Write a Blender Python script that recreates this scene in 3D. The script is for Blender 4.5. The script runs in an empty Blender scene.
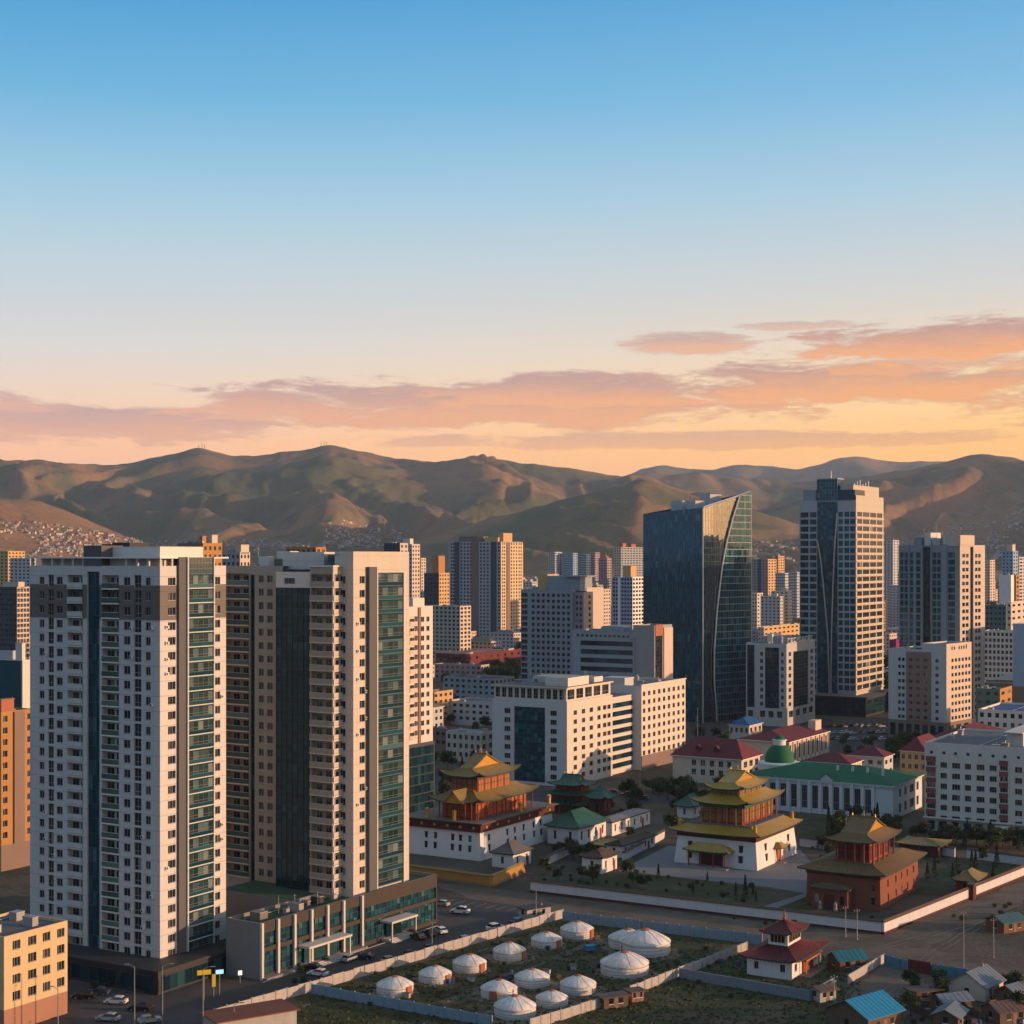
import bpy, bmesh, math, random
import numpy as np
from mathutils import Vector, Matrix

# ------------------------------------------------------------------ camera, world, sun, exposure
S = bpy.context.scene
COL = S.collection
R_ = random.Random(11)
H, F, HY = 85.0, 1600.0, 557.0          # eye height in metres, focal length in pixels, horizon row

cam_data = bpy.data.cameras.new('camera')
cam = bpy.data.objects.new('camera', cam_data); COL.objects.link(cam)
cam.location = (0, 0, H); cam.rotation_euler = (math.radians(90), 0, 0)
cam_data.sensor_width = 36; cam_data.lens = F / 1024 * 36
cam_data.shift_y = (HY - 512) / 1024
cam_data.clip_start = 1; cam_data.clip_end = 60000
S.camera = cam

SUN_EL, SUN_AZ = math.radians(7.5), math.radians(-9)       # azimuth from +X towards +Y
sdir = Vector((math.cos(SUN_EL) * math.cos(SUN_AZ), math.cos(SUN_EL) * math.sin(SUN_AZ), math.sin(SUN_EL)))
sun_data = bpy.data.lights.new('sun', 'SUN')
sun_data.energy = 5.0; sun_data.angle = math.radians(0.6); sun_data.color = (1.0, 0.585, 0.33)
sun = bpy.data.objects.new('sun', sun_data); COL.objects.link(sun)
sun.rotation_euler = sdir.to_track_quat('Z', 'Y').to_euler(); sun.location = (300, 0, 300)

S.view_settings.view_transform = 'Standard'; S.view_settings.look = 'None'
S.view_settings.exposure = 0.36; S.view_settings.gamma = 1.0
S.render.engine = 'CYCLES'
S.cycles.use_denoising = True
S.cycles.max_bounces = 6; S.cycles.diffuse_bounces = 3; S.cycles.glossy_bounces = 3
S.cycles.volume_bounces = 0; S.cycles.volume_step_rate = 4
S.cycles.sample_clamp_indirect = 4

def lin(r, g, b):
    f = lambda c: (c / 255 / 12.92) if c <= 10 else ((c / 255 + 0.055) / 1.055) ** 2.4
    return (f(r), f(g), f(b), 1)

class NT:
    """small helper to write node trees"""
    def __init__(s, tree):
        s.t = tree; tree.nodes.clear()
    def n(s, typ, **kw):
        nd = s.t.nodes.new(typ)
        for k, v in kw.items():
            setattr(nd, k, v)
        return nd
    def l(s, a, b):
        s.t.links.new(a, b)
    def put(s, sock, v):
        if isinstance(v, bpy.types.NodeSocket): s.l(v, sock)
        else: sock.default_value = v
    def math(s, op, a, b=None, c=None, clamp=False):
        nd = s.n('ShaderNodeMath', operation=op, use_clamp=clamp)
        for i, v in enumerate((a, b, c)):
            if v is not None: s.put(nd.inputs[i], v)
        return nd.outputs[0]
    def mix(s, fac, a, b, blend='MIX'):
        nd = s.n('ShaderNodeMix', data_type='RGBA', blend_type=blend)
        s.put(nd.inputs[0], fac); s.put(nd.inputs[6], a); s.put(nd.inputs[7], b)
        return nd.outputs[2]
    def ramp(s, fac, stops, interp='LINEAR'):
        nd = s.n('ShaderNodeValToRGB'); cr = nd.color_ramp; cr.interpolation = interp
        while len(cr.elements) > 1: cr.elements.remove(cr.elements[-1])
        for i, (p, c) in enumerate(stops):
            e = cr.elements[0] if i == 0 else cr.elements.new(p)
            e.position = p; e.color = c if len(c) == 4 else (*c, 1)
        s.put(nd.inputs[0], fac)
        return nd.outputs[0]
    def noise(s, vec, scale, detail=4, rough=0.55, dist=0.0):
        nd = s.n('ShaderNodeTexNoise')
        if vec is not None: s.l(vec, nd.inputs['Vector'])
        nd.inputs['Scale'].default_value = scale; nd.inputs['Detail'].default_value = detail
        nd.inputs['Roughness'].default_value = rough; nd.inputs['Distortion'].default_value = dist
        return nd.outputs['Fac']
    def smooth(s, v, lo, hi):
        nd = s.n('ShaderNodeMapRange', interpolation_type='SMOOTHSTEP')
        s.put(nd.inputs[0], v); nd.inputs[1].default_value = lo; nd.inputs[2].default_value = hi
        return nd.outputs[0]

world = bpy.data.worlds.new('World'); S.world = world; world.use_nodes = True
def build_world():
    t = NT(world.node_tree)
    out = t.n('ShaderNodeOutputWorld'); bg = t.n('ShaderNodeBackground')
    tc = t.n('ShaderNodeTexCoord'); sep = t.n('ShaderNodeSeparateXYZ'); t.l(tc.outputs['Generated'], sep.inputs[0])
    x, y, z = sep.outputs
    hor = t.math('SQRT', t.math('ADD', t.math('MULTIPLY', x, x), t.math('MULTIPLY', y, y)))
    el = t.math('DIVIDE', z, t.math('MAXIMUM', hor, 0.001))                    # tangent of the elevation
    az = t.math('ARCTAN2', x, y)                                               # 0 straight ahead, right positive
    e1 = t.math('MULTIPLY', el, 2.0, clamp=True)                               # ramp 0..1 = tan 0..0.5
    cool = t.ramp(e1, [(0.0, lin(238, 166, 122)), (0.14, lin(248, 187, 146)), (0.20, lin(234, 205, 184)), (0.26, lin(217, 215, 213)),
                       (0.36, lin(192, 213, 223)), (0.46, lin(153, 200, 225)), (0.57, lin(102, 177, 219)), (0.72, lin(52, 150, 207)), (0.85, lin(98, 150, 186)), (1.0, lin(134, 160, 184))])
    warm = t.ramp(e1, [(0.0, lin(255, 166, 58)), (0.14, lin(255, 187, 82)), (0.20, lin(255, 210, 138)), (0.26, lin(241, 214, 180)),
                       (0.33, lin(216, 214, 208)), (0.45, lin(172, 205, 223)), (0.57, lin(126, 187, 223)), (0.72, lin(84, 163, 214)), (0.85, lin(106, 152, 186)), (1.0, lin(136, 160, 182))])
    wf = t.smooth(az, -0.45, 0.5)
    back = t.smooth(t.math('ABSOLUTE', az), 1.9, 3.1)                          # behind the camera the warm side fades again
    wf = t.math('MULTIPLY', wf, t.math('SUBTRACT', 1.0, back))
    sky = t.mix(wf, cool, warm)
    lift = t.math('MULTIPLY', t.smooth(t.math('MULTIPLY', el, -1.0), -0.17, -0.02), 0.36); lm = t.n('ShaderNodeCombineColor')
    for q in range(3): t.put(lm.inputs[q], t.math('ADD', 1.0, lift))
    sky = t.mix(1.0, sky, lm.outputs[0], 'MULTIPLY')
    # dusk-blue sky opposite the sunset, and the bright band of glow round the low sun
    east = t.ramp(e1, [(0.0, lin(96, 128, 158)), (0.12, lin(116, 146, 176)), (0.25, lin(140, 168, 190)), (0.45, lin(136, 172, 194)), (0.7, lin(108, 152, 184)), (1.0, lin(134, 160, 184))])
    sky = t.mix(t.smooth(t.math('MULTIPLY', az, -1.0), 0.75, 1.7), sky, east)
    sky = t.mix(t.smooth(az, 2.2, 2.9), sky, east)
    ga = t.math('DIVIDE', t.math('SUBTRACT', az, math.pi / 2 - SUN_AZ), 0.50); ge = t.math('DIVIDE', t.math('SUBTRACT', el, 0.10), 0.16)
    glow = t.math('EXPONENT', t.math('MULTIPLY', t.math('ADD', t.math('MULTIPLY', ga, ga), t.math('MULTIPLY', ge, ge)), -1.0))
    # clouds: stretched banks with torn edges
    cv = t.n('ShaderNodeCombineXYZ'); t.put(cv.inputs[0], t.math('MULTIPLY', az, 7.0)); t.put(cv.inputs[1], t.math('MULTIPLY', el, 36.0))
    n1 = t.noise(cv.outputs[0], 2.0, 8, 0.62, 0.8)
    n2 = t.noise(cv.outputs[0], 9.0, 8, 0.66, 0.5)
    nz = t.math('ADD', t.math('MULTIPLY', t.math('SUBTRACT', n1, 0.5), 4.2), t.math('MULTIPLY', t.math('SUBTRACT', n2, 0.5), 1.7))
    total = None; under = None
    for (cx, cy, hw, hh, k) in ((690, 344, 70, 11, 0.8), (800, 329, 60, 5, 0.6), (950, 349, 165, 22, 1.0), (860, 386, 230, 22, 1.0), (960, 370, 150, 11, .8), (500, 404, 320, 25, 1.0), (640, 392, 260, 18, 1.0),
                                (300, 402, 110, 13, .8), (95, 428, 190, 19, 0.9), (690, 441, 300, 9, 0.6), (1300, 400, 320, 34, 1.0), (-400, 410, 360, 26, 0.9)):
        a0 = math.atan((cx - 512) / F); e0 = (HY - cy) / F
        dx = t.math('DIVIDE', t.math('SUBTRACT', az, a0), hw / F)
        dy = t.math('DIVIDE', t.math('SUBTRACT', el, e0), hh / F)
        q = t.math('SUBTRACT', 1.0, t.math('ADD', t.math('MULTIPLY', dx, dx), t.math('MULTIPLY', dy, dy)))
        m = t.math('MULTIPLY', t.smooth(t.math('ADD', q, nz), -0.30, 0.50), k)
        u = t.smooth(t.math('SUBTRACT', t.math('MULTIPLY', nz, 0.35), dy), -0.8, 0.7)   # sunlit belly of the bank
        u = t.math('MULTIPLY', u, m)
        total = m if total is None else t.math('MAXIMUM', total, m)
        under = u if under is None else t.math('MAXIMUM', under, u)
    ccol = t.mix(wf, lin(186, 148, 152), lin(190, 138, 122))
    ucol = t.mix(wf, lin(240, 174, 142), lin(255, 162, 80))
    cloud = t.mix(under, ccol, ucol)
    sky = t.mix(t.math('MULTIPLY', total, 0.84), sky, cloud)
    st = t.n('ShaderNodeTexSky', sky_type='NISHITA', sun_disc=False)
    st.sun_elevation = SUN_EL; st.sun_rotation = math.atan2(sdir.x, sdir.y); st.altitude = 1300; st.air_density = 1.0
    sky = t.mix(0.008, sky, st.outputs[0], 'ADD')
    gc = t.mix(glow, (0, 0, 0, 1), (5.6, 2.9, 0.9, 1)); sky = t.mix(1.0, sky, gc, 'ADD')
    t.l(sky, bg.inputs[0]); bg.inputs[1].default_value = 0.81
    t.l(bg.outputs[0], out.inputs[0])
build_world()

# ------------------------------------------------------------------ placing: picture measures -> metres on the ground
def at(px, D): return Vector(((px - 512) / F * D, D, 0))
def gdepth(py, z=0): return F * (H - z) / (py - HY)
def gp(px, py, z=0):
    p = at(px, gdepth(py, z)); p.z = z; return p
def zat(py, D): return H - (py - HY) / F * D

# ------------------------------------------------------------------ materials
MATS = {}
def mat(name, col, rough=0.8, var=0.12, scale=0.35, metallic=0.0, streak=0.0, bump=0.0, bscale=4.0, lines=0.0, lh=3.0, spec=0.2, patch=None, pscale=0.1, pth=(0.45, 0.6)):
    if name in MATS: return MATS[name]
    m = bpy.data.materials.new(name); m.use_nodes = True; MATS[name] = m
    t = NT(m.node_tree)
    out = t.n('ShaderNodeOutputMaterial'); b = t.n('ShaderNodeBsdfPrincipled'); t.l(b.outputs[0], out.inputs[0])
    tc = t.n('ShaderNodeTexCoord'); ov = tc.outputs['Object']
    base = (*col[:3], 1)
    if patch:
        pn = t.smooth(t.noise(ov, pscale, 6, 0.62), *pth)
        base = t.mix(pn, base, (*patch[:3], 1))
    n = t.noise(ov, scale, 5)
    v = t.math('ADD', 1 - var, t.math('MULTIPLY', n, 2 * var))
    n3 = t.noise(ov, scale * 9, 3)
    v = t.math('MULTIPLY', v, t.math('ADD', 1 - var * 0.6, t.math('MULTIPLY', n3, var * 1.2)))
    if streak:
        mp = t.n('ShaderNodeMapping'); mp.inputs['Scale'].default_value = (1.3, 1.3, 0.06); t.l(ov, mp.inputs[0])
        sn = t.noise(mp.outputs[0], 1.0, 4)
        v = t.math('MULTIPLY', v, t.math('ADD', 1 - streak, t.math('MULTIPLY', sn, 2 * streak)))
    if lines:
        sp = t.n('ShaderNodeSeparateXYZ'); t.l(ov, sp.inputs[0])
        fr = t.math('FRACT', t.math('DIVIDE', sp.outputs[2], lh))
        v = t.math('MULTIPLY', v, t.math('SUBTRACT', 1.0, t.math('MULTIPLY', t.math('LESS_THAN', fr, 0.06), lines)))
    hsv = t.n('ShaderNodeHueSaturation'); t.put(hsv.inputs['Color'], base); t.put(hsv.inputs['Value'], v)
    t.l(hsv.outputs[0], b.inputs['Base Color'])
    b.inputs['Roughness'].default_value = rough; b.inputs['Metallic'].default_value = metallic
    b.inputs['Specular IOR Level'].default_value = spec
    if bump:
        bn = t.n('ShaderNodeBump'); bn.inputs['Strength'].default_value = bump; bn.inputs['Distance'].default_value = 0.3
        t.l(t.noise(ov, bscale, 4), bn.inputs['Height']); t.l(bn.outputs[0], b.inputs['Normal'])
    return m

def glass(name, stops, rough=0.06, ior=1.55, spec=0.5, metallic=0.0, tint=None):
    """window glass seen from outside: dark room or curtain behind, each pane its own tone"""
    if name in MATS: return MATS[name]
    m = bpy.data.materials.new(name); m.use_nodes = True; MATS[name] = m
    t = NT(m.node_tree)
    out = t.n('ShaderNodeOutputMaterial'); b = t.n('ShaderNodeBsdfPrincipled'); t.l(b.outputs[0], out.inputs[0])
    oi = t.n('ShaderNodeObjectInfo'); ge = t.n('ShaderNodeNewGeometry')
    r = t.math('FRACT', t.math('ADD', oi.outputs['Random'], ge.outputs['Random Per Island']))
    c = t.ramp(r, stops, 'CONSTANT')
    t.l(c, b.inputs['Base Color'])
    b.inputs['Roughness'].default_value = rough; b.inputs['IOR'].default_value = ior
    b.inputs['Specular IOR Level'].default_value = spec; b.inputs['Metallic'].default_value = metallic
    b.inputs['Specular Tint'].default_value = (*(tint or (1, 1, 1)), 1)
    return m

G_WIN = glass('window_glass', [(0, (.012, .014, .018)), (.35, (.02, .022, .028)), (.65, (.03, .034, .04)), (.86, (.05, .05, .05)), (.95, (.10, .095, .085)), (.985, (.20, .19, .17))], ior=1.5)
G_TEAL = glass('teal_glass', [(0, (.007, .036, .054)), (.3, (.010, .050, .072)), (.55, (.014, .066, .090)), (.75, (.020, .082, .104)), (.9, (.05, .125, .145))], ior=1.6, tint=(.45, .8, .95))
G_BAY = glass('bay_glass', [(0, (.012, .03, .033)), (.3, (.02, .045, .048)), (.55, (.035, .07, .07)), (.75, (.08, .13, .13)), (.9, (.16, .20, .19))], ior=2.1)
G_DARK = glass('dark_glass', [(0, (.005, .020, .029)), (.4, (.007, .029, .041)), (.75, (.010, .038, .053)), (.93, (.02, .058, .074))], ior=1.5, tint=(.45, .8, .95))
G_TOWER = glass('tower_glass', [(0, (.004, .014, .021)), (.3, (.006, .022, .032)), (.55, (.009, .03, .042)), (.8, (.016, .04, .05)), (.93, (.03, .06, .065))], ior=3.6, rough=0.04)
G_TOWERB = glass('cool_reflection_tower_glass', [(0, (.007, .040, .058)), (.25, (.010, .052, .074)), (.5, (.013, .064, .088)), (.75, (.020, .078, .10)), (.92, (.04, .11, .125)), (.975, (.13, .15, .13))], ior=2.0, rough=0.05, tint=(.35, .75, 1.0))  # left-side copy of the tower glass; cool reflection put into tint and colour
G_RAIL = glass('green_balustrade_glass', [(0, (.05, .085, .08)), (.5, (.07, .11, .10)), (.8, (.10, .15, .14))], ior=1.5, rough=0.12)

M_ROOF = mat('grey_flat_roofing', (.13, .13, .135), .9, .25, .12, bump=.1)
M_ROOFB = mat('brown_flat_roofing', (.17, .15, .13), .9, .25, .12)
M_ROOFL = mat('pale_flat_roofing', (.30, .29, .28), .9, .2, .12)
M_WHITE = mat('white_paint', (.66, .65, .63), .7, .08, .3, streak=.06)
M_FRAME = mat('window_frame_white', (.34, .34, .33), .5, .05, 1)
M_BFRAME = mat('bay_frame_teal_grey', (.15, .165, .165), .5, .05, 1)
M_DFRAME = mat('window_frame_dark', (.05, .055, .06), .4, .05, 1)
M_METAL = mat('galvanised_metal', (.35, .36, .37), .45, .12, 1.5, metallic=.6)
M_DARK = mat('dark_cladding', (.035, .037, .04), .6, .15, .5)
M_ASPH = mat('asphalt', (.06, .057, .056), .95, .22, .07, bump=.1, patch=(.075, .07, .068), pscale=.06)

# ------------------------------------------------------------------ mesh builder
class MB:
    def __init__(s): s.v = []; s.f = []; s.m = []
    def quad(s, a, b, c, d, mi=0):
        i = len(s.v); s.v += [tuple(a), tuple(b), tuple(c), tuple(d)]; s.f.append((i, i + 1, i + 2, i + 3)); s.m.append(mi)
    def tri(s, a, b, c, mi=0):
        i = len(s.v); s.v += [tuple(a), tuple(b), tuple(c)]; s.f.append((i, i + 1, i + 2)); s.m.append(mi)
    def poly(s, pts, mi=0):
        i = len(s.v); s.v += [tuple(p) for p in pts]; s.f.append(tuple(range(i, i + len(pts)))); s.m.append(mi)
    def box(s, x0, x1, y0, y1, z0, z1, mi=0, top=None):
        i = len(s.v)
        s.v += [(x0, y0, z0), (x1, y0, z0), (x1, y1, z0), (x0, y1, z0), (x0, y0, z1), (x1, y0, z1), (x1, y1, z1), (x0, y1, z1)]
        for k, q in enumerate(((0, 3, 2, 1), (4, 5, 6, 7), (0, 1, 5, 4), (1, 2, 6, 5), (2, 3, 7, 6), (3, 0, 4, 7))):
            s.f.append(tuple(i + j for j in q)); s.m.append(top if (k == 1 and top is not None) else mi)
    def prism(s, poly, z0, z1, mi=0, top=None):
        n = len(poly); i = len(s.v)
        s.v += [(p[0], p[1], z0) for p in poly] + [(p[0], p[1], z1) for p in poly]
        for k in range(n):
            j = (k + 1) % n
            s.f.append((i + k, i + j, i + n + j, i + n + k)); s.m.append(mi)
        s.f.append(tuple(i + n + k for k in range(n))); s.m.append(mi if top is None else top)
        s.f.append(tuple(i + k for k in reversed(range(n)))); s.m.append(mi)
    def tube(s, p0, p1, r0, r1, n=8, mi=0, cap=True):
        p0, p1 = Vector(p0), Vector(p1); d = (p1 - p0).normalized()
        u = d.cross(Vector((0, 0, 1)) if abs(d.z) < .9 else Vector((1, 0, 0))).normalized(); w = d.cross(u)
        i = len(s.v)
        for p, r in ((p0, r0), (p1, r1)):
            for k in range(n):
                a = 2 * math.pi * k / n; s.v.append(tuple(p + u * (r * math.cos(a)) + w * (r * math.sin(a))))
        for k in range(n):
            j = (k + 1) % n; s.f.append((i + k, i + j, i + n + j, i + n + k)); s.m.append(mi)
        if cap:
            s.f.append(tuple(i + n + k for k in range(n))); s.m.append(mi)
            s.f.append(tuple(i + k for k in reversed(range(n)))); s.m.append(mi)
    def lathe(s, prof, n=24, c=(0, 0), mi=0, cap=True):
        i = len(s.v); m = len(prof)
        for (r, z) in prof:
            for k in range(n):
                a = 2 * math.pi * k / n; s.v.append((c[0] + r * math.cos(a), c[1] + r * math.sin(a), z))
        for q in range(m - 1):
            for k in range(n):
                j = (k + 1) % n; s.f.append((i + q * n + k, i + q * n + j, i + (q + 1) * n + j, i + (q + 1) * n + k)); s.m.append(mi)
        if cap:
            s.f.append(tuple(i + (m - 1) * n + k for k in range(n))); s.m.append(mi)
    def mesh(s, name, mats, weld=False, smooth=False):
        me = bpy.data.meshes.new(name); me.from_pydata(s.v, [], s.f)
        for m in (mats if isinstance(mats, (list, tuple)) else [mats]): me.materials.append(m)
        me.polygons.foreach_set('material_index', s.m)
        if weld:
            bm = bmesh.new(); bm.from_mesh(me); bmesh.ops.remove_doubles(bm, verts=bm.verts, dist=1e-3); bm.to_mesh(me); bm.free()
        if smooth: me.polygons.foreach_set('use_smooth', [True] * len(me.polygons))
        me.update(); return me
    def build(s, name, mats, parent=None, weld=False, smooth=False, **tags):
        if not s.f: return None
        return link(name, s.mesh(name, mats, weld, smooth), parent, **tags)

def link(name, me, parent=None, loc=None, rz=0.0, **tags):
    o = bpy.data.objects.new(name, me); COL.objects.link(o)
    if parent is not None: o.parent = parent
    if loc is not None: o.location = loc
    if rz: o.rotation_euler = (0, 0, rz)
    for k, v in tags.items():
        if v is not None: o[k] = v
    return o
def thing(name, label, cat, loc=(0, 0, 0), rz=0.0, group=None):
    return link(name, None, None, loc, rz, label=label, category=cat, group=group)
def copy_thing(root, loc, rz, label, group=None, scale=None):
    c = root.copy(); COL.objects.link(c); c.location = loc; c.rotation_euler = (0, 0, rz)
    if label: c['label'] = label
    if group: c['group'] = group
    if scale is not None: c.scale = (scale,) * 3 if not hasattr(scale, '__len__') else scale
    for ch in KIDS[root.name]:
        d = ch.copy(); COL.objects.link(d); d.parent = c
        for g in KIDS.get(ch.name, []):
            e = g.copy(); COL.objects.link(e); e.parent = d
    return c
KIDS = {}
def note_kids(root):
    KIDS[root.name] = list(root.children)
    for ch in root.children:
        if ch.children: KIDS[ch.name] = list(ch.children)

# ------------------------------------------------------------------ facades
class Face:
    """a vertical plane in a building's own frame; u runs left to right seen from outside, d outwards"""
    def __init__(s, ox, oy, rot):
        s.o = (ox, oy); s.rot = rot; c, n = math.cos(rot), math.sin(rot)
        s.U = (c, n); s.N = (n, -c)
    def p(s, u, z, d=0.0):
        return (s.o[0] + u * s.U[0] + d * s.N[0], s.o[1] + u * s.U[1] + d * s.N[1], z)
    def sub(s, u, d):
        q = s.p(u, 0, d); return Face(q[0], q[1], s.rot)

def fbox(mb, fc, u0, u1, d0, d1, z0, z1, mi=0):
    a, b = fc.p(u0, z0, d0), fc.p(u1, z1, d1)
    mb.box(min(a[0], b[0]), max(a[0], b[0]), min(a[1], b[1]), max(a[1], b[1]), z0, z1, mi)

def facade(mb, fc, W, z0, z1, ops=(), mi=0, bands=(), back=None):
    """wall sheet with real openings; ops = (u0, u1, z0, z1, depth, has_back)"""
    us = sorted({0.0, W, *(max(0, min(W, v)) for o in ops for v in (o[0], o[1]))})
    us = [u for i, u in enumerate(us) if i == 0 or u - us[i - 1] > 1e-4]
    cuts = sorted({z0, z1, *(min(max(q, z0), z1) for b in bands for q in (b[0], b[1]))})
    def bm(z):
        for b in bands:
            if b[0] <= z <= b[1]: return b[2]
        return mi
    for a, b in zip(us[:-1], us[1:]):
        c = (a + b) / 2; busy = sorted((o[2], o[3]) for o in ops if o[0] < c < o[1])
        z = z0; free = []
        for (p, q) in busy:
            if p > z + 1e-4: free.append((z, p))
            z = max(z, q)
        if z < z1 - 1e-4: free.append((z, z1))
        for (p, q) in free:
            zs = [p] + [k for k in cuts if p + 1e-4 < k < q - 1e-4] + [q]
            for r, t in zip(zs[:-1], zs[1:]):
                mb.quad(fc.p(a, r), fc.p(b, r), fc.p(b, t), fc.p(a, t), bm((r + t) / 2))
    for (u0, u1, p, q, d, hb) in ops:
        k = bm((p + q) / 2); d = -d
        mb.quad(fc.p(u0, p), fc.p(u0, q), fc.p(u0, q, d), fc.p(u0, p, d), k)
        mb.quad(fc.p(u1, p), fc.p(u1, p, d), fc.p(u1, q, d), fc.p(u1, q), k)
        mb.quad(fc.p(u0, p), fc.p(u0, p, d), fc.p(u1, p, d), fc.p(u1, p), k)
        mb.quad(fc.p(u0, q), fc.p(u1, q), fc.p(u1, q, d), fc.p(u0, q, d), k)
        if hb: mb.quad(fc.p(u0, p, d), fc.p(u1, p, d), fc.p(u1, q, d), fc.p(u0, q, d), k)

WIN = {}
def window_mesh(w, h, style='two', gl=None, fr=None):
    gl = gl or G_WIN; fr = fr or M_FRAME
    key = (round(w, 1), round(h, 1), style, gl.name, fr.name)
    if key in WIN: return WIN[key]
    w, h = key[0], key[1]
    mb = MB(); f = Face(-w / 2, 0, 0)
    ng = {'two': 2, 'three': 3, 'four': 4, 'door': 2}.get(style, 1); e = .004       # every light its own pane
    for k in range(ng): mb.quad(f.p(w * k / ng + e, 0, -.05), f.p(w * (k + 1) / ng - e, 0, -.05), f.p(w * (k + 1) / ng - e, h, -.05), f.p(w * k / ng + e, h, -.05), 1)
    if style != 'plain':
        if h < 2.2: fbox(mb, f, -.08, w + .08, .0, .24, -.07, -.005)
        t = .05
        fbox(mb, f, 0, t, -.05, .01, 0, h); fbox(mb, f, w - t, w, -.05, .01, 0, h)
        fbox(mb, f, t, w - t, -.05, .01, 0, t); fbox(mb, f, t, w - t, -.05, .01, h - t, h)
        n = {'one': 0, 'two': 1, 'three': 2, 'four': 3, 'door': 1}[style]
        for k in range(n):
            c = w * (k + 1) / (n + 1); fbox(mb, f, c - .028, c + .028, -.05, .005, t, h - t)
        if style == 'door' or h > 2: fbox(mb, f, t, w - t, -.05, .003, h * .32, h * .32 + .07)
    WIN[key] = mb.mesh('window', [fr, gl]); return WIN[key]

BAL = {}
def balcony_mesh(w, h, dep, panel, slab, rail=1.05):
    key = (round(w, 1), round(h, 1), dep, panel.name, slab.name, rail)
    if key in BAL: return BAL[key]
    w = key[0]; mb = MB(); f = Face(-w / 2, 0, 0)
    fbox(mb, f, 0, w, 0, dep, -.28, 0, 0)
    fbox(mb, f, .03, w - .03, dep - .10, dep - .05, .05, rail, 1)
    if dep > .35:
        fbox(mb, f, .0, .06, .02, dep - .11, .05, rail, 1); fbox(mb, f, w - .06, w, .02, dep - .11, .05, rail, 1)
    fbox(mb, f, 0, w, dep - .12, dep - .03, rail + .002, rail + .07, 0)
    BAL[key] = mb.mesh('balcony', [slab, panel]); return BAL[key]

BAY = {}
def bay_mesh(w, fh, dep, n, slab, gl, span, fr):
    key = (round(w, 1), round(fh, 2), dep, n, slab.name, gl.name)
    if key in BAY: return BAY[key]
    w = key[0]; mb = MB(); f = Face(-w / 2, 0, 0)
    fbox(mb, f, 0, w, 0, dep + .10, -.001, .2, 0)
    fbox(mb, f, .0, w, 0, dep - .02, .202, .95, 2)
    fbox(mb, f, .0, w, 0, dep - .04, 2.72, fh - .003, 2)
    pw = w / n
    for k in range(n):
        j = R_.uniform(-.015, .015)
        mb.quad(f.p(k * pw, .95, dep - .06 + j), f.p((k + 1) * pw, .95, dep - .06), f.p((k + 1) * pw, 2.72, dep - .06 + j), f.p(k * pw, 2.72, dep - .06), 1)
    for k in range(n + 1):
        c = min(max(k * pw, .04), w - .04); fbox(mb, f, c - .03, c + .03, dep - .3, dep, .952, 2.718, 3)
    for z in (.952, 1.5):
        fbox(mb, f, .08, w - .08, dep - .10, dep - .01, z, z + .06, 3)
    for (u, q) in ((0.0, .01), (w, -.01)):
        mb.quad(f.p(u + q, .95, 0), f.p(u + q, .95, dep - .06), f.p(u + q, 2.72, dep - .06), f.p(u + q, 2.72, 0), 1)
    BAY[key] = mb.mesh('bay_window', [slab, gl, span, fr]); return BAY[key]

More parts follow.
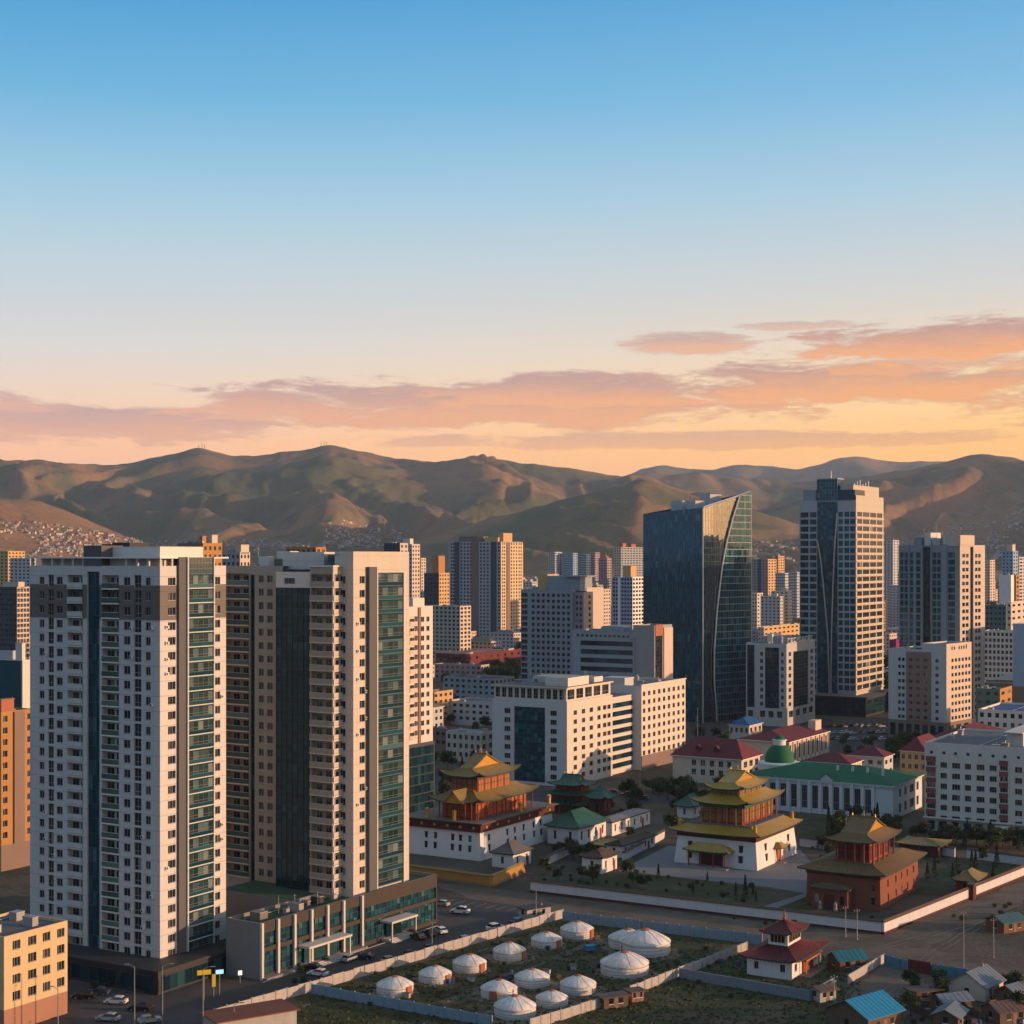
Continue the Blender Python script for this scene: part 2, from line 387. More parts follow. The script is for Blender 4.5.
class Bld:
    """a building standing with its nearest vertical edge at picture column xc and depth D; local x runs along the right-hand face, y along the left-hand one"""
    def __init__(s, name, label, cat, xc, xl, xr, D, rot=59.3, z0=0.0, group=None):
        s.rot = math.radians(rot); s.C = at(xc, D); s.C.z = z0; s.D = D; s.z0 = z0
        s.root = thing(name, label, cat, s.C, s.rot, group)
        s.c, s.s = math.cos(s.rot), math.sin(s.rot)
        s.a = s.Rx(xr) if xr is not None else None
        s.b = s.Ly(xl) if xl is not None else None
        s.parts = {}
        OCC.append((s.C.x, s.C.y, 5)); 
        if s.a and s.b:
            for fx in (0.1, .5, .9):
                for fy in (.1, .5, .9):
                    p = s.world(fx * s.a, fy * s.b); OCC.append((p[0], p[1], max(s.a, s.b) * .3 + 4))
    def _ray(s, px):
        k = (px - 512) / F; c, n = s.c, s.s; ox, oy = -s.C.x, -s.C.y
        return (c * ox + n * oy, -n * ox + c * oy), (c * k + n, -n * k + c)
    def Ly(s, px, x0=0.0):
        o, d = s._ray(px); return o[1] + (x0 - o[0]) / d[0] * d[1]
    def Rx(s, px, y0=0.0):
        o, d = s._ray(px); return o[0] + (y0 - o[1]) / d[1] * d[0]
    def world(s, x, y): return (s.C.x + s.c * x - s.s * y, s.C.y + s.s * x + s.c * y)
    def z(s, py, x=0.0, y=0.0): return zat(py, s.world(x, y)[1]) - s.z0
    def L(s, y1, x0=0.0): return Face(x0, y1, -math.pi / 2)
    def R(s, x0=0.0, y0=0.0): return Face(x0, y0, 0.0)
    def add(s, kind, me, fc, u, z, d=0.0):
        s.parts.setdefault(kind, []).append((fc.p(u, z, d), fc.rot, me))
    def window(s, fc, u0, u1, z0, z1, style='two', gl=None, fr=None, d=.18):
        s.add('window', window_mesh(u1 - u0, z1 - z0, style, gl, fr), fc, (u0 + u1) / 2, z0, -d)
        return (u0, u1, z0, z1, d + .05, False)
    def finish(s, cap=100, noparts=False):
        for kind, lst in s.parts.items():
            def key(e):
                w = s.world(e[0][0], e[0][1]); return w[0] ** 2 + w[1] ** 2 + (H - e[0][2]) ** 2
            lst.sort(key=key)
            n = 0 if noparts else cap
            for (p, r, me) in lst[:n]: link(kind, me, s.root, p, r)
            rest = lst[n:]
            if rest:
                v = []; f = []; mi = []; mats = []
                for (p, r, me) in rest:
                    co, si = math.cos(r), math.sin(r); i = len(v); rm = []
                    for m in me.materials:
                        if m not in mats: mats.append(m)
                        rm.append(mats.index(m))
                    v += [(p[0] + co * q.co.x - si * q.co.y, p[1] + si * q.co.x + co * q.co.y, p[2] + q.co.z) for q in me.vertices]
                    for po in me.polygons: f.append(tuple(i + k for k in po.vertices)); mi.append(rm[po.material_index])
                mb = MB(); mb.v, mb.f, mb.m = v, f, mi
                mb.build(kind, mats, s.root, kind='stuff')
        s.parts = {}
OCC = []

def flat_roof(mb, x0, x1, y0, y1, z, par=.9, mi_wall=0, mi_roof=1, th=.3):
    """parapet ring whose outside is the wall below; roof sheet sunk inside"""
    zr = z - par
    mb.quad((x0 + th, y0 + th, zr), (x1 - th, y0 + th, zr), (x1 - th, y1 - th, zr), (x0 + th, y1 - th, zr), mi_roof)
    o = [(x0, y0), (x1, y0), (x1, y1), (x0, y1)]; i = [(x0 + th, y0 + th), (x1 - th, y0 + th), (x1 - th, y1 - th), (x0 + th, y1 - th)]
    for k in range(4):
        j = (k + 1) % 4
        mb.quad((*o[k], z), (*o[j], z), (*i[j], z), (*i[k], z), mi_wall)
        mb.quad((*i[k], zr), (*i[j], zr), (*i[j], z), (*i[k], z), mi_wall)

def glazing(mb, fc, u0, u1, z0, z1, pw, ph, mi_g=0, mi_f=1, jit=.02, d=0.0, bar=.10, ztop=None, vbar=.06, band=None, uclip=None):
    """curtain wall: separate panes set a touch out of true, with transoms and mullions"""
    n = max(1, round((u1 - u0) / pw)); m = max(1, round((z1 - z0) / ph)); pw = (u1 - u0) / n; ph = (z1 - z0) / m
    zt = ztop or (lambda u: z1)
    for i in range(n):
        a, b = u0 + i * pw, u0 + (i + 1) * pw
        for k in range(m + (6 if ztop else 0)):
            za, zb = z0 + k * ph, z0 + (k + 1) * ph
            aa, bb = a, b
            if uclip:
                lo = uclip((za + zb) / 2)
                if bb <= lo: continue
                aa = max(aa, lo)
            ta, tb = min(zb, zt(aa)), min(zb, zt(bb))
            if max(ta, tb) <= za + .05: continue
            ta, tb = max(ta, za), max(tb, za)
            j = [R_.uniform(-jit, jit) for _ in range(3)]
            mb.quad(fc.p(aa, za, d - .06 + j[0]), fc.p(bb, za, d - .06 + j[1]), fc.p(bb, tb, d - .06 + j[2]), fc.p(aa, ta, d - .06 + j[0] + j[2] - j[1]), mi_g)
    if bar:
        for k in range(m + 1 + (6 if ztop else 0)):
            z = z0 + k * ph
            lo, hi = u0, u1
            if ztop:
                while lo < hi and zt(lo) < z: lo += pw * .25
                if lo >= hi: continue
            if uclip: lo = max(lo, uclip(z))
            if hi - lo > .3: fbox(mb, fc, lo, hi, d - .12, d + .02, z - bar / 2, z + bar / 2, mi_f if band is None else band)
    if vbar:
        for i in range(n + 1):
            u = u0 + i * pw; zb = z0
            if uclip:
                while zb < zt(u) and uclip(zb) > u: zb += 1.0
            if zt(u) > zb + .3: fbox(mb, fc, u - vbar / 2, u + vbar / 2, d - .12, d + .04, zb, zt(u), mi_f)

def roof_units(B, x0, x1, y0, y1, z, n, seed=0):
    """plant on a flat roof: vents, cabinets, pipes"""
    r = random.Random(seed + int(B.D))
    for k in range(n):
        w, l, h = r.uniform(.8, 2.4), r.uniform(.8, 3), r.uniform(.6, 1.8)
        if x1 - x0 < w + 2 or y1 - y0 < l + 2: continue
        cx, cy = r.uniform(x0 + 1, x1 - 1 - w), r.uniform(y0 + 1, y1 - 1 - l)
        mb = MB(); mb.box(cx, cx + w, cy, cy + l, z, z + h, 0)
        mb.box(cx - .06, cx + w + .06, cy - .06, cy + l + .06, z + h + .002, z + h + .1, 1)
        if r.random() < .5: mb.tube((cx + w / 2, cy + l / 2, z + h + .1), (cx + w / 2, cy + l / 2, z + h + r.uniform(.4, 1.2)), .15, .15, 6, 1)
        mb.build('roof_unit', [r.choice((M_METAL, M_DARK, M_ROOFL, M_ROOFB)), M_METAL], B.root)
    for k in range(n // 2):
        if x1 - x0 < 4 or y1 - y0 < 4: break
        cx, cy = r.uniform(x0 + 1, x1 - 1), r.uniform(y0 + 1, y1 - 1); h = r.uniform(1.5, 4.5); mb = MB(); mb.tube((cx, cy, z), (cx, cy, z + h), .06, .04, 5)
        if r.random() < .6: mb.tube((cx - .5, cy, z + h * .9), (cx + .5, cy, z + h * .9), .03, .03, 4); mb.tube((cx, cy - .4, z + h * .75), (cx, cy + .4, z + h * .75), .03, .03, 4)
        mb.build('aerial', M_METAL, B.root)
    if n > 2:
        mb = MB(); y = r.uniform(y0 + 1, y1 - 1); mb.tube((x0 + .6, y, z + .25), (x1 - .6, y, z + .25), .12, .12, 6); mb.build('roof_pipe', M_METAL, B.root)

def block(name, label, cat, xc, xl, xr, ytop, D, wall, nL=6, nR=4, fh=3.1, frac=.5, wh=1.5, style='two', z0=0, rot=59.3, wallR=None, roof=None,
          base=None, baseh=4, stripL=(), stripR=(), par=.9, units=3, gl=None, group=None, head=None, obj=None, ztop=None, fr=None, parts=True, a=None, b=None, top='flat', rise=4, roofm=None, first=None):
    """an ordinary slab: two windowed faces, flat or hipped roof, plant and a stair head"""
    B = Bld(name, label, cat, xc, xl, xr, D, rot, z0, group)
    if a: B.a = a
    if b: B.b = b
    a, b = B.a, B.b; z1 = ztop if ztop else B.z(ytop)
    obj = (D < 1150) if obj is None else obj
    wallR = wallR or wall; roof = roof or M_ROOF
    gl = gl or G_WIN
    floors = max(1, int((z1 - (baseh if base else .6) - .5) / fh)); zb = z1 - .5 - floors * fh
    mbL, mbR = MB(), MB()
    for (mb, fc, W, n, strips) in ((mbL, B.L(b), b, nL, stripL), (mbR, B.R(), a, nR, stripR)):
        ops = []
        cells = [(W * k / n, W * (k + 1) / n) for k in range(n)] if isinstance(n, int) else [(W * p, W * q) for p, q in n]
        for ci, (u0, u1) in enumerate(cells):
            if isinstance(n, int):
                c, hw = (u0 + u1) / 2, (u1 - u0) * frac / 2; u0, u1 = c - hw, c + hw
            for q in range(floors):
                z = zb + q * fh + (fh - wh) * .55
                if obj: ops.append(B.window(fc, u0, u1, z, z + wh, style, gl, fr))
                else:
                    ops.append((u0, u1, z, z + wh, .2, False))
                    mb.quad(fc.p(u0, z, -.2), fc.p(u1, z, -.2), fc.p(u1, z + wh, -.2), fc.p(u0, z + wh, -.2), 2)
        bands = [(0, baseh, 1)] if base else []
        facade(mb, fc, W, 0, z1, ops, 0, bands)
        for (p, q, m, dd) in strips:      # coloured or glazed vertical strips standing proud of the wall
            sm = MB(); fbox(sm, fc, W * p, W * q, .02, dd, (baseh if base else 1), z1 - .3); sm.build('facade_strip', m, B.root)
    mbL.quad((a, 0, 0), (a, b, 0), (a, b, z1), (a, 0, z1), 0); mbL.quad((0, b, 0), (0, b, z1), (a, b, z1), (a, b, 0), 0)
    if top == 'flat': flat_roof(mbL, 0, a, 0, b, z1, par, 0, 3)
    mbL.build('wall', [wall, base or wall, gl, roof], B.root)
    mbR.build('wall', [wallR, base or wallR, gl, roof], B.root)
    if top == 'flat':
        roof_units(B, 0, a, 0, b, z1 - par, units)
        for (x0, x1, y0, y1, h, m) in (head or ()):
            mb = MB(); mb.box(x0 * a, x1 * a, y0 * b, y1 * b, z1 - par, z1 + h, 0, 1); mb.box(x0 * a - .15, x1 * a + .15, y0 * b - .15, y1 * b + .15, z1 + h + .002, z1 + h + .25, 0, 1)
            mb.build('stair_head', [m or wall, roof], B.root)
    else:
        mb = MB(); ins = min(a, b) / 2
        hip_roof(mb, 0, a, 0, b, z1, z1 + rise, ins if a <= b or top == 'hip' else 0, ins if b <= a or top == 'hip' else 0, .6, 1, 0, thick=.2)
        mb.build('roof', [roofm or roof, M_WHITE], B.root)
    B.finish(); return B

def hip_roof(mb, x0, x1, y0, y1, ze, zt, inx, iny, over, curve=1.0, up=0.0, n=8, m=5, thick=.25, mi=0, mu=1, hips=None, cap=True):
    rib = 0.0
    """hipped or skirt roof, straight or swept up at the corners"""
    if curve == 1.0 and up == 0: n, m = 1, 1
    else: n = 2 * max(4, int(max(x1 - x0, y1 - y0) / 1.1)); rib = .13        # rows of tile ridges run up the slope
    O = (x0 - over, x1 + over, y0 - over, y1 + over); I = (x0 + inx, x1 - inx, y0 + iny, y1 - iny)
    def ring(t):
        X0, X1, Y0, Y1 = (O[k] + (I[k] - O[k]) * t for k in range(4)); pts = []
        for (ax, ay, bx, by) in ((X0, Y0, X1, Y0), (X1, Y0, X1, Y1), (X1, Y1, X0, Y1), (X0, Y1, X0, Y0)):
            for k in range(n):
                q = k / n; e = abs(2 * q - 1) ** 4
                pts.append((ax + (bx - ax) * q, ay + (by - ay) * q, ze + (zt - ze) * t ** curve + up * e * (1 - t) ** 2 + rib * (k % 2)))
        return pts
    rings = [ring(k / m) for k in range(m + 1)]
    for a, b in zip(rings[:-1], rings[1:]):
        for k in range(4 * n):
            j = (k + 1) % (4 * n); mb.quad(a[k], a[j], b[j], b[k], mi)
    if cap and I[1] - I[0] > .05 and I[3] - I[2] > .05: mb.poly(rings[-1], mi)
    low = [(p[0], p[1], p[2] - thick) for p in rings[0]]
    inn = []
    for (ax, ay, bx, by) in ((x0, y0, x1, y0), (x1, y0, x1, y1), (x1, y1, x0, y1), (x0, y1, x0, y0)):
        for k in range(n): inn.append((ax + (bx - ax) * k / n, ay + (by - ay) * k / n, ze - thick + .15))
    for k in range(4 * n):
        j = (k + 1) % (4 * n)
        mb.quad(rings[0][k], low[k], low[j], rings[0][j], mu); mb.quad(low[k], inn[k], inn[j], low[j], mu)
    if hips:
        for s_ in range(4):
            c = [r[s_ * n] for r in rings]
            for p, q in zip(c[:-1], c[1:]): mb.tube(Vector(p) + Vector((0, 0, hips * .6)), Vector(q) + Vector((0, 0, hips * .6)), hips, hips, 6, mi)

def gable_top(mb, x0, x1, y0, y1, z0, z1, axis, curve=1.25, mi=0, mg=1, over=.35, m=4, ridge=.22):
    """gabled upper roof between z0 and the ridge z1 on the rectangle; gable ends close it"""
    def P(al, ac, z): return (al, ac, z) if axis == 'x' else (ac, al, z)
    A0, A1, B0, B1 = (x0, x1, y0, y1) if axis == 'x' else (y0, y1, x0, x1)
    c = (B0 + B1) / 2
    for (b, sg) in ((B0, 1), (B1, -1)):
        for k in range(m):
            t0, t1 = k / m, (k + 1) / m
            f = lambda t: (b + (c - b) * t, z0 + (z1 - z0) * t ** curve)
            (p, q), (r, s) = f(t0), f(t1)
            nn = 2 * max(2, int((A1 - A0 + 2 * over) / 1.1)); st = (A1 - A0 + 2 * over) / nn
            for j in range(nn):
                a_, b_ = A0 - over + j * st, A0 - over + (j + 1) * st; h0, h1 = (0, .12) if j % 2 == 0 else (.12, 0)
                mb.quad(P(a_, p, q + h0), P(b_, p, q + h1), P(b_, r, s + h1), P(a_, r, s + h0), mi)
    for al in (A0, A1):
        prof = [(B0 + (c - B0) * k / m, z0 + (z1 - z0) * (k / m) ** curve) for k in range(m + 1)]
        prof += [(B1 + (c - B1) * k / m, z0 + (z1 - z0) * (k / m) ** curve) for k in range(m - 1, -1, -1)]
        mb.poly([P(al, p, q - .03) for p, q in prof], mg)
    for al in (A0 - over, A1 + over):
        for b in (B0, B1):
            pr = [(b + (c - b) * k / m, z0 + (z1 - z0) * (k / m) ** curve) for k in range(m + 1)]
            for (p, q), (r, s) in zip(pr[:-1], pr[1:]): mb.tube(P(al, p, q + .05), P(al, r, s + .05), ridge * .7, ridge * .7, 6, mi)
    mb.tube(P(A0 - over, c, z1 + ridge * .5), P(A1 + over, c, z1 + ridge * .5), ridge, ridge, 6, mi)
# ------------------------------------------------------------------ ground and hills
def vnoise(x, y, seed=0):
    xi, yi = np.floor(x).astype(np.int64), np.floor(y).astype(np.int64); xf, yf = x - xi, y - yi
    def h(a, b):
        n = (a * 374761393 + b * 668265263 + seed * 974711) & 0x7fffffff
        n = ((n ^ (n >> 13)) * 1274126177) & 0x7fffffff
        return ((n ^ (n >> 16)) & 0xffff) / 65535.0
    u, v = xf * xf * (3 - 2 * xf), yf * yf * (3 - 2 * yf)
    return (h(xi, yi) * (1 - u) + h(xi + 1, yi) * u) * (1 - v) + (h(xi, yi + 1) * (1 - u) + h(xi + 1, yi + 1) * u) * v
def fbm(x, y, seed=0, o=5, ridged=False):
    s = 0; a = .5
    for k in range(o):
        n = vnoise(x * 2 ** k, y * 2 ** k, seed + k)
        if ridged: n = 1 - np.abs(2 * n - 1)
        s = s + a * n; a *= .5
    return s
RIDGES = [  # crest rows read off the skyline, distance of the crest, length of the front slope, spur strength, seed
    ([(-500, 470), (-200, 455), (0, 462), (35, 459), (65, 464), (95, 467), (130, 463), (165, 456), (200, 448), (226, 453), (252, 457), (290, 453), (328, 446), (360, 452), (400, 459), (440, 466), (490, 457),
      (525, 463), (560, 468), (610, 474), (660, 484), (720, 498), (800, 530), (900, 560)], 7400, 3500, .75, 1),
    ([(330, 570), (400, 548), (440, 534), (480, 521), (520, 513), (560, 503), (590, 494), (616, 488), (642, 477), (676, 489), (720, 500), (760, 512), (800, 524), (860, 545), (930, 570)], 4700, 1500, .7, 2),
    ([(500, 500), (560, 485), (620, 475), (660, 464), (705, 470), (750, 463), (800, 469), (850, 455), (905, 463), (940, 464), (1000, 470), (1200, 462), (1500, 470)], 13500, 3500, .35, 3),
    ([(520, 505), (600, 487), (640, 480), (690, 475), (740, 479), (790, 482), (840, 480), (900, 474), (1000, 480)], 8800, 2600, .4, 4),
    ([(760, 515), (820, 492), (860, 477), (900, 470), (936, 463), (972, 452), (1003, 458), (1030, 462), (1100, 450), (1250, 462), (1500, 455)], 6800, 3000, .75, 5),
    ([(-500, 480), (-200, 490), (-60, 492), (0, 497), (40, 503), (75, 514), (110, 530), (150, 550), (200, 575)], 4300, 1300, .5, 6),
]
def hill_height(X, Y):
    X, Y = np.asarray(X, float), np.asarray(Y, float)
    r = np.hypot(X, Y); px = 512 + F * X / np.maximum(Y, 1); az = np.arctan2(X, Y)
    best = np.zeros_like(r)
    for (pts, rc, w, sp, sd) in RIDGES:
        xs, ys = zip(*pts)
        gx = np.arange(-900, 2000, 4.0); gy = np.interp(gx, xs, ys); kk = np.exp(-.5 * (np.arange(-9, 10) / 1.7) ** 2); gy = np.convolve(np.pad(gy, 9, 'edge'), kk / kk.sum(), 'valid')
        gy = gy + (fbm(gx / 26.0 + sd * 7, gx * 0 + sd, sd, 4) - .47) * 5.0
        yc = np.interp(px + (fbm(X / 900, Y / 900, sd + 90, 3) - .44) * 170 * np.clip((rc - r) / w, 0, 1), gx, gy)
        crest = np.maximum(H + (HY - yc) / F * rc * np.cos(az), 0)
        wob = (fbm(az * 9, r * 0 + sd * 3.1, sd, 3) - .5) * rc * .10
        t = (rc + wob - r) / w
        front = np.clip(t, 0, 1); behind = np.clip(-t, 0, 1)
        prof = np.where(t > 0, .5 + .5 * np.cos(np.pi * front ** .82), .5 + .5 * np.cos(np.pi * behind))
        # spurs that run down the slope, bending a little
        q = az * rc / 760 + (fbm(X / 1500, Y / 1500, sd + 20, 3) - .5) * 3.4
        spur = fbm(q, r / 2600, sd + 40, 3, True) - .62
        mid = 4 * front * (1 - front)
        gul = fbm(X / 420, Y / 420, sd + 60, 4, True) - .6
        sp2 = fbm(q * 2.7 + 5, r / 1500, sd + 50, 3, True) - .62
        h = crest * (prof + 1.15 * sp * spur * mid + .5 * sp * sp2 * mid + .19 * gul * mid) 
        best = np.maximum(best, h)
    apron = np.clip((r - 2500) / 2500, 0, 1) ** 1.6 * 45
    rough = (fbm(X / 130, Y / 130, 9, 4) - .5) * 22 * np.clip(best / 60, 0, 1)
    return np.maximum(np.maximum(best + rough, 0) * np.clip((r - 2600) / 900, 0, 1), apron) - 1.0 * (r < 2700)

def build_ground():
    m = bpy.data.materials.new('dry_ground'); m.use_nodes = True
    t = NT(m.node_tree); out = t.n('ShaderNodeOutputMaterial'); b = t.n('ShaderNodeBsdfPrincipled'); t.l(b.outputs[0], out.inputs[0])
    ov = t.n('ShaderNodeTexCoord').outputs['Object']
    n1 = t.noise(ov, .018, 8, .65, .4); n2 = t.noise(ov, .25, 6, .7); n3 = t.noise(ov, .004, 3)
    c = t.mix(t.smooth(n1, .40, .60), (.12, .092, .072, 1), (.052, .052, .026, 1))
    c = t.mix(t.smooth(n2, .5, .75), c, (.15, .12, .095, 1))
    c = t.mix(t.smooth(n3, .4, .6), c, t.mix(.5, c, (.09, .08, .075, 1)))
    t.l(c, b.inputs['Base Color']); b.inputs['Roughness'].default_value = .95; b.inputs['Specular IOR Level'].default_value = .1
    bn = t.n('ShaderNodeBump'); bn.inputs['Strength'].default_value = .5; bn.inputs['Distance'].default_value = .4
    t.l(t.noise(ov, .8, 5), bn.inputs['Height']); t.l(bn.outputs[0], b.inputs['Normal'])
    mb = MB(); R = 26000; n = 48
    mb.poly([(R * math.cos(2 * math.pi * k / n), R * math.sin(2 * math.pi * k / n), 0) for k in range(n)])
    mb.build('ground', m, kind='structure')
    # hills
    m = bpy.data.materials.new('hill_steppe'); m.use_nodes = True
    t = NT(m.node_tree); out = t.n('ShaderNodeOutputMaterial'); b = t.n('ShaderNodeBsdfPrincipled'); t.l(b.outputs[0], out.inputs[0])
    ov = t.n('ShaderNodeTexCoord').outputs['Object']
    n1 = t.noise(ov, .0011, 9, .62, .6); n2 = t.noise(ov, .006, 8, .65); n3 = t.noise(ov, .05, 4, .7)
    c = t.mix(t.smooth(n1, .38, .62), (.26, .15, .082, 1), (.096, .102, .054, 1))
    c = t.mix(t.smooth(n2, .52, .70), c, (.078, .074, .044, 1))
    v = t.math('ADD', .65, t.math('MULTIPLY', n3, .7))
    hs = t.n('ShaderNodeHueSaturation'); t.l(c, hs.inputs['Color']); t.l(v, hs.inputs['Value'])
    t.l(hs.outputs[0], b.inputs['Base Color']); b.inputs['Roughness'].default_value = 1; b.inputs['Specular IOR Level'].default_value = .1
    bn = t.n('ShaderNodeBump'); bn.inputs['Strength'].default_value = .7; bn.inputs['Distance'].default_value = 8
    t.l(t.noise(ov, .02, 6, .65), bn.inputs['Height']); t.l(bn.outputs[0], b.inputs['Normal'])
    NA, NR = 620, 240
    az = np.linspace(math.radians(-36), math.radians(36), NA); rr = 2600 * (17000 / 2600) ** np.linspace(0, 1, NR)
    A, Rr = np.meshgrid(az, rr); X, Y = Rr * np.sin(A), Rr * np.cos(A); Z = hill_height(X, Y)
    me = bpy.data.meshes.new('hills')
    co = np.stack([X, Y, Z], -1).reshape(-1, 3)
    idx = np.arange(NA * NR).reshape(NR, NA)
    q = np.stack([idx[:-1, :-1], idx[:-1, 1:], idx[1:, 1:], idx[1:, :-1]], -1).reshape(-1, 4)
    me.from_pydata(co.tolist(), [], q.tolist()); me.materials.append(m)
    me.polygons.foreach_set('use_smooth', [True] * len(me.polygons)); me.update()
    link('hills', me, kind='structure')
build_ground()

def sheet(name, pts, z, m, kind='structure', px=True):
    mb = MB(); q = [gp(*p) if px else Vector((*p, 0)) for p in pts]
    if m.name in ('trodden_dirt', 'thin_grass'):          # ragged edges where earth and grass meet
        r = random.Random(len(pts) * 7 + int(z * 1000)); e = []
        for a, b in zip(q, q[1:] + q[:1]):
            n = max(1, int((b - a).length / 2.5)); w = 0
            for k in range(n):
                w = .7 * w + r.uniform(-.7, .7) if k else 0
                t = Vector((-(b - a).y, (b - a).x, 0)).normalized(); e.append(a + (b - a) * (k / n) + t * w)
        q = e
    mb.poly([(p[0], p[1], z) for p in q]); return mb.build(name, m, kind=kind)

# ------------------------------------------------------------------ the two pale apartment towers in front
W_A = mat('pale_grey_render', (.50, .49, .48), .85, .10, .16, streak=.15, lines=.22, lh=3.0)
W_AB = mat('dark_brown_render', (.15, .135, .125), .85, .08, .2, lines=.2, lh=3.0)
W_FIN = mat('slate_grey_render', (.10, .102, .108), .8, .06, .3)  # dark grey render, with the shade on the fins put into the colour
W_B_SHADE = mat('beige_render_shaded', (.31, .28, .24), .85, .1, .3, streak=.1)  # darker copy of the beige; shade of the left sides put into the colour
W_B = mat('beige_render', (.50, .45, .39), .85, .10, .16, streak=.14, lines=.15, lh=3.04)
W_BW = mat('cream_white_render', (.58, .55, .50), .85, .06, .12, streak=.06, lines=.15, lh=1.5)

AC_MESH = []
def air_con(B, fc, u, z):
    if not AC_MESH:
        f = MB(); q = Face(-.42, 0, 0); fbox(f, q, 0, .84, .04, .4, 0, .62, 0); fbox(f, q, .1, .5, .401, .43, .1, .52, 1); fbox(f, q, .1, .16, 0, .04, -.1, .1, 1); fbox(f, q, .68, .74, 0, .04, -.1, .1, 1); AC_MESH.append(f.mesh('air_conditioner', [M_WHITE, M_DARK]))
    B.add('air_conditioner', AC_MESH[0], fc, u, z)
def tower_a():
    B = Bld('apartment_tower', 'tall pale grey apartment tower with a dark brown band near its roof', 'apartment tower', 160, 30, 226, 320)
    a, b = B.a, B.b; zt = B.z(569) + .6; z0 = 3.6
    L, R = B.L(b), B.R()
    u = lambda px: b - B.Ly(px)
    r = lambda px: B.Rx(px)
    floors = [71.05 + 3 * k for k in range(-22, 4)]
    band = (B.z(620.7), B.z(585.5))
    ops = []
    for zc in floors:
        for (p, q, st, h) in ((39.3, 44.3, 'two', 1.6), (48.3, 53.7, 'door', 2.5), (56.5, 62.6, 'two', 1.6), (123.6, 130.2, 'two', 1.65), (134.2, 141.3, 'door', 2.6), (145.6, 150.6, 'two', 1.65)):
            ops.append(B.window(L, u(p), u(q), zc - h / 2, zc + h / 2, st))
        for (p, q, pan) in ((67.4, 82.6, W_A), (102, 118.8, G_RAIL)):
            ops.append((u(p), u(q), zc - 1.45, zc + 1.22, 1.3, True))
            w = u(q) - u(p); c = (u(p) + u(q)) / 2
            B.add('balcony', balcony_mesh(w, 1.1, .22, pan, M_WHITE if pan is G_RAIL else W_A), L, c, zc - 1.44)
            B.add('balcony_door', window_mesh(w * .42, 2.2, 'door'), L, c - w * .22, zc - 1.40, -1.2)
            B.add('balcony_door', window_mesh(w * .30, 1.5, 'two'), L, c + w * .27, zc - .7, -1.2)
    for zc in floors:
        for p in (46.2, 55.1, 132, 143.4, 152.4):
            if R_.random() < .07: air_con(B, L, u(p), zc - R_.uniform(.5, 1.1))
        if R_.random() < .25: air_con(B, R, r(R_.choice((166.4, 211.9, 221.6))), zc - R_.uniform(.4, 1.0))
    gl0, gl1 = u(87), u(99.5)
    ops.append((gl0, gl1, z0 + .5, B.z(572), .6, False))
    mb = MB(); facade(mb, L, b, z0, zt, ops, 0, [(*band, 1)])
    # right face
    rops = []
    for zc in floors:
        for (p, q) in ((168, 175.6), (213.2, 220.2)):
            rops.append(B.window(R, r(p), r(q), zc - .8, zc + .8, 'three'))
    facade(mb, R, a, z0, zt, rops, 0, [(*band, 1)])
    mb.quad((a, 0, z0), (a, b, z0), (a, b, zt), (a, 0, zt)); mb.quad((0, b, z0), (0, b, zt), (a, b, zt), (a, b, z0))
    mb.build('wall', [W_A, W_AB], B.root, weld=True)
    rb = MB(); rb.quad((.02, .02, zt - .05), (a - .02, .02, zt - .05), (a - .02, b - .02, zt - .05), (.02, b - .02, zt - .05)); rb.build('roof_terrace', M_ROOF, B.root)
    g = MB(); glazing(g, L.sub(0, -.45), gl0, gl1, z0 + .5, B.z(572), 1.1, 3.0, 0, 1, bar=.14); g.build('glazed_strip', [G_TEAL, M_DFRAME], B.root)
    f = MB(); fbox(f, R, r(177), r(184), .01, .55, z0, B.z(557)); f.build('fin', W_FIN, B.root)
    s1, s2 = r(185.5), r(210.5); w = s2 - s1; c = (s1 + s2) / 2
    for zc in floors: B.add('bay_window', bay_mesh(w, 3.0, .75, 5, W_BW, G_BAY, G_TEAL, M_BFRAME), R, c, zc - 1.55)
    f = MB(); fbox(f, R, s1 - .35, s1, .01, .95, z0 + 1, B.z(557)); fbox(f, R, s2, s2 + .35, .01, .95, z0 + 1, B.z(557)); f.build('bay_edge', W_A, B.root)
    f = MB(); zz = floors[-1] + 1.5; glazing(f, R.sub(0, .72), s1, s2, zz, B.z(557.5), 1.0, 1.3, 0, 1, bar=.1); fbox(f, R, s1, s2, -.3, .7, zz, B.z(557.5), 0); f.build('glazed_top', [G_BAY, M_BFRAME], B.root)
    # open colonnade below a thin roof slab, stair core and penthouse above
    zc0, zc1 = zt, B.z(557)
    for k in range(13):
        p = MB(); y = .4 + (b - .8) * k / 12
        if k in (4, 5): continue
        p.box(.15, .55, y - .25, y + .25, zc0, zc1 - .302); p.build('roof_post', W_A, B.root)
    for k in range(1, 6):
        p = MB(); x = .6 + (a - 1) * k / 6; p.box(x - .22, x + .22, .15, .5, zc0, zc1 - .302); p.build('roof_post', W_A, B.root)
    s_ = MB(); s_.box(-.4, a + .4, -.4, b + .3, zc1 - .3, zc1); s_.build('roof_slab', M_WHITE, B.root)
    w_ = MB(); w_.box(2.2, a - 1.5, 2, b - 1.5, zc0 - .05, zc1 - .301); w_.build('attic_wall', [W_BW], B.root)
    k0, k1 = B.Ly(102), B.Ly(84)
    w_ = MB(); w_.box(-.15, 6, k0, k1, zc0, B.z(545.5, 0, k0)); w_.build('stair_core', W_FIN, B.root)
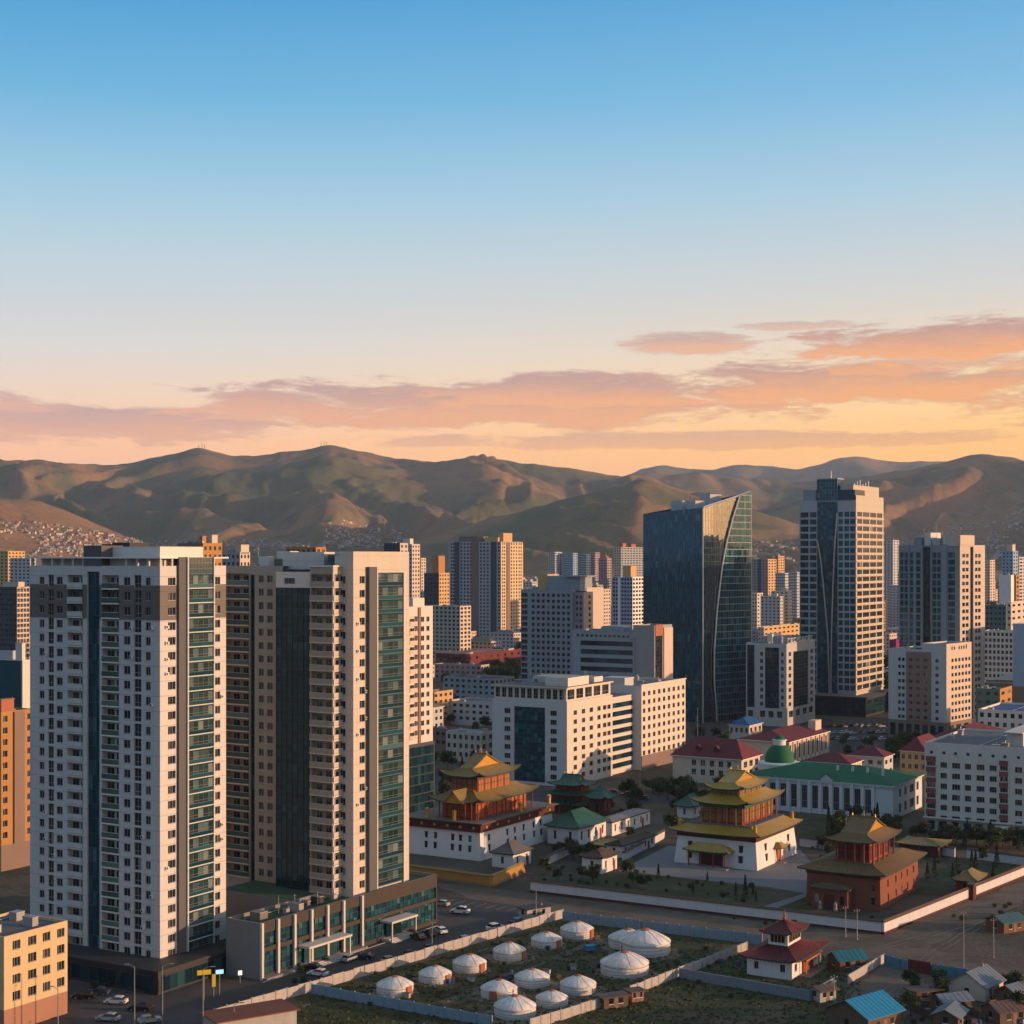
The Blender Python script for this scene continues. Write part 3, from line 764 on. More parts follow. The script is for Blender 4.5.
    w_ = MB(); w_.box(3, a - 4, B.Ly(160, 3) , B.Ly(103, 3), zc1 + .002, B.z(546.5, 0, 8)); w_.box(4, a - 5, 4, 9, zc1 + .004, zc1 + 1.2); w_.build('penthouse', W_BW, B.root)
    w_ = MB(); w_.box(8, a - 6, 16, 21, B.z(546.5, 0, 8) + .002, B.z(546.5, 0, 8) + .9); w_.box(8.5, 10, 23, 24.5, B.z(546.5, 0, 8) + .002, B.z(546.5, 0, 8) + .6); w_.build('roof_unit', M_DARK, B.root)
    # dark shop podium with a lit kiosk sign strip
    P = MB(); pa = [(-7.5, -6.5), (a + 9, -6.5), (a + 9, 4), (a, 4), (a, b + 1), (-7.5, b + 1)]
    P.prism(pa, -.2, 4.2, 0, 1); P.build('podium', [M_DARK, M_DARK], B.root)
    P = MB(); P.prism([(-7.9, -6.9), (a + 9.4, -6.9), (a + 9.4, 4.2), (a + .2, 4.2), (a + .2, -.1), (-.1, -.1), (-.1, b + 1.3), (-7.9, b + 1.3)], 4.202, 4.7, 0, 1); P.build('podium_cornice', [M_DARK, M_DARK], B.root)
    g = MB(); PF = Face(-7.5, -6.5, 0); glazing(g, PF.sub(0, .08), 1, a + 16, .4, 3.4, 2.2, 3.0, 0, 1, bar=.12)
    PL = Face(-7.5, b + 1, -math.pi / 2); glazing(g, PL.sub(0, .08), 2, b + 6, .4, 3.4, 2.4, 3.0, 0, 1, bar=.12)
    g.build('shop_front', [G_DARK, M_DFRAME], B.root)
    em = mat('blue_white_shop_light', (.3, .6, .9), .5)
    B.finish(); return B
TA = tower_a()

def tower_b():
    B = Bld('apartment_tower', 'tall beige apartment tower with corner balconies and a tall dark glass block', 'apartment tower', 353.3, 226, 409, 349, rot=57)
    a, b = B.a, B.b; z0 = 10.0; R = B.R()
    r = lambda px, y0=0: B.Rx(px, y0)
    zs = B.z(551.5); zm = B.z(567)
    fl = [80.0 - 3.04 * k for k in range(23)]
    y_slab = 5.2
    # the tall slab with the sunlit face
    mb = MB(); ops = []
    for zc in fl: ops.append(B.window(R, r(359.6), r(364.8), zc - .8, zc + .8, 'two'))
    facade(mb, R, a, z0, zs, ops)
    L = B.L(y_slab); lo = []
    for zc in fl: lo.append(B.window(L, 1.2, 3.0, zc - .8, zc + .8, 'two'))
    facade(mb, L, y_slab, z0, zs, lo)
    mb.quad((a, 0, z0), (a, y_slab + 14, z0), (a, y_slab + 14, zs), (a, 0, zs)); mb.quad((0, y_slab, zm), (a, y_slab, zm), (a, y_slab, zs), (0, y_slab, zs))
    mb.quad((0, 0, zs), (a, 0, zs), (a, y_slab, zs), (0, y_slab, zs))
    mb.build('wall', [W_B], B.root, weld=True)
    f = MB(); fbox(f, R, r(366.3), r(374), .01, .9, z0, B.z(567)); f.build('fin', W_FIN, B.root)
    s1, s2 = r(376.4), r(402.2); w = s2 - s1; c = (s1 + s2) / 2
    for zc in fl: B.add('bay_window', bay_mesh(w, 3.04, .3, 5, W_FIN, G_BAY, G_TEAL, M_BFRAME), R, c, zc - 1.55)
    f = MB(); fbox(f, R, s1 - .3, s1, .01, .5, z0, fl[0] + 1.5); fbox(f, R, s2, s2 + .3, .01, .5, z0, fl[0] + 1.5); f.build('bay_edge', W_BW, B.root)
    for zc in fl:
        if R_.random() < .3: air_con(B, R, r(R_.choice((357.5, 365.5))), zc - R_.uniform(.4, 1.0))
    for zc in fl:                                          # slot windows near the far edge
        q = r(405.5); B.add('window', window_mesh(.5, 1.3, 'plain'), R, q, zc - .6, .012)
    # corner balcony block pushed out on the left
    xo = -3.0; y1, y2 = B.Ly(333, xo), B.Ly(310, xo)
    xe = B.Rx(345, y1); zb = B.z(567, 0, y1)
    mb = MB(); L2 = B.L(y2, xo); W2 = y2 - y1; R2 = Face(xo, y1, 0); WR = max(xe - xo, 2.6)
    ops = []; ro = []
    for zc in fl:
        ops.append((.35, W2 - .35, zc - 1.45, zc + 1.2, 1.2, True)); ro.append((.3, WR - .5, zc - 1.45, zc + 1.2, .5, True))
        B.add('balcony', balcony_mesh(W2 + .1, 1.1, .25, W_B_SHADE, W_B), L2, W2 / 2, zc - 1.44)
        B.add('balcony', balcony_mesh(WR, 1.1, .25, W_B, W_BW), R2, WR / 2, zc - 1.44)
        B.add('balcony_door', window_mesh(1.5, 2.2, 'door'), L2, W2 * .28, zc - 1.4, -1.1)
        B.add('balcony_door', window_mesh(1.5, 2.2, 'door'), L2, W2 * .68, zc - 1.4, -1.1)
        B.add('balcony_door', window_mesh(1.2, 2.0, 'door'), R2, WR * .45, zc - 1.4, -.40)
    facade(mb, L2, W2, z0, zb, ops, 1); facade(mb, R2, WR, z0, zb, ro)
    mb.quad((xo, y1, zb), (a * .6, y1, zb), (a * .6, y2, zb), (xo, y2, zb)); mb.quad((xo, y2, z0), (0.5, y2, z0), (.5, y2, zb), (xo, y2, zb))
    mb.quad((xo + WR, y1, z0), (xo + WR, y1 + 3, z0), (xo + WR, y1 + 3, zb), (xo + WR, y1, zb))
    mb.quad((xe, y_slab, z0), (0, y_slab, z0), (0, y_slab, zb), (xe, y_slab, zb))
    mb.build('balcony_block_wall', [W_B, W_B_SHADE], B.root, weld=True)
    q = MB(); q.box(xo - .3, xo + WR + .2, y1 - .3, y2 + .1, zb + .003, zb + .35); q.build('roof_slab', W_BW, B.root)
    # dark glass block with a white head
    xg = -1.6; y3 = B.Ly(276, xg); zg = B.z(572, 0, y2); Lg = B.L(y3, xg); Wg = y3 - y2 - .01
    mb = MB(); zgl = B.z(588, 0, y2)
    wo = [B.window(Lg, Wg * .22, Wg * .5, zgl + .9, zgl + 2.2, 'three')]
    facade(mb, Lg, Wg, zgl, zg, wo); mb.quad((xg, y2, zg), (8, y2, zg), (8, y3, zg), (xg, y3, zg)); mb.quad((xg, y3, z0), (2, y3, z0), (2, y3, zg), (xg, y3, zg))
    mb.build('head_wall', [W_BW], B.root)
    g = MB(); glazing(g, Lg, 0, Wg, z0, zgl, 1.5, 1.52, 0, 1, bar=.07, jit=.012); g.build('dark_glass_wall', [G_DARK, M_DFRAME], B.root)
    # plain wing behind with two window columns, then the balcony stack beside the first tower
    xw = .8; y4 = B.Ly(254.5, xw); y5 = B.Ly(249.5, xw); y6 = B.Ly(222, xw); zw = B.z(566, 0, y4)
    Lw = B.L(y6, xw); Ww = y6 - y3; v = lambda px: y6 - B.Ly(px, xw)
    mb = MB(); ops = []
    for zc in fl:
        ops.append(B.window(Lw, v(258.8), v(263.6), zc - .8, zc + .8, 'two')); ops.append(B.window(Lw, v(267.2), v(272.6), zc - .8, zc + .8, 'two'))
        p, e = v(226), v(249.2)
        ops.append((p, e, zc - 1.45, zc + 1.2, 1.4, True))
        B.add('balcony', balcony_mesh(e - p, 1.1, .3, G_RAIL, W_B), Lw, (p + e) / 2, zc - 1.44)
        B.add('balcony_door', window_mesh(2.0, 2.2, 'door'), Lw, p + (e - p) * .3, zc - 1.4, -1.3)
        B.add('balcony_door', window_mesh(1.6, 1.5, 'two'), Lw, p + (e - p) * .7, zc - .7, -1.3)
    ops.append((v(250.2), v(254.6), z0 + .5, zw - 2, .5, False))
    facade(mb, Lw, Ww, z0, zw, ops)
    mb.quad((xw, y3, zw), (a, y3, zw), (a, y6, zw), (xw, y6, zw)); mb.quad((xw, y6, z0), (xw, y6, zw), (a, y6, zw), (a, y6, z0))
    mb.quad((a, y_slab + 14, z0), (a, y6, z0), (a, y6, zw), (a, y_slab + 14, zw))
    mb.build('wing_wall', [W_B_SHADE], B.root, weld=True)
    g = MB(); glazing(g, Lw.sub(0, -.4), v(250.2), v(254.6), z0 + .5, zw - 2, 1.2, 3.04, 0, 1, bar=.12); g.build('glazed_strip', [G_DARK, M_DFRAME], B.root)
    q = MB(); q.box(3, 12, y2 + 1, y3 + 2, zg - .5, B.z(552, 0, y3)); q.build('penthouse', W_A, B.root)
    q = MB(); q.quad((0, y_slab, zm - .6), (a, y_slab, zm - .6), (a, y3, zm - .6), (0, y3, zm - .6)); q.build('roof_terrace', M_ROOF, B.root)
    for k in range(6):
        q = MB(); q.tube((1 + k * 1.6, y1 + 1, zb + .36), (1 + k * 1.6, y1 + 1, zb + 2.6), .12, .12, 6); q.build('roof_post', M_METAL, B.root)
    q = MB(); q.box(0, a * .7, y1 + .6, y2 - .4, zb + 2.6, zb + 2.85); q.box(2, a * .6, y1 + 2, y2 - 1, zb, zb + 2.59, 1); q.build('roof_canopy', [M_METAL, G_TEAL], B.root)
    q = MB(); q.box(9, 9 + 3, y3 + 5, y3 + 9, zw, zw + 3.4); q.box(6, 8, y3 + 9, y3 + 12, zw, zw + 2.2); q.build('stair_head', W_BW, B.root)
    roof_units(B, 2, a - 1, y3 + 2, y6 - 2, zw + .01, 5)
    B.finish(); return B
TB = tower_b()

def podium_hall():
    """two-storey glass hall between the towers, green roof"""
    wall = mat('grey_stone_cladding', (.20, .195, .195), .8, .12, .4, lines=.25, lh=.75); bronze = mat('dark_bronze_cladding', (.048, .041, .037), .7, .15, .4, lines=.2, lh=.75)
    pil = mat('pale_stone_pilaster', (.5, .46, .42), .8, .06, .3)
    green = mat('green_roof_felt', (.045, .085, .05), .95, .25, .1)
    C = gp(260, 980.5); rot = None
    B = Bld('podium_hall', 'long low glass-fronted hall with pale pilasters, at the foot of the beige tower', 'commercial building', 260, 226, 437, C.y, rot=56.5)
    a, b = B.a, B.b; zt = B.z(923.5)
    br = B.Rx(362)
    mb = MB(); R = B.R(); L = B.L(b)
    facade(mb, L, b, 0, zt, (), 0); mb.quad((a, 0, 0), (a, b + 6, 0), (a, b + 6, zt), (a, 0, zt)); mb.quad((0, b, 0), (0, b, zt), (a, b + 0, zt), (a, b, 0))
    flat_roof(mb, 0, a, 0, b, zt, .8, 0, 1, .4)
    facade(mb, R, a, 0, zt, [(.6, br, .9, zt - 2.2, .4, False), (br + .8, a - .4, 1.0, zt - 3.0, .4, False)], 2)
    mb.build('wall', [wall, green, bronze], B.root, weld=True)
    # roof continues back round the tower's foot
    q = MB(); q.box(a * .35, a, b + .01, b + 22, 0, zt - .3, 0, 1); q.build('rear_wing', [wall, green], B.root)
    g = MB(); glazing(g, R.sub(0, -.3), .6, br, .9, zt - 2.2, 1.3, 1.25, 0, 1, bar=.08); g.build('glass_front', [G_TEAL, M_DFRAME], B.root)
    g = MB(); glazing(g, R.sub(0, -.3), br + .8, a - .4, 1.0, zt - 3.0, 1.3, 1.25, 0, 1, bar=.08); g.build('glass_front', [G_TEAL, M_DFRAME], B.root)
    q = MB(); fbox(q, R, .9, br - .1, .02, .16, zt * .48, zt * .48 + .9); q.build('spandrel', bronze, B.root)
    q = MB(); fbox(q, R, br + .9, a - .5, .02, .16, zt * .46, zt * .46 + .8); q.build('spandrel', bronze, B.root)
    for px in (260.8, 277, 293.5, 310.5, 326.5, 342.5, 361):
        q = MB(); u = B.Rx(px); fbox(q, R, u - .3, u + .3, .02, .6, 0, zt + .02); q.build('pilaster', pil, B.root)
    for (p, e, z) in ((297, 340, 4.4), (380, 406, 4.3)):
        q = MB(); u0, u1 = B.Rx(p), B.Rx(e); fbox(q, R, u0, u1, .02, 3.4, z, z + .45)
        for u in (u0 + .4, u1 - .4): fbox(q, R, u - .14, u + .14, 2.9, 3.2, 0, z)
        q.build('entrance_canopy', [pil], B.root)
        q = MB(); fbox(q, R, u0 + 2, u1 - 2, .02, .22, .1, z - .4); q.build('entrance_door', [G_DARK], B.root)
        q = MB()
        for k in range(4): fbox(q, R, u0 + .5, u1 - .5, .02, 3.6 - k * .5, .16 * k, .16 * (k + 1))
        q.build('steps', pil, B.root)
    q = MB(); fbox(q, R, .3, br, .02, 1.6, 0, .5); q.build('planter', [wall], B.root)
    roof_units(B, 2, a * .5, 1, b - 1, zt - .8, 7)
    B.finish(); return B
PH = podium_hall()
# ------------------------------------------------------------------ office towers and blocks in the middle of the picture
C_CREAM = mat('cream_render', (.50, .44, .37), .85, .08, .15, streak=.08)
C_PINK = mat('pinkish_beige_render', (.52, .43, .36), .85, .07, .15, streak=.07)
C_GREY = mat('blue_grey_panel', (.27, .30, .33), .75, .08, .15, streak=.06, lines=.15, lh=3.3)
C_LGREY = mat('light_grey_panel', (.42, .43, .44), .8, .08, .15, streak=.08)
C_STONE = mat('grey_stone', (.30, .29, .28), .85, .12, .4, lines=.15, lh=.9)
C_BROWN = mat('brown_stone', (.20, .145, .125), .85, .1, .3)
C_TERRA = mat('terracotta_render', (.33, .13, .08), .85, .1, .2)
C_OCHRE = mat('ochre_render', (.36, .19, .075), .85, .1, .2, streak=.08)
C_YEL = mat('yellow_render', (.50, .33, .16), .85, .1, .2, streak=.1)
C_RED = mat('dull_red_cladding', (.13, .032, .03), .85, .1, .2)
C_MAROON = mat('maroon_sheet_roof', (.12, .026, .032), .7, .12, .2, lines=0)
C_BLUE = mat('bright_blue_sheet_roof', (.022, .09, .22), .65, .1, .2)
C_GREENR = mat('green_sheet_roof', (.015, .105, .05), .7, .15, .25)
C_MINT = mat('grey_green_render', (.30, .36, .33), .85, .08, .2)
C_NAVY = mat('navy_panel', (.05, .065, .09), .6, .1, .2)
C_BLUEW = mat('pale_blue_render', (.24, .34, .47), .8, .08, .2)
C_TEALW = mat('teal_render', (.07, .15, .14), .8, .1, .2)
C_PURP = mat('dusty_mauve_render', (.30, .24, .26), .85, .08, .2)
M_CURVE = mat('pale_metal_edge', (.55, .55, .53), .35, .05, 1, metallic=.5)

def glass_tower():
    B = Bld('glass_tower', 'teal glass tower with a sloping top and a curved white line down it', 'office tower', 703, 643.3, 750, 820, rot=42)
    a, b = B.a, B.b; zc = B.z(507.5); zt = B.z(492, a, 0); zl = B.z(514, 0, b)
    L, R = B.L(b), B.R(); top = lambda u: zc + (zt - zc) * (u / a)
    g = MB(); glazing(g, L, 0, b, 0, zc, 1.75, 3.4, 0, 1, bar=.10, jit=.012, vbar=.08, ztop=lambda u: zl + (zc - zl) * u / b)
    g.build('left_glass_wall', [G_TOWERB, M_DFRAME], B.root)
    pts = [(497, 738.5), (515, 732.5), (540, 726), (567, 721), (610, 716), (650, 713.3), (680, 713), (712, 715.5)]
    cz = [B.z(y, B.Rx(x), 0) for y, x in pts]; cu = [B.Rx(x) for y, x in pts]
    def curve(z):
        return float(np.interp(z, cz[::-1], cu[::-1]))
    g = MB(); glazing(g, R, 0, a, 0, zc, 2.1, 3.4, 0, 1, bar=.10, jit=.012, vbar=.08, ztop=top)
    g.build('right_glass_wall', [G_TOWER, M_DFRAME], B.root)
    sk = MB(); glazing(sk, R.sub(0, 1.1), 0, a, 0, zc, 2.1, 3.6, 0, 1, bar=.42, jit=.015, vbar=.05, ztop=lambda u: top(u) + .2, uclip=curve)
    sk.build('outer_glass_skin', [G_TEAL, mat('pale_floor_band', (.20, .24, .23), .5, .05, 1)], B.root)
    f = MB(); zs = np.linspace(0, top(cu[0]) , 40)
    for z0, z1 in zip(zs[:-1], zs[1:]):
        u0, u1 = curve(z0), curve(z1)
        f.tube(R.p(u0, z0, .75), R.p(u1, z1, .75), .5, .5, 6, 0, False)
    f.build('curved_fin', M_CURVE, B.root)
    f = MB(); f.tube(R.p(0, zc, .1), R.p(a, zt, .1), .55, .55, 6); f.tube((-.05, -.05, 0), (-.05, -.05, zc), .3, .3, 6); f.tube(R.p(a, 0, .8), R.p(a, zt, .8), .35, .35, 6)
    f.build('edge_trim', M_CURVE, B.root)
    w = MB(); w.quad((a, 0, 0), (a, b, 0), (a, b, zt - 6), (a, 0, zt)); w.quad((0, b, 0), (0, b, zl), (a, b, zt - 6), (a, b, 0))
    w.quad((.1, .1, zc - 2.5), (a - .1, .1, zt - 3.5), (a - .1, b - .1, zt - 6.5), (.1, b - .1, zl - 2.5), 1); w.build('rear_wall', [M_DARK, M_ROOF], B.root)
    for (x, y, w_, l, h) in ((6, b * .25, 8, 6, 3.6), (10, b * .55, 12, 8, 3.0), (20, b * .3, 9, 7, 4)):
        q = MB(); z = zc + (zt - zc) * x / a - 4; q.box(x, x + w_, y, y + l, z, z + 3 + h); q.build('plant_room', C_LGREY, B.root)
    for k in range(7):
        q = MB(); q.tube((2 + k * 2, b * .5, zc - 2), (2 + k * 2, b * .5, zc + 2.4), .12, .12, 5); q.build('roof_mast', M_METAL, B.root)
    B.finish()
glass_tower()

def tall_tower():
    B = Bld('office_tower', 'tallest tower, pale framed windows with a dark glass bay and two curved ribs narrowing downwards', 'office tower', 856, 799.5, 883.5, 860)
    a, b = B.a, B.b; fh = 3.9; L, R = B.L(b), B.R()
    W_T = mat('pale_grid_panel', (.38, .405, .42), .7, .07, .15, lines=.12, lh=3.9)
    W_T_LIT = mat('sunlit_grid_panel', (.46, .41, .34), .7, .07, .15, lines=.12, lh=3.9)  # warmer copy of the grid panel; sunlight put into its colour
    u = lambda px: b - B.Ly(px); r = lambda px: B.Rx(px)
    zl, zr, zR = B.z(500), B.z(496), B.z(495); zcore = B.z(479.5, 0, u(837)); z0 = 11
    g0, g1 = u(817), u(837.6)
    rows = [z0 + 2 + k * fh for k in range(25)]
    mb = MB(); ops = []
    for z in rows:
        for (p, q) in ((800.4, 808.5), (809.9, 816.5), (838.4, 842.8), (844.4, 849.3), (850.1, 855.1)):
            if z + 2.6 < zl - .5: ops.append(B.window(L, u(p), u(q), z, z + 2.8, 'two', G_TEAL, M_DFRAME))
    ops.append((g0, g1, z0, zl, .9, False))
    facade(mb, L, b, 0, zl, ops); 
    ro = []
    for z in rows:
        for (p, q) in ((857.2, 862.0), (862.8, 869.2), (870.0, 876.0), (876.8, 882.2)):
            if z + 2.6 < zR - .5: ro.append(B.window(R, r(p), r(q), z + .3, z + 2.8, 'two', G_WIN, M_DFRAME))
    mr = MB(); facade(mr, R, a, 0, zR, ro); mr.build('wall', W_T_LIT, B.root)
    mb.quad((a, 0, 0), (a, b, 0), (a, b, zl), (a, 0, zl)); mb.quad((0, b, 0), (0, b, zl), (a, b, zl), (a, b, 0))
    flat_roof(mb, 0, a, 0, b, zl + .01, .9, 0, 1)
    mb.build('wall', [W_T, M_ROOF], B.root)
    # sunlit face carries shallow floor ledges
    for k, z in enumerate(rows):
        q = MB(); fbox(q, R, -.3, a + .3, .01, .45, z - .75, z - .25); q.build('floor_ledge', W_T_LIT, B.root)
    g = MB(); glazing(g, L.sub(0, -.7), g0, g1, z0, zl + .02, 1.6, fh / 2, 0, 1, bar=.06, jit=.014); g.build('glass_bay', [G_TEAL, M_DFRAME], B.root)
    g = MB(); glazing(g, L.sub(0, .2), g0, g1, zl, zcore, 1.6, fh / 2, 0, 1, bar=.06, jit=.014)
    Rc = Face(-.2, b - g1, 0); glazing(g, Rc, 0, 9, zl, zcore, 1.6, fh / 2, 0, 1, bar=.06, jit=.014); g.build('glass_crown', [G_TEAL, M_METAL], B.root)
    q = MB(); q.box(-.1, 9, b - g1 + .1, b - g0 - .1, zl - .5, zcore - .3); q.box(-.4, 9.2, b - g1 - .2, b - g0 + .2, zcore, zcore + .5, 1); q.build('crown_core', [C_GREY, W_T], B.root)
    for pts in (((540, 817.3), (560, 821), (585, 823.5), (605, 825.3), (637, 828.2), (690, 829.4)), ((513, 837.4), (550, 834.6), (580, 833.4), (605, 832.6), (640, 831.6), (690, 831.2))):
        zz = [B.z(y, 0, B.Ly(x)) for y, x in pts]; uu = [u(x) for y, x in pts]; q = MB()
        z = np.linspace(z0, zz[0], 26); w = np.interp(z, zz[::-1], uu[::-1])
        for i in range(25): q.tube(L.p(w[i], z[i], .25), L.p(w[i + 1], z[i + 1], .25), .42, .42, 6, 0, False)
        q.build('curved_rib', M_CURVE, B.root)
    # crown pieces
    q = MB(); fbox(q, L, u(803), u(815.5), -9, -.5, zl - .8, B.z(489)); q.build('roof_pavilion', C_GREY, B.root)
    q = MB(); q.box(1.5, a - 2, 2, b - g1 - 1, zR - .8, B.z(484.5)); q.build('roof_pavilion', W_T_LIT, B.root)
    q = MB(); q.box(-.2, a * .35, .6, b - g1 - .5, zl, B.z(489.5)); q.build('roof_pavilion', G_TEAL, B.root)
    for k in range(6):
        q = MB(); x = a * (.25 + .1 * k); q.box(x, x + 1.4, 5, 7, B.z(484.5), B.z(484.5) + 1.5 + (k % 3)); q.build('roof_unit', M_METAL, B.root)
    q = MB(); q.tube((6, b * .5, zcore), (6, b * .5, zcore + 5), .2, .1, 6); q.tube((6, b * .5, zcore + 2.5), (8, b * .5, zcore + 2.5), .1, .1, 5); q.build('roof_mast', M_METAL, B.root)
    q = MB(); q.box(-9, a + 3, -8, b + 6, 0, 9.5, 0, 1); q.box(-9.6, a + 3.6, -8.6, b + 6.6, 9.51, 10.6, 0, 1); q.build('podium', [M_DARK, M_ROOF], B.root)
    g = MB(); PR = Face(-9, -8, 0); PL = Face(-9, b + 6, -math.pi / 2); glazing(g, PR.sub(0, .1), 1, a + 11, 1, 9, 2.2, 2.6, 0, 1); glazing(g, PL.sub(0, .1), 1, b + 13, 1, 9, 2.2, 2.6, 0, 1); g.build('podium_glass', [G_DARK, M_DFRAME], B.root)
    B.finish()
tall_tower()

# right tower with vertical window strips
W_N = mat('cool_grey_panel', (.23, .26, .285), .75, .07, .15, lines=.15, lh=3.5); W_N_LIT = mat('sunlit_pink_panel', (.50, .42, .36), .8, .07, .15, lines=.15, lh=3.5)  # cool left and warm right copies: shade and sun put into panel colour
BN = Bld('office_tower', 'grey apartment tower with dark vertical strips and a pink right face, behind the brown-striped block', 'office tower', 960, 898.5, 985, 800, rot=50)
def right_tower():
    B = BN; a, b = B.a, B.b; L, R = B.L(b), B.R(); u = lambda px: b - B.Ly(px); r = lambda px: B.Rx(px); zt = B.z(545); fh = 3.5
    mb, mr = MB(), MB(); ops, ro = [], []
    for k in range(24):
        z = 4 + k * fh
        if z + 2.4 > zt - 1: break
        for (p, q) in ((900.2, 903.6), (904.4, 907.8), (910, 913.2), (915.8, 920.4), (932.5, 936.4), (937, 940.8), (948, 955)): ops.append(B.window(L, u(p), u(q), z, z + 2.8, 'two', G_TEAL, M_DFRAME))
        for (p, q) in ((962.2, 965.0), (965.8, 968.6), (975, 977.4), (978, 980.6)): ro.append(B.window(R, r(p), r(q), z + .3, z + 2.1, 'two', None, M_DFRAME))
    ops.append((u(923), u(930.6), 3, zt - .8, .8, False)); ro.append((r(970.2), r(973.4), 3, zt - .8, .8, False))
    facade(mb, L, b, 0, zt, ops); facade(mr, R, a, 0, zt, ro)
    mb.quad((a, 0, 0), (a, b, 0), (a, b, zt), (a, 0, zt)); mb.quad((0, b, 0), (0, b, zt), (a, b, zt), (a, b, 0)); flat_roof(mb, 0, a, 0, b, zt + .01, 1, 0, 1)
    mb.build('wall', [W_N, M_ROOF], B.root); mr.build('wall', W_N_LIT, B.root)
    g = MB(); glazing(g, L.sub(0, -.7), u(923), u(930.6), 3, zt - .8, 1.5, 1.75, 0, 1); glazing(g, R.sub(0, -.7), r(970.2), r(973.4), 3, zt - .8, 1.5, 1.75, 0, 1); g.build('dark_strip', [G_DARK, M_DFRAME], B.root)
    for (p, q) in ((908.6, 909.6), (921.6, 922.8), (931, 932.2), (942, 947)):
        f = MB(); fbox(f, L, u(p), u(q), .02, .7, 0, zt + .3); f.build('pier', W_N, B.root)
    q = MB(); q.box(-.3, a * .55, -.3, b * .23, zt - .5, B.z(535)); q.build('lift_house', W_N_LIT, B.root)
    for (x, w, h) in ((.3, .1, 5), (.45, .12, 3.6), (.6, .1, 6.5), (.75, .12, 4)):
        q = MB(); q.box(a * .3, a * .7, b * x, b * (x + w), zt - .9, zt + h); q.build('plant_room', R_.choice((W_N, W_BW, C_LGREY)), B.root)
    for k in range(5):
        q = MB(); q.tube((a * .4, b * (.35 + .1 * k), zt), (a * .4, b * (.35 + .1 * k), zt + 6 + 3 * (k % 3)), .13, .08, 5); q.build('roof_mast', M_METAL, B.root)
    B.finish()
right_tower()

def brown_block():
    B = Bld('hotel_block', 'white mid-rise with a brown middle strip and dark red stone base', 'building', 946.5, 888.5, 971.5, 738, rot=50)
    a, b = B.a, B.b; L, R = B.L(b), B.R(); u = lambda px: b - B.Ly(px); r = lambda px: B.Rx(px); z1, z2 = B.z(650.5), B.z(644); fh = 3.35; base = 8.5
    brown = mat('brown_clad_strip', (.22, .15, .12), .8, .08, .2)
    mb = MB(); ops = []; ro = []
    for k in range(int((z1 - base - 1) / fh)):
        z = base + .8 + k * fh
        for (p, q) in ((898, 900.8), (901.8, 904.6)): ops.append(B.window(L, u(p), u(q), z, z + 1.6, 'one'))
        for (p, q) in ((935.3, 938.6),): ops.append(B.window(L, u(p), u(q), z, z + 1.6, 'one'))
        for p in (951.5, 954.9, 958.3, 961.7, 965.1, 968.3): ro.append(B.window(R, r(p), r(p + 2.1), z + .1, z + 1.7, 'one'))
    facade(mb, L, b, 0, z1, ops, 0, [(0, base, 2)]); facade(mb, R, a, 0, z2, ro, 3, [(0, base, 2)])
    y_ = b - u(922)
    mb.quad((a, 0, 0), (a, b, 0), (a, b, z1), (a, 0, z1)); mb.quad((0, b, 0), (0, b, z1), (a, b, z1), (a, b, 0)); flat_roof(mb, 0, a, y_, b, z1 + .01, .9, 0, 1)
    mb.quad((0, 0, z1), (0, 0, z2), (0, y_, z2), (0, y_, z1)); mb.quad((0, y_, z1), (0, y_, z2), (a, y_, z2), (a, y_, z1)); mb.quad((a, 0, z1), (a, y_, z1), (a, y_, z2), (a, 0, z2)); flat_roof(mb, 0, a, 0, y_, z2 + .01, .7, 0, 1)
    mb.build('wall', [C_LGREY, M_ROOF, C_BROWN, C_PINK], B.root)
    # brown strip, standing slightly proud, with its own windows
    s0, s1 = u(906.4), u(931); f = MB(); so = []; SF = L.sub(s0, .35)
    for k in range(int((z1 - base - 1) / fh)):
        z = base + .8 + k * fh
        for p in (909.2, 916.5, 924): so.append(B.window(SF, u(p) - s0, u(p + 3.4) - s0, z, z + 1.6, 'two'))
    facade(f, SF, s1 - s0, base, z1 - 1.2, so); fbox(f, L, s0, s0 + .05, 0, .35, base, z1 - 1.2); fbox(f, L, s1 - .05, s1, 0, .35, base, z1 - 1.2); fbox(f, L, s0, s1, 0, .35, z1 - 1.2, z1 - 1.15)
    f.build('brown_strip', brown, B.root)
    for k in range(7):
        f = MB(); p = 890.5 + k * 8; fbox(f, L, u(p), u(p + 5), .02, .12, 1, base - 1.6); f.build('ground_floor_window', G_DARK, B.root)
    for k in range(3):
        f = MB(); p = 949 + k * 7.4; fbox(f, R, r(p), r(p + 4.6), .02, .12, 1, base - 1.6); f.build('ground_floor_window', G_DARK, B.root)
    # row of sign letters near the top of the right face, unreadable at this size
    f = MB()
    for k in range(7):
        p = r(951.5) + k * (r(968) - r(951.5)) / 7
        if k == 2: continue
        fbox(f, R, p, p + .9, .02, .2, z2 - 3.0, z2 - 1.4 + .4 * (k == 6))
    f.build('sign_letters', M_DARK, B.root)
    roof_units(B, 0, a, y_, b, z1 - .9, 5); B.finish()
brown_block()

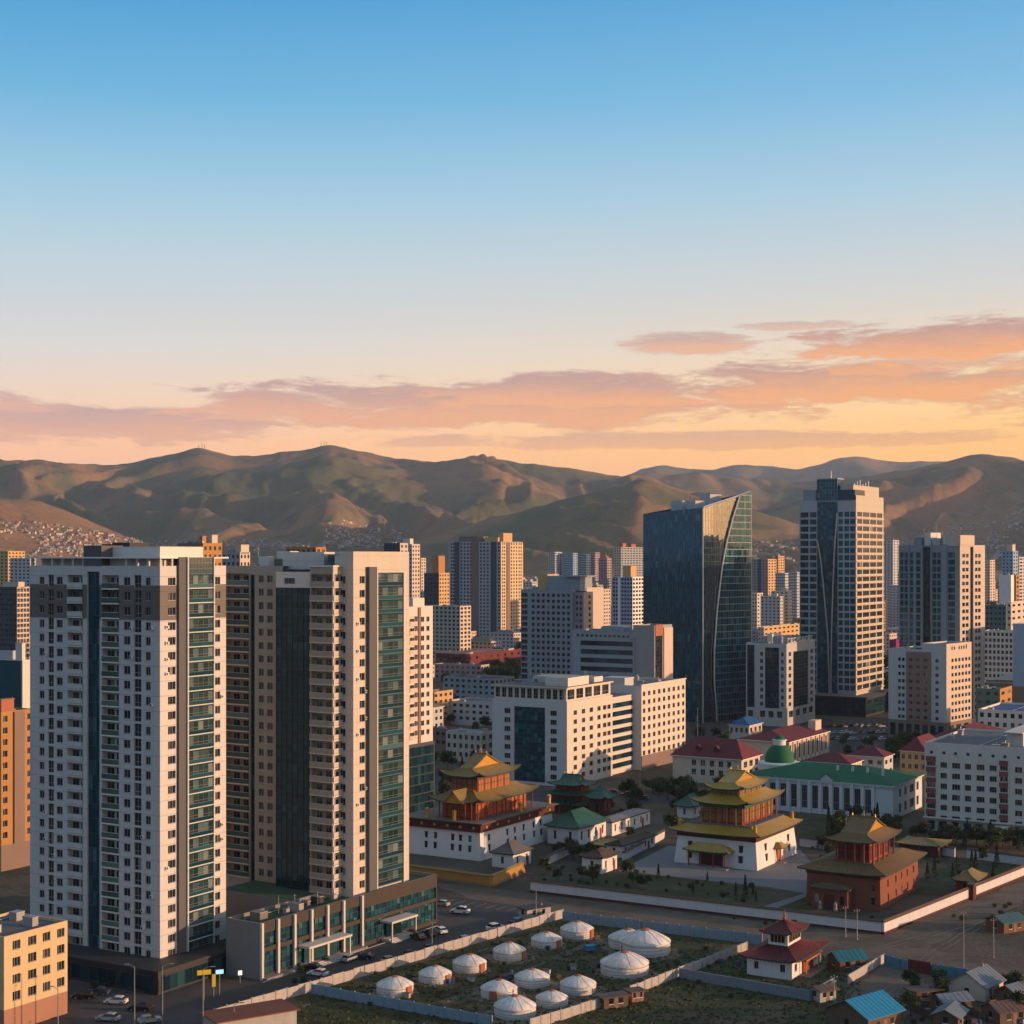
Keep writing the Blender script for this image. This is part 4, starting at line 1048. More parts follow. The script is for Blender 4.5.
def small_glass_office():
    B = Bld('office_building', 'pale office with dark glass panels and a rooftop letter sign, beside the glass tower', 'office building', 786.5, 746, 815, 800)
    a, b = B.a, B.b; L, R = B.L(b), B.R(); u = lambda px: b - B.Ly(px); r = lambda px: B.Rx(px); z1 = B.z(644); fh = 3.6
    st = mat('pale_stone_office', (.44, .42, .40), .8, .08, .3)
    mb = MB(); ops = []; ro = []; base = 9
    for k in range(9):
        z = base + 1 + k * fh
        if z + 2 > z1 - 1: break
        for (p, q) in ((760, 763), (781, 783.6)): ops.append(B.window(L, u(p), u(q), z, z + 2, 'two'))
        for (p, q) in ((788.6, 791.2), (810.4, 813)): ro.append(B.window(R, r(p), r(q), z, z + 2, 'two'))
    for p in (748, 760, 768.5, 777): ops.append(B.window(L, u(p), u(p + 5), 4.4, 7.6, 'two'))
    for p in (789, 796, 803, 809): ro.append(B.window(R, r(p), r(p + 4), 4.4, 7.6, 'two'))
    ops += [(u(747), u(754.5), base, z1 - 1, .5, False), (u(765), u(779), base, z1 - 2, .5, False)]; ro += [(r(793.6), r(808.4), base, z1 - 4.5, .5, False)]
    facade(mb, L, b, 0, z1, ops); facade(mb, R, a, 0, z1, ro)
    mb.quad((a, 0, 0), (a, b, 0), (a, b, z1), (a, 0, z1)); mb.quad((0, b, 0), (0, b, z1), (a, b, z1), (a, b, 0)); flat_roof(mb, 0, a, 0, b, z1 + .01, .9, 0, 1)
    mb.build('wall', [st, M_ROOF], B.root)
    g = MB(); glazing(g, L.sub(0, -.42), u(747), u(754.5), base, z1 - 1, 1.6, 1.8, 0, 1); glazing(g, L.sub(0, -.42), u(765), u(779), base, z1 - 2, 1.6, 1.8, 0, 1); glazing(g, R.sub(0, -.42), r(793.6), r(808.4), base, z1 - 4.5, 1.6, 1.8, 0, 1, bar=.25); g.build('glass_panel', [G_DARK, M_DFRAME], B.root)
    f = MB(); u0, u1 = r(788), r(814)
    for k in range(9):
        p = u0 + (u1 - u0) * (k + .1) / 9; w = (u1 - u0) / 9 * .62
        fbox(f, R, p, p + .35, -.5, -.2, z1 + .5, z1 + 2.7); fbox(f, R, p + .36, p + w, -.5, -.2, z1 + 2.3, z1 + 2.7)
        if k % 2: fbox(f, R, p + .36, p + w, -.5, -.2, z1 + 1.4, z1 + 1.75)
        if k % 3: fbox(f, R, p + .36, p + w, -.5, -.2, z1 + .5, z1 + .85)
    fbox(f, R, u0, u1, -.6, -.15, z1 + .1, z1 + .35); f.build('rooftop_letters', mat('cream_sign_letters', (.62, .55, .46), .6), B.root)
    q = MB(); q.box(a * .25, a * .6, b * .3, b * .75, z1 - .9, z1 + 3.2); q.build('lift_house', C_GREY, B.root)
    q = MB(); q.box(a * .2, a * .5, b * .5, b * .62, z1 - .9, z1 + 4.4); q.build('stair_head', W_BW, B.root)
    roof_units(B, 0, a, 0, b, z1 - .9, 4); B.finish()
small_glass_office()

def white_office():
    """L-shaped office: corner block with dark glass, recessed link, second wing"""
    B = Bld('office_building', 'white office with a tall dark glass panel and many square windows, behind the largest temple', 'office building', 567, 492.3, 612.5, 590)
    a, b = B.a, B.b; L, R = B.L(b), B.R(); u = lambda px: b - B.Ly(px); r = lambda px: B.Rx(px); z1 = B.z(702); fh = 3.38
    wl = mat('shaded_white_plaster', (.50, .50, .50), .85, .07, .15, streak=.06); wr = mat('sunlit_white_plaster', (.55, .50, .44), .85, .07, .15, streak=.06)  # one white plaster in two copies, shade and sunlight put into their colours
    zf = [z1 - 5.4 - k * fh for k in range(8)]
    mb = MB(); ops = []; ro = []
    for z in zf:
        for (p, q) in ((504.3, 510.3), (550.3, 556.6)): ops.append(B.window(L, u(p), u(q), z, z + 1.9, 'three'))
        for (p, q) in ((573.6, 577), (581.8, 585.2), (589.6, 593), (597.4, 600.6), (603, 606.4), (607.4, 610.6)): ro.append(B.window(R, r(p), r(q), z + .1, z + 1.8, 'two'))
    ops.append((u(514), u(545), 1, z1 - 2.6, .5, False))
    facade(mb, L, b, 0, z1, ops, 0); facade(mb, R, a, 0, z1, ro, 1)
    mb.quad((a, 0, 0), (a, b, 0), (a, b, z1), (a, 0, z1)); mb.quad((0, b, 0), (0, b, z1), (a, b, z1), (a, b, 0)); 
    mb.quad((0, 0, z1), (a, 0, z1), (a, b, z1), (0, b, z1), 2)
    mb.build('wall', [wl, wr, M_ROOFL], B.root)
    g = MB(); glazing(g, L.sub(0, -.42), u(514), u(545), 1, z1 - 2.6, 1.6, 1.69, 0, 1); g.build('dark_glass_panel', [G_TEAL, M_DFRAME], B.root)
    # attic gallery set under a thin projecting roof
    za = B.z(689)
    m2 = MB(); q0 = .6; AL, AR = Face(q0, b - .5, -math.pi / 2), Face(q0, q0, 0); ao, ar = [], []
    for k in range(11): ao.append(B.window(AL, .6 + k * (b - 2) / 11, .6 + (k + .72) * (b - 2) / 11, z1 + .6, za - .5, 'two'))
    for k in range(5): ar.append(B.window(AR, .8 + k * (a - 2) / 5, .8 + (k + .78) * (a - 2) / 5, z1 + .6, za - .5, 'two'))
    facade(m2, AL, b - 1.1, z1, za, ao); facade(m2, AR, a - 1.2, z1, za, ar); m2.quad((a - .6, q0, z1), (a - .6, b - .5, z1), (a - .6, b - .5, za), (a - .6, q0, za)); m2.build('attic_wall', [wr], B.root)
    q = MB(); q.box(-.3, a + .2, -.3, b + .2, za + .003, za + .5, 0, 1); q.build('roof_slab', [wr, M_ROOF], B.root)
    for (x0, x1, y0, y1, h, m) in ((.1, .55, .05, .35, 3.2, W_BW), (.45, .8, .45, .75, 2.4, C_LGREY), (.75, .95, .1, .3, 2.0, W_BW)):
        q = MB(); q.box(a * x0, a * x1, b * y0, b * y1, za + .5, za + .5 + h, 0, 1); q.build('plant_room', [m, M_ROOFL], B.root)
    for k in range(3):
        q = MB(); q.tube((a * .7 + k, b * .2, za + .5), (a * .7 + k, b * .2, za + 5), .09, .05, 5); q.build('roof_mast', M_METAL, B.root)
    roof_units(B, 1, a - 1, 1, b - 1, za + .5, 8)
    # recessed link with ribbon windows
    y0 = 1.2; x2 = B.Rx(634, y0); zl = B.z(698, a, 0); m3 = MB(); RL = Face(a, y0, 0); W = x2 - a; lo = []
    for z in zf[:8]: lo.append(B.window(RL, .4, W - .1, z - .2, z + 1.7, 'four', G_DARK, M_DFRAME))
    facade(m3, RL, W, 0, zl, lo); m3.quad((a, y0, zl), (x2, y0, zl), (x2, 16, zl), (a, 16, zl), 1); m3.build('link_wall', [wr, M_ROOF], B.root)
    # far wing, stepping forward
    yf = -2.6; x3 = B.Rx(641.5, yf); x4 = B.Rx(685.5, yf); z3 = B.z(686, x3, yf); m4 = MB(); RW = Face(x3, yf, 0); WW = x4 - x3; wo = []; WL = Face(x3, yf + 24, -math.pi / 2)
    for z in [z3 - 4.2 - k * fh for k in range(9)]:
        for k in range(9):
            c = WW * (k + .5) / 9; h = WW / 9 * .24
            if k == 3 or k == 4: h *= 1.0
            if z > 2: wo.append(B.window(RW, c - h, c + h, z, z + 1.8, 'two'))
    facade(m4, RW, WW, 0, z3, wo, 0); facade(m4, WL, 24, 0, z3, (), 1)
    m4.quad((x4, yf, 0), (x4, yf + 24, 0), (x4, yf + 24, z3), (x4, yf, z3)); flat_roof(m4, x3, x4, yf, yf + 24, z3 + .01, .8, 0, 2); m4.build('wing_wall', [wr, wl, M_ROOF], B.root)
    q = MB(); q.box(x3 - .3, x4 + .3, yf - .3, yf + .6, z3 + .02, z3 + .5); q.build('cornice', wr, B.root)
    q = MB(); q.box(x3 + 1, x3 + 9, yf + 8, yf + 18, z3 - .8, z3 + 2.8); q.build('plant_room', C_LGREY, B.root)
    q = MB(); q.box(x3 - .05, x4 + .05, yf - .25, yf - .02, 0, 5.6); q.build('stone_plinth', C_BROWN, B.root)
    roof_units(B, x3 + 1, x4 - 1, yf + 1, yf + 22, z3 - .8, 6)
    B.finish()
white_office()

def striped_office():
    B = Bld('office_building', 'grey office with broad dark ribbon windows and a stone stair core', 'office building', 655, 572.5, 672, 750)
    a, b = B.a, B.b; L, R = B.L(b), B.R(); u = lambda px: b - B.Ly(px); r = lambda px: B.Rx(px); z1 = B.z(631, 0, b * .5); zc = B.z(625.5)
    mb = MB(); ops = []
    y_core = B.Ly(633.5)
    W = b - y_core; LW = Face(0, b, -math.pi / 2)
    for k in range(7):
        z = z1 - 7.2 - k * 4.1
        if z > 1: ops.append(B.window(LW, u(580.5), u(632.6), z, z + 2.3, 'four', G_DARK, M_DFRAME))
    for (yy, n) in ((z1 - 2.9, 12),):
        for k in range(n): c = u(578) + (u(628) - u(578)) * k / (n - 1); ops.append(B.window(LW, c - .7, c + .7, yy - .2, yy + 1.0, 'one'))
    facade(mb, LW, W, 0, z1, ops); mb.quad((a, 0, 0), (a, b, 0), (a, b, z1), (a, 0, z1)); mb.quad((0, b, 0), (0, b, z1), (a, b, z1), (a, b, 0)); flat_roof(mb, 0, a, y_core, b, z1 + .01, .8, 0, 1)
    mb.build('wall', [C_GREY, M_ROOF], B.root)
    st = MB(); LC = Face(-.6, y_core, -math.pi / 2); facade(st, LC, y_core, 0, zc, [(.8, 2.2, 2, zc - 6, .3, True)]); RC = Face(-.6, 0, 0)
    facade(st, RC, a + .6, 0, zc, [(.8, (a + .6) * .45, 1, zc - 5, .4, False)]); st.quad((-.6, y_core, 0), (-.6, y_core, zc), (a, y_core, zc), (a, y_core, 0)); flat_roof(st, -.6, a, 0, y_core, zc + .01, .6, 0, 1); st.build('stone_core', [C_STONE, M_ROOF], B.root)
    g = MB(); glazing(g, RC.sub(0, -.35), .8, (a + .6) * .45, 1, zc - 5, 1.2, 1.7, 0, 1); g.build('glass_panel', [G_WIN, M_DFRAME], B.root)
    q = MB(); fbox(q, RC, .75, (a + .6) * .46, .02, .3, zc - 5, zc + .3); q.build('red_head_panel', C_TERRA, B.root)
    q = MB(); fbox(q, RC, (a + .6) * .5, a + .6, .02, .5, 0, zc - 1.4); q.build('pier', C_PINK, B.root)
    roof_units(B, 0, a, y_core, b, z1 - .8, 8)
    q = MB(); q.box(a * .3, a * .8, b * .45, b * .7, z1 - .8, z1 + 2); q.build('plant_room', C_GREY, B.root)
    B.finish()
striped_office()

def grid_tower():
    B = Bld('apartment_tower', 'blue-grey slab with an even grid of small windows, behind the white office', 'apartment tower', 572.6, 521, 600, 930)
    a, b = B.a, B.b; L = B.L(b); u = lambda px: b - B.Ly(px); z1 = B.z(590); fh = 3.45
    mb = MB(); ops = []
    for k in range(20):
        z = z1 - 4.2 - k * fh
        if z < 1: break
        ops.append(B.window(L, u(521.4), u(527.4), z - .2, z + 2.2, 'two'))
        for j in range(8):
            p = 531.6 + j * 5.05; ops.append(B.window(L, u(p), u(p + 3.0), z, z + 1.9, 'one'))
    facade(mb, L, b, 0, z1, ops)
    x1 = min(4.5, a * .2)
    mb.quad((0, 0, 0), (x1, 0, 0), (x1, 0, z1), (0, 0, z1)); mb.quad((0, b, 0), (0, b, z1), (a, b, z1), (a, b, 0)); flat_roof(mb, 0, a, 0, b, z1 + .01, .8, 0, 1)
    mb.quad((a, 0, 0), (a, b, 0), (a, b, z1), (a, 0, z1))
    mb.build('wall', [C_GREY, M_ROOF], B.root)
    # stepped wing in front of the right side
    yw = -6.5; xw = B.Rx(583.6, yw); m2 = MB(); LW = Face(xw, 0, -math.pi / 2); W = -yw; zw = B.z(592); lo = []
    xs = B.Rx(593, yw); RW = Face(xw, yw, 0); ro = []; xe = B.Rx(600, 0)
    for k in range(19):
        z = z1 - 5 - k * fh
        if z < 1: break
        for q in (.2, .6): lo.append(B.window(LW, W * q, W * (q + .22), z, z + 1.9, 'one'))
        c = (xs - xw) * .62; ro.append(B.window(RW, c - 1.0, c + 1.6, z, z + 1.9, 'one'))
    facade(m2, LW, W, 0, zw, lo, 1); facade(m2, RW, xs - xw, 0, zw, ro, 0); m2.quad((xs, yw, 0), (xs, 0, 0), (xs, 0, zw), (xs, yw, zw)); m2.quad((xw, yw, zw), (xs, yw, zw), (xs, 0, zw), (xw, 0, zw), 2)
    m2.quad((xs, yw * .35, 0), (a, yw * .35, 0), (a, yw * .35, z1 + 1.2), (xs, yw * .35, z1 + 1.2)); m2.quad((a, yw * .35, 0), (a, .2, 0), (a, .2, z1 + 1.2), (a, yw * .35, z1 + 1.2)); m2.quad((xs, yw * .35, z1 + 1.2), (a, yw * .35, z1 + 1.2), (a, 1, z1 + 1.2), (xs, 1, z1 + 1.2), 2); m2.quad((xs, yw * .35, zw), (xs, yw * .35, z1 + 1.2), (xs, 1, z1 + 1.2), (xs, 1, zw))
    m2.build('wing_wall', [C_PINK, C_PURP, M_ROOF], B.root)
    for (p, q, h, m, d0) in ((540, 571, 8, C_GREY, .25), (529, 539, 9, C_YEL, .3)):
        g = MB(); fbox(g, L, u(p), u(q), -a * .7, -a * d0, z1 - .8, z1 + h); g.build('roof_house', m, B.root)
    g = MB(); g.box(a * .15, a * .6, -2, b * .2, z1 - .7, z1 + 7.5); g.box(a * .1, a * .66, -3, b * .24, z1 + 7.51, z1 + 8.3); g.build('roof_house', [C_GREY], B.root)
    roof_units(B, 0, a, 0, b, z1 - .8, 6); B.finish()
grid_tower()

def cluster_tower():
    B = Bld('apartment_tower', 'distant apartment tower with blue, brown and white vertical stripes and a golden right face', 'apartment tower', 501, 449, 523, 1480)
    a, b = B.a, B.b; L, R = B.L(b), B.R(); u = lambda px: b - B.Ly(px); r = lambda px: B.Rx(px); z1 = B.z(541.5); fh = 3.25
    wl = mat('pale_blue_grey_render', (.36, .38, .41), .85, .06, .1); wr = mat('sunlit_cream_render', (.55, .42, .26), .85, .06, .1)  # right wall golden: evening sun put into the render colour
    mb, mr = MB(), MB(); ops, ro = [], []
    for k in range(33):
        z = 2 + k * fh
        if z + 2 > z1 - 1: break
        for p in (450.6, 453, 460.4, 463.6, 466.8, 469.8, 480, 483.4, 486.8, 498): ops.append(B.window(L, u(p), u(p + 1.9), z, z + 2.0, 'plain'))
        for p in (502.2, 504, 511, 513.4, 516, 518.6, 520.6): ro.append(B.window(R, r(p), r(p + 1.1), z, z + 1.9, 'plain'))
    facade(mb, L, b, 0, z1, ops); facade(mr, R, a, 0, z1 - 1, ro)
    mb.quad((a, 0, 0), (a, b, 0), (a, b, z1), (a, 0, z1)); mb.quad((0, b, 0), (0, b, z1), (a, b, z1), (a, b, 0)); flat_roof(mb, 0, a, 0, b, z1 + .01, .8, 0, 1)
    mb.build('wall', [wl, M_ROOF], B.root); mr.build('wall', wr, B.root)
    for (p, q, m) in ((455, 459.4, C_NAVY), (471.6, 478.6, C_BROWN), (491, 496.5, C_NAVY)):
        f = MB(); fbox(f, L, u(p), u(q), .03, .8, 0, z1 - .2); f.build('facade_strip', m, B.root)
    f = MB(); fbox(f, R, r(506.4), r(509.6), .03, .8, 0, z1 - 1); f.build('facade_strip', C_BROWN, B.root)
    for (x, y, w, l, h) in ((.1, .1, .6, .25, 4), (.1, .5, .5, .35, 5), (.2, .04, .4, .1, 8)):
        f = MB(); f.box(a * x, a * (x + w), b * y, b * (y + l), z1 - .8, z1 + h); f.build('roof_house', C_YEL if y < .2 else C_BROWN, B.root)
    B.finish()
cluster_tower()

# slim white-and-brown tower right of the beige one
def slim_tower():
    B = Bld('apartment_tower', 'slim white apartment block with a brown balcony strip, squeezed behind the beige corner-balcony tower', 'apartment tower', 404, 390, 432.8, 500, rot=59.3)
    a, b = B.a, B.b; R = B.R(); r = lambda px: B.Rx(px); z1 = B.z(607); base = 26
    mb = MB(); ops = []; wb = mat('white_brick_render', (.58, .52, .48), .85, .06, .2)
    for k in range(20):
        z = z1 - 5.0 - k * 3.0
        if z < base: break
        for (p, q) in ((421, 424.2), (426.4, 429.4)): ops.append(B.window(R, r(p), r(q), z, z + 1.6, 'two'))
        ops.append((r(409.6), r(417.4), z - .9, z + 1.85, .9, True)); w = r(417.4) - r(409.6)
        B.add('balcony', balcony_mesh(w, 1.1, .22, C_PINK, W_BW), R, (r(409.6) + r(417.4)) / 2, z - .88)
        B.add('balcony_door', window_mesh(w * .7, 2.0, 'three'), R, (r(409.6) + r(417.4)) / 2, z - .85, -.8)
    facade(mb, R, a, base, z1, ops, 0, [(base, base + .1, 0)]); facade(mb, B.L(b), b, base, z1, ())
    mb.quad((a, 0, base), (a, b, base), (a, b, z1), (a, 0, z1)); flat_roof(mb, 0, a, 0, b, z1 + .01, .8, 0, 1); mb.build('wall', [wb, M_ROOF], B.root)
    f = MB(); fbox(f, R, r(417.8), r(420.2), .02, .35, base, z1 - .3); f.build('facade_strip', C_BROWN, B.root)
    f = MB(); f.box(-.8, a + .4, -.4, b + .4, 0, base - .01, 0, 1); f.build('dark_base', [C_NAVY, M_ROOF], B.root)
    g = MB(); glazing(g, Face(-.8, -.5, 0), .5, a + .5, 1, base - 1, 1.8, 3.2, 0, 1, bar=.3); g.build('base_glass', [G_DARK, M_DFRAME], B.root)
    f = MB(); f.box(a * .4, a * .8, b * .2, b * .7, z1 - .8, z1 + 2.6); f.build('stair_head', wb, B.root)
    B.finish()
slim_tower()

def white_hotel():
    B = Bld('hotel_building', 'white hotel with two dull red window strips and round attic vents', 'hotel', 1043, 924.6, 1075, 478)
    a, b = B.a, B.b; L = B.L(b); u = lambda px: b - B.Ly(px); z1 = B.z(742, 0, b); wh = mat('off_white_plaster', (.50, .50, .47), .85, .07, .15, streak=.08); rs = mat('brick_red_panel', (.19, .07, .06), .85, .1, .3)
    mb = MB(); ops = []; fh = 3.28
    for k in range(6):
        z = z1 - 7.6 - k * fh
        for (p, q) in ((940.4, 947), (952, 960), (964.8, 971), (976.5, 984.5), (989.5, 996.5), (1015, 1022), (1027, 1034)): ops.append(B.window(L, u(p), u(q), z, z + 1.7, 'three'))
        for (p, q) in ((926.8, 935.4), (1000, 1007.6)): ops.append(B.window(L, u(p), u(q), z + .35, z + 1.75, 'three'))
    facade(mb, L, b, 4.6, z1, ops); facade(mb, B.R(), a, 4.6, z1, ())
    mb.quad((0, b, 0), (0, b, z1), (a, b, z1), (a, b, 0)); mb.quad((a, 0, 0), (a, b, 0), (a, b, z1), (a, 0, z1)); flat_roof(mb, 0, a, 0, b, z1 + .01, .7, 0, 1); mb.build('wall', [wh, M_ROOF], B.root)
    f = MB(); fbox(f, L, 0, b, -a * .5, .25, 0, 4.6); f.build('stone_base', C_STONE, B.root)
    for k in range(9):
        f = MB(); p = 928 + k * 12; fbox(f, L, u(p), u(p + 7), .26, .36, 1, 3.6); f.build('ground_floor_window', G_DARK, B.root)
    f = MB(); fbox(f, L, -.2, b + .2, .26, 1.0, 4.3, 4.75); f.build('ledge', wh, B.root)
    for (p, q) in ((925.8, 936.2), (999, 1008.4)):
        for k in range(7):
            f = MB(); z = z1 - 7.6 - 5 * fh - 1.45 + k * fh; fbox(f, L, u(p), u(q), .02, .12, z, z + 1.5); f.build('red_panel', rs, B.root)
        for e in (p - .3, q + .3):
            f = MB(); fbox(f, L, u(e) - .12, u(e) + .12, .02, .3, 4.8, z1 - 4); f.build('pilaster', wh, B.root)
    for p in (931.5, 944, 955.6, 968, 980, 993, 1005, 1018.5):
        f = MB(); c = L.p(u(p), z1 - 3.0, .0); e = L.p(u(p), z1 - 3.0, .08); f.tube(c, e, .5, .5, 12); f.build('round_vent', M_DARK, B.root)
    f = MB(); f.box(a * .2, a * .8, B.Ly(1016), B.Ly(999), z1 - .7, z1 + 3.4); f.box(a * .15, a * .85, B.Ly(1017), B.Ly(998), z1 + 3.41, z1 + 3.7); f.build('stair_head', wh, B.root)
    f = MB(); fbox(f, L, u(997), u(1010), .3, 3.2, 3.2, 3.7)
    for p in (998, 1002, 1006, 1009.4): fbox(f, L, u(p) - .2, u(p) + .2, 2.6, 3.0, 0, 3.2)
    f.build('entrance_canopy', W_BW, B.root)
    roof_units(B, 0, a, 0, b, z1 - .7, 6); B.finish()
white_hotel()

def green_dome_hall():
    B = Bld('domed_hall', 'long white hall with tall windows between pilasters, green sheet roof and a green dome', 'hall', 893, 744, 922, 517)
    a, b = B.a, B.b; L, R = B.L(b), B.R(); u = lambda px: b - B.Ly(px); r = lambda px: B.Rx(px); ze = B.z(786.5); wb = mat('pale_blue_white_plaster', (.50, .54, .58), .8, .06, .2)
    mb = MB(); ops = []; ro = []
    n = 11
    for k in range(n):
        p = 762 + k * 10.6
        ops.append(B.window(L, u(p) - 1.0, u(p) + 1.0, 1.6, ze - 1.6, 'three'))
    for (p, q) in ((899, 901.4), (904.4, 906.8), (909.8, 913.8), (916.4, 918.6)):
        ro.append(B.window(R, r(p), r(q), ze - 4.4, ze - 1.7, 'two')); ro.append(B.window(R, r(p), r(q), 1.4, 4.4, 'two'))
    facade(mb, L, b, 0, ze, ops); facade(mb, R, a, 0, ze, ro); mb.quad((a, 0, 0), (a, b, 0), (a, b, ze), (a, 0, ze)); mb.quad((0, b, 0), (0, b, ze), (a, b, ze), (a, b, 0)); mb.build('wall', wb, B.root)
    for k in range(n + 1):
        p = 756.7 + k * 10.6; f = MB(); fbox(f, L, u(p) - .55, u(p) + .55, .02, .55, 0, ze - .4); f.build('pilaster', wb, B.root)
    f = MB(); fbox(f, L, -.3, b + .3, .03, .75, ze - .39, ze + .02); fbox(f, R, -.7, a + .3, .03, .5, ze - .39, ze + .02); f.build('cornice', wb, B.root)
    f = MB(); hip_roof(f, 0, a, 0, b, ze + .2, ze + 4.0, a / 2, a / 2, .9, thick=.15); f.build('roof', [C_GREENR, M_WHITE], B.root)
    # dormer gable on the front slope
    f = MB(); c = B.Ly(827); gable_top(f, -.6, 4, c - 2.2, c + 2.2, ze + .9, ze + 2.6, 'x', 1, 0, 1, .25, 1, .12); f.box(-.5, 4, c - 2.0, c + 2.0, ze + .1, ze + .9, 1); f.build('dormer', [C_GREENR, wb], B.root)
    # dome
    cy = B.Ly(779.5, a * .55); cx = a * .55; zb = B.z(764, cx, cy); rad = 31 / F * B.world(cx, cy)[1] * .475
    ht = B.z(744, cx, cy) - zb
    f = MB(); f.lathe([(rad * 1.38, zb - 3.5), (rad * 1.38, zb), (rad * 1.44, zb + .05), (rad * 1.44, zb + .7), (rad * 1.05, zb + .9)], 32, (cx, cy)); f.build('dome_drum', M_WHITE, B.root)
    f = MB(); f.lathe([(rad * math.cos(t), zb + .9 + ht * .92 * math.sin(t)) for t in [i * math.pi / 2 / 10 for i in range(9)]], 32, (cx, cy)); dm = f.build('dome', C_GREENR, B.root, smooth=True)
    zt = zb + .9 + ht * .88
    f = MB(); f.lathe([(rad * .42, zt - .5), (rad * .42, zt + 1.2), (rad * .5, zt + 1.25), (rad * .5, zt + 1.5), (rad * .36, zt + 1.6)], 20, (cx, cy)); f.build('dome_lantern', M_WHITE, dm)
    f = MB(); f.lathe([(rad * .38, zt + 1.6), (rad * .25, zt + 2.6), (.12, zt + 3.2), (.1, zt + 4.6), (.01, zt + 5)], 16, (cx, cy)); f.build('lantern_cap', C_GREENR, dm)
    for k in range(4):
        f = MB(); y = b * (.12 + .1 * k); f.box(a * .3, a * .3 + .7, y, y + .7, ze + 1.5, ze + 4.2); f.build('chimney', W_BW, B.root)
    B.finish()
green_dome_hall()

def red_roof_school():
    B = Bld('school_building', 'cream two-storey building with a maroon hipped roof and dormers, left of the green dome', 'building', 741.5, 672.8, 760, 586)
    a, b = B.a, B.b; L, R = B.L(b), B.R(); u = lambda px: b - B.Ly(px); r = lambda px: B.Rx(px); ze = B.z(759.5)
    mb = MB(); ops = []; ro = []
    for z in (ze - 3.4, ze - 6.8):
        for (p, q) in ((691.5, 696), (700.5, 705), (709.5, 714), (718.5, 723), (727, 731)): ops.append(B.window(L, u(p), u(q), z, z + 2.2, 'three'))
        for k in range(3): ro.append(B.window(R, a * (.12 + .3 * k), a * (.3 + .3 * k), z, z + 2.2, 'three'))
    facade(mb, L, b, 0, ze, ops); facade(mb, R, a, 0, ze, ro); mb.quad((a, 0, 0), (a, b, 0), (a, b, ze), (a, 0, ze)); mb.quad((0, b, 0), (0, b, ze), (a, b, ze), (a, b, 0)); mb.build('wall', C_CREAM, B.root)
    f = MB(); hip_roof(f, 0, a, 0, b, ze, ze + 6.2, a / 2, min(a / 2, b * .2), .9, thick=.25); f.build('roof', [C_MAROON, M_WHITE], B.root)
    for p in (700, 718):
        c = B.Ly(p, a * .2); f = MB(); zz = ze + 2.2; gable_top(f, a * .1, a * .4, c - 1.1, c + 1.1, zz + .8, zz + 1.8, 'x', 1, 0, 1, .2, 1, .1); f.box(a * .12, a * .4, c - .95, c + .95, zz - .5, zz + .8, 1); f.build('dormer', [C_MAROON, M_DARK], B.root)
    f = MB(); fbox(f, L, 0, b, .02, .12, 0, 1.2); f.build('plinth', C_TEALW, B.root)
    B.finish()
    # long wing behind with sunlit columns
    B = Bld('school_wing', 'long hall with purple-red roof and sunlit columned end, behind the green dome', 'building', 788, 738, 828, 655)
    a, b = B.a, B.b; L, R = B.L(b), B.R(); ze = B.z(742); mb = MB(); ops = []
    n = 9; ops = [B.window(R, a * (k + .25) / n, a * (k + .7) / n, 1.5, ze - 1.6, 'two') for k in range(n)]
    facade(mb, R, a, 0, ze, ops); facade(mb, L, b, 0, ze, ()); mb.quad((a, 0, 0), (a, b, 0), (a, b, ze), (a, 0, ze)); mb.build('wall', C_PINK, B.root)
    for k in range(n + 1):
        f = MB(); c = a * k / n; fbox(f, R, max(0, c - .35), min(a, c + .35), .02, .5, 0, ze - .05); f.build('column', C_PINK, B.root)
    f = MB(); hip_roof(f, 0, a, 0, b, ze, ze + 3.4, min(a * .2, b * .5), b * .5, .9, thick=.3); f.build('roof', [C_MAROON, M_WHITE], B.root)
    f = MB(); f.box(a * .8, a * .95, b * .1, b * .25, ze + 1, ze + 5.2); f.build('chimney', C_PINK, B.root)
    B.finish()
red_roof_school()

block('pavilion', 'small cream pavilion under a bright blue hipped roof, near the foot of the glass tower', 'pavilion', 749, 729, 762, 725.5, 730, C_CREAM, 4, 3, fh=4, wh=2.2, top='hip', rise=3.2, roofm=C_BLUE)
block('apartment_block', 'yellow five-storey apartment block with a brick-red ground floor, in the bottom left corner', 'apartment block', 4, -14, 67.5, 937, 285, mat('cream_yellow_render', (.52, .39, .23), .85, .1, .2, streak=.1),
      nL=3, nR=[(.13, .25), (.37, .50), (.60, .72), (.83, .95)], fh=3.05, wh=1.65, style='three', base=mat('dull_brick_render', (.30, .16, .11), .85, .1, .2), baseh=4.2, par=.5, units=3, b=15, roof=M_ROOF)
block('apartment_block', 'ochre apartment block with a dark brown strip, left behind the tall grey tower', 'apartment block', 1, -30, 33, 712, 432, C_OCHRE,
      nL=5, nR=[(.06, .2), (.42, .52), (.55, .65), (.82, .95)], fh=3.15, wh=1.7, stripR=[(.38, .70, C_BROWN, .5)], base=C_BROWN, baseh=7, head=[(.1, .5, .1, .3, 3, C_TERRA)])
block('office_block', 'white low block with a dark teal glass band, left of the tall grey tower', 'office block', 22.5, -20, 31, 660, 600, W_BW, nL=5, nR=0, fh=4.2, wh=2.2, head=[(.2, .8, .3, .6, 3, C_LGREY), (.2, .6, .05, .2, 6, W_BW)], stripL=[(0, .98, G_TEAL, .4)], base=W_BW, baseh=9)
block('office_tower', 'dark blue glass tower with a sunlit cream side full of small windows, far left', 'office tower', 17, -22, 29.5, 587, 1010, C_NAVY, nL=9, nR=4, fh=3.2, wh=2.2, frac=.8, wallR=C_PINK, gl=None, head=[(.1, .6, .0, .4, 3, C_CREAM)])
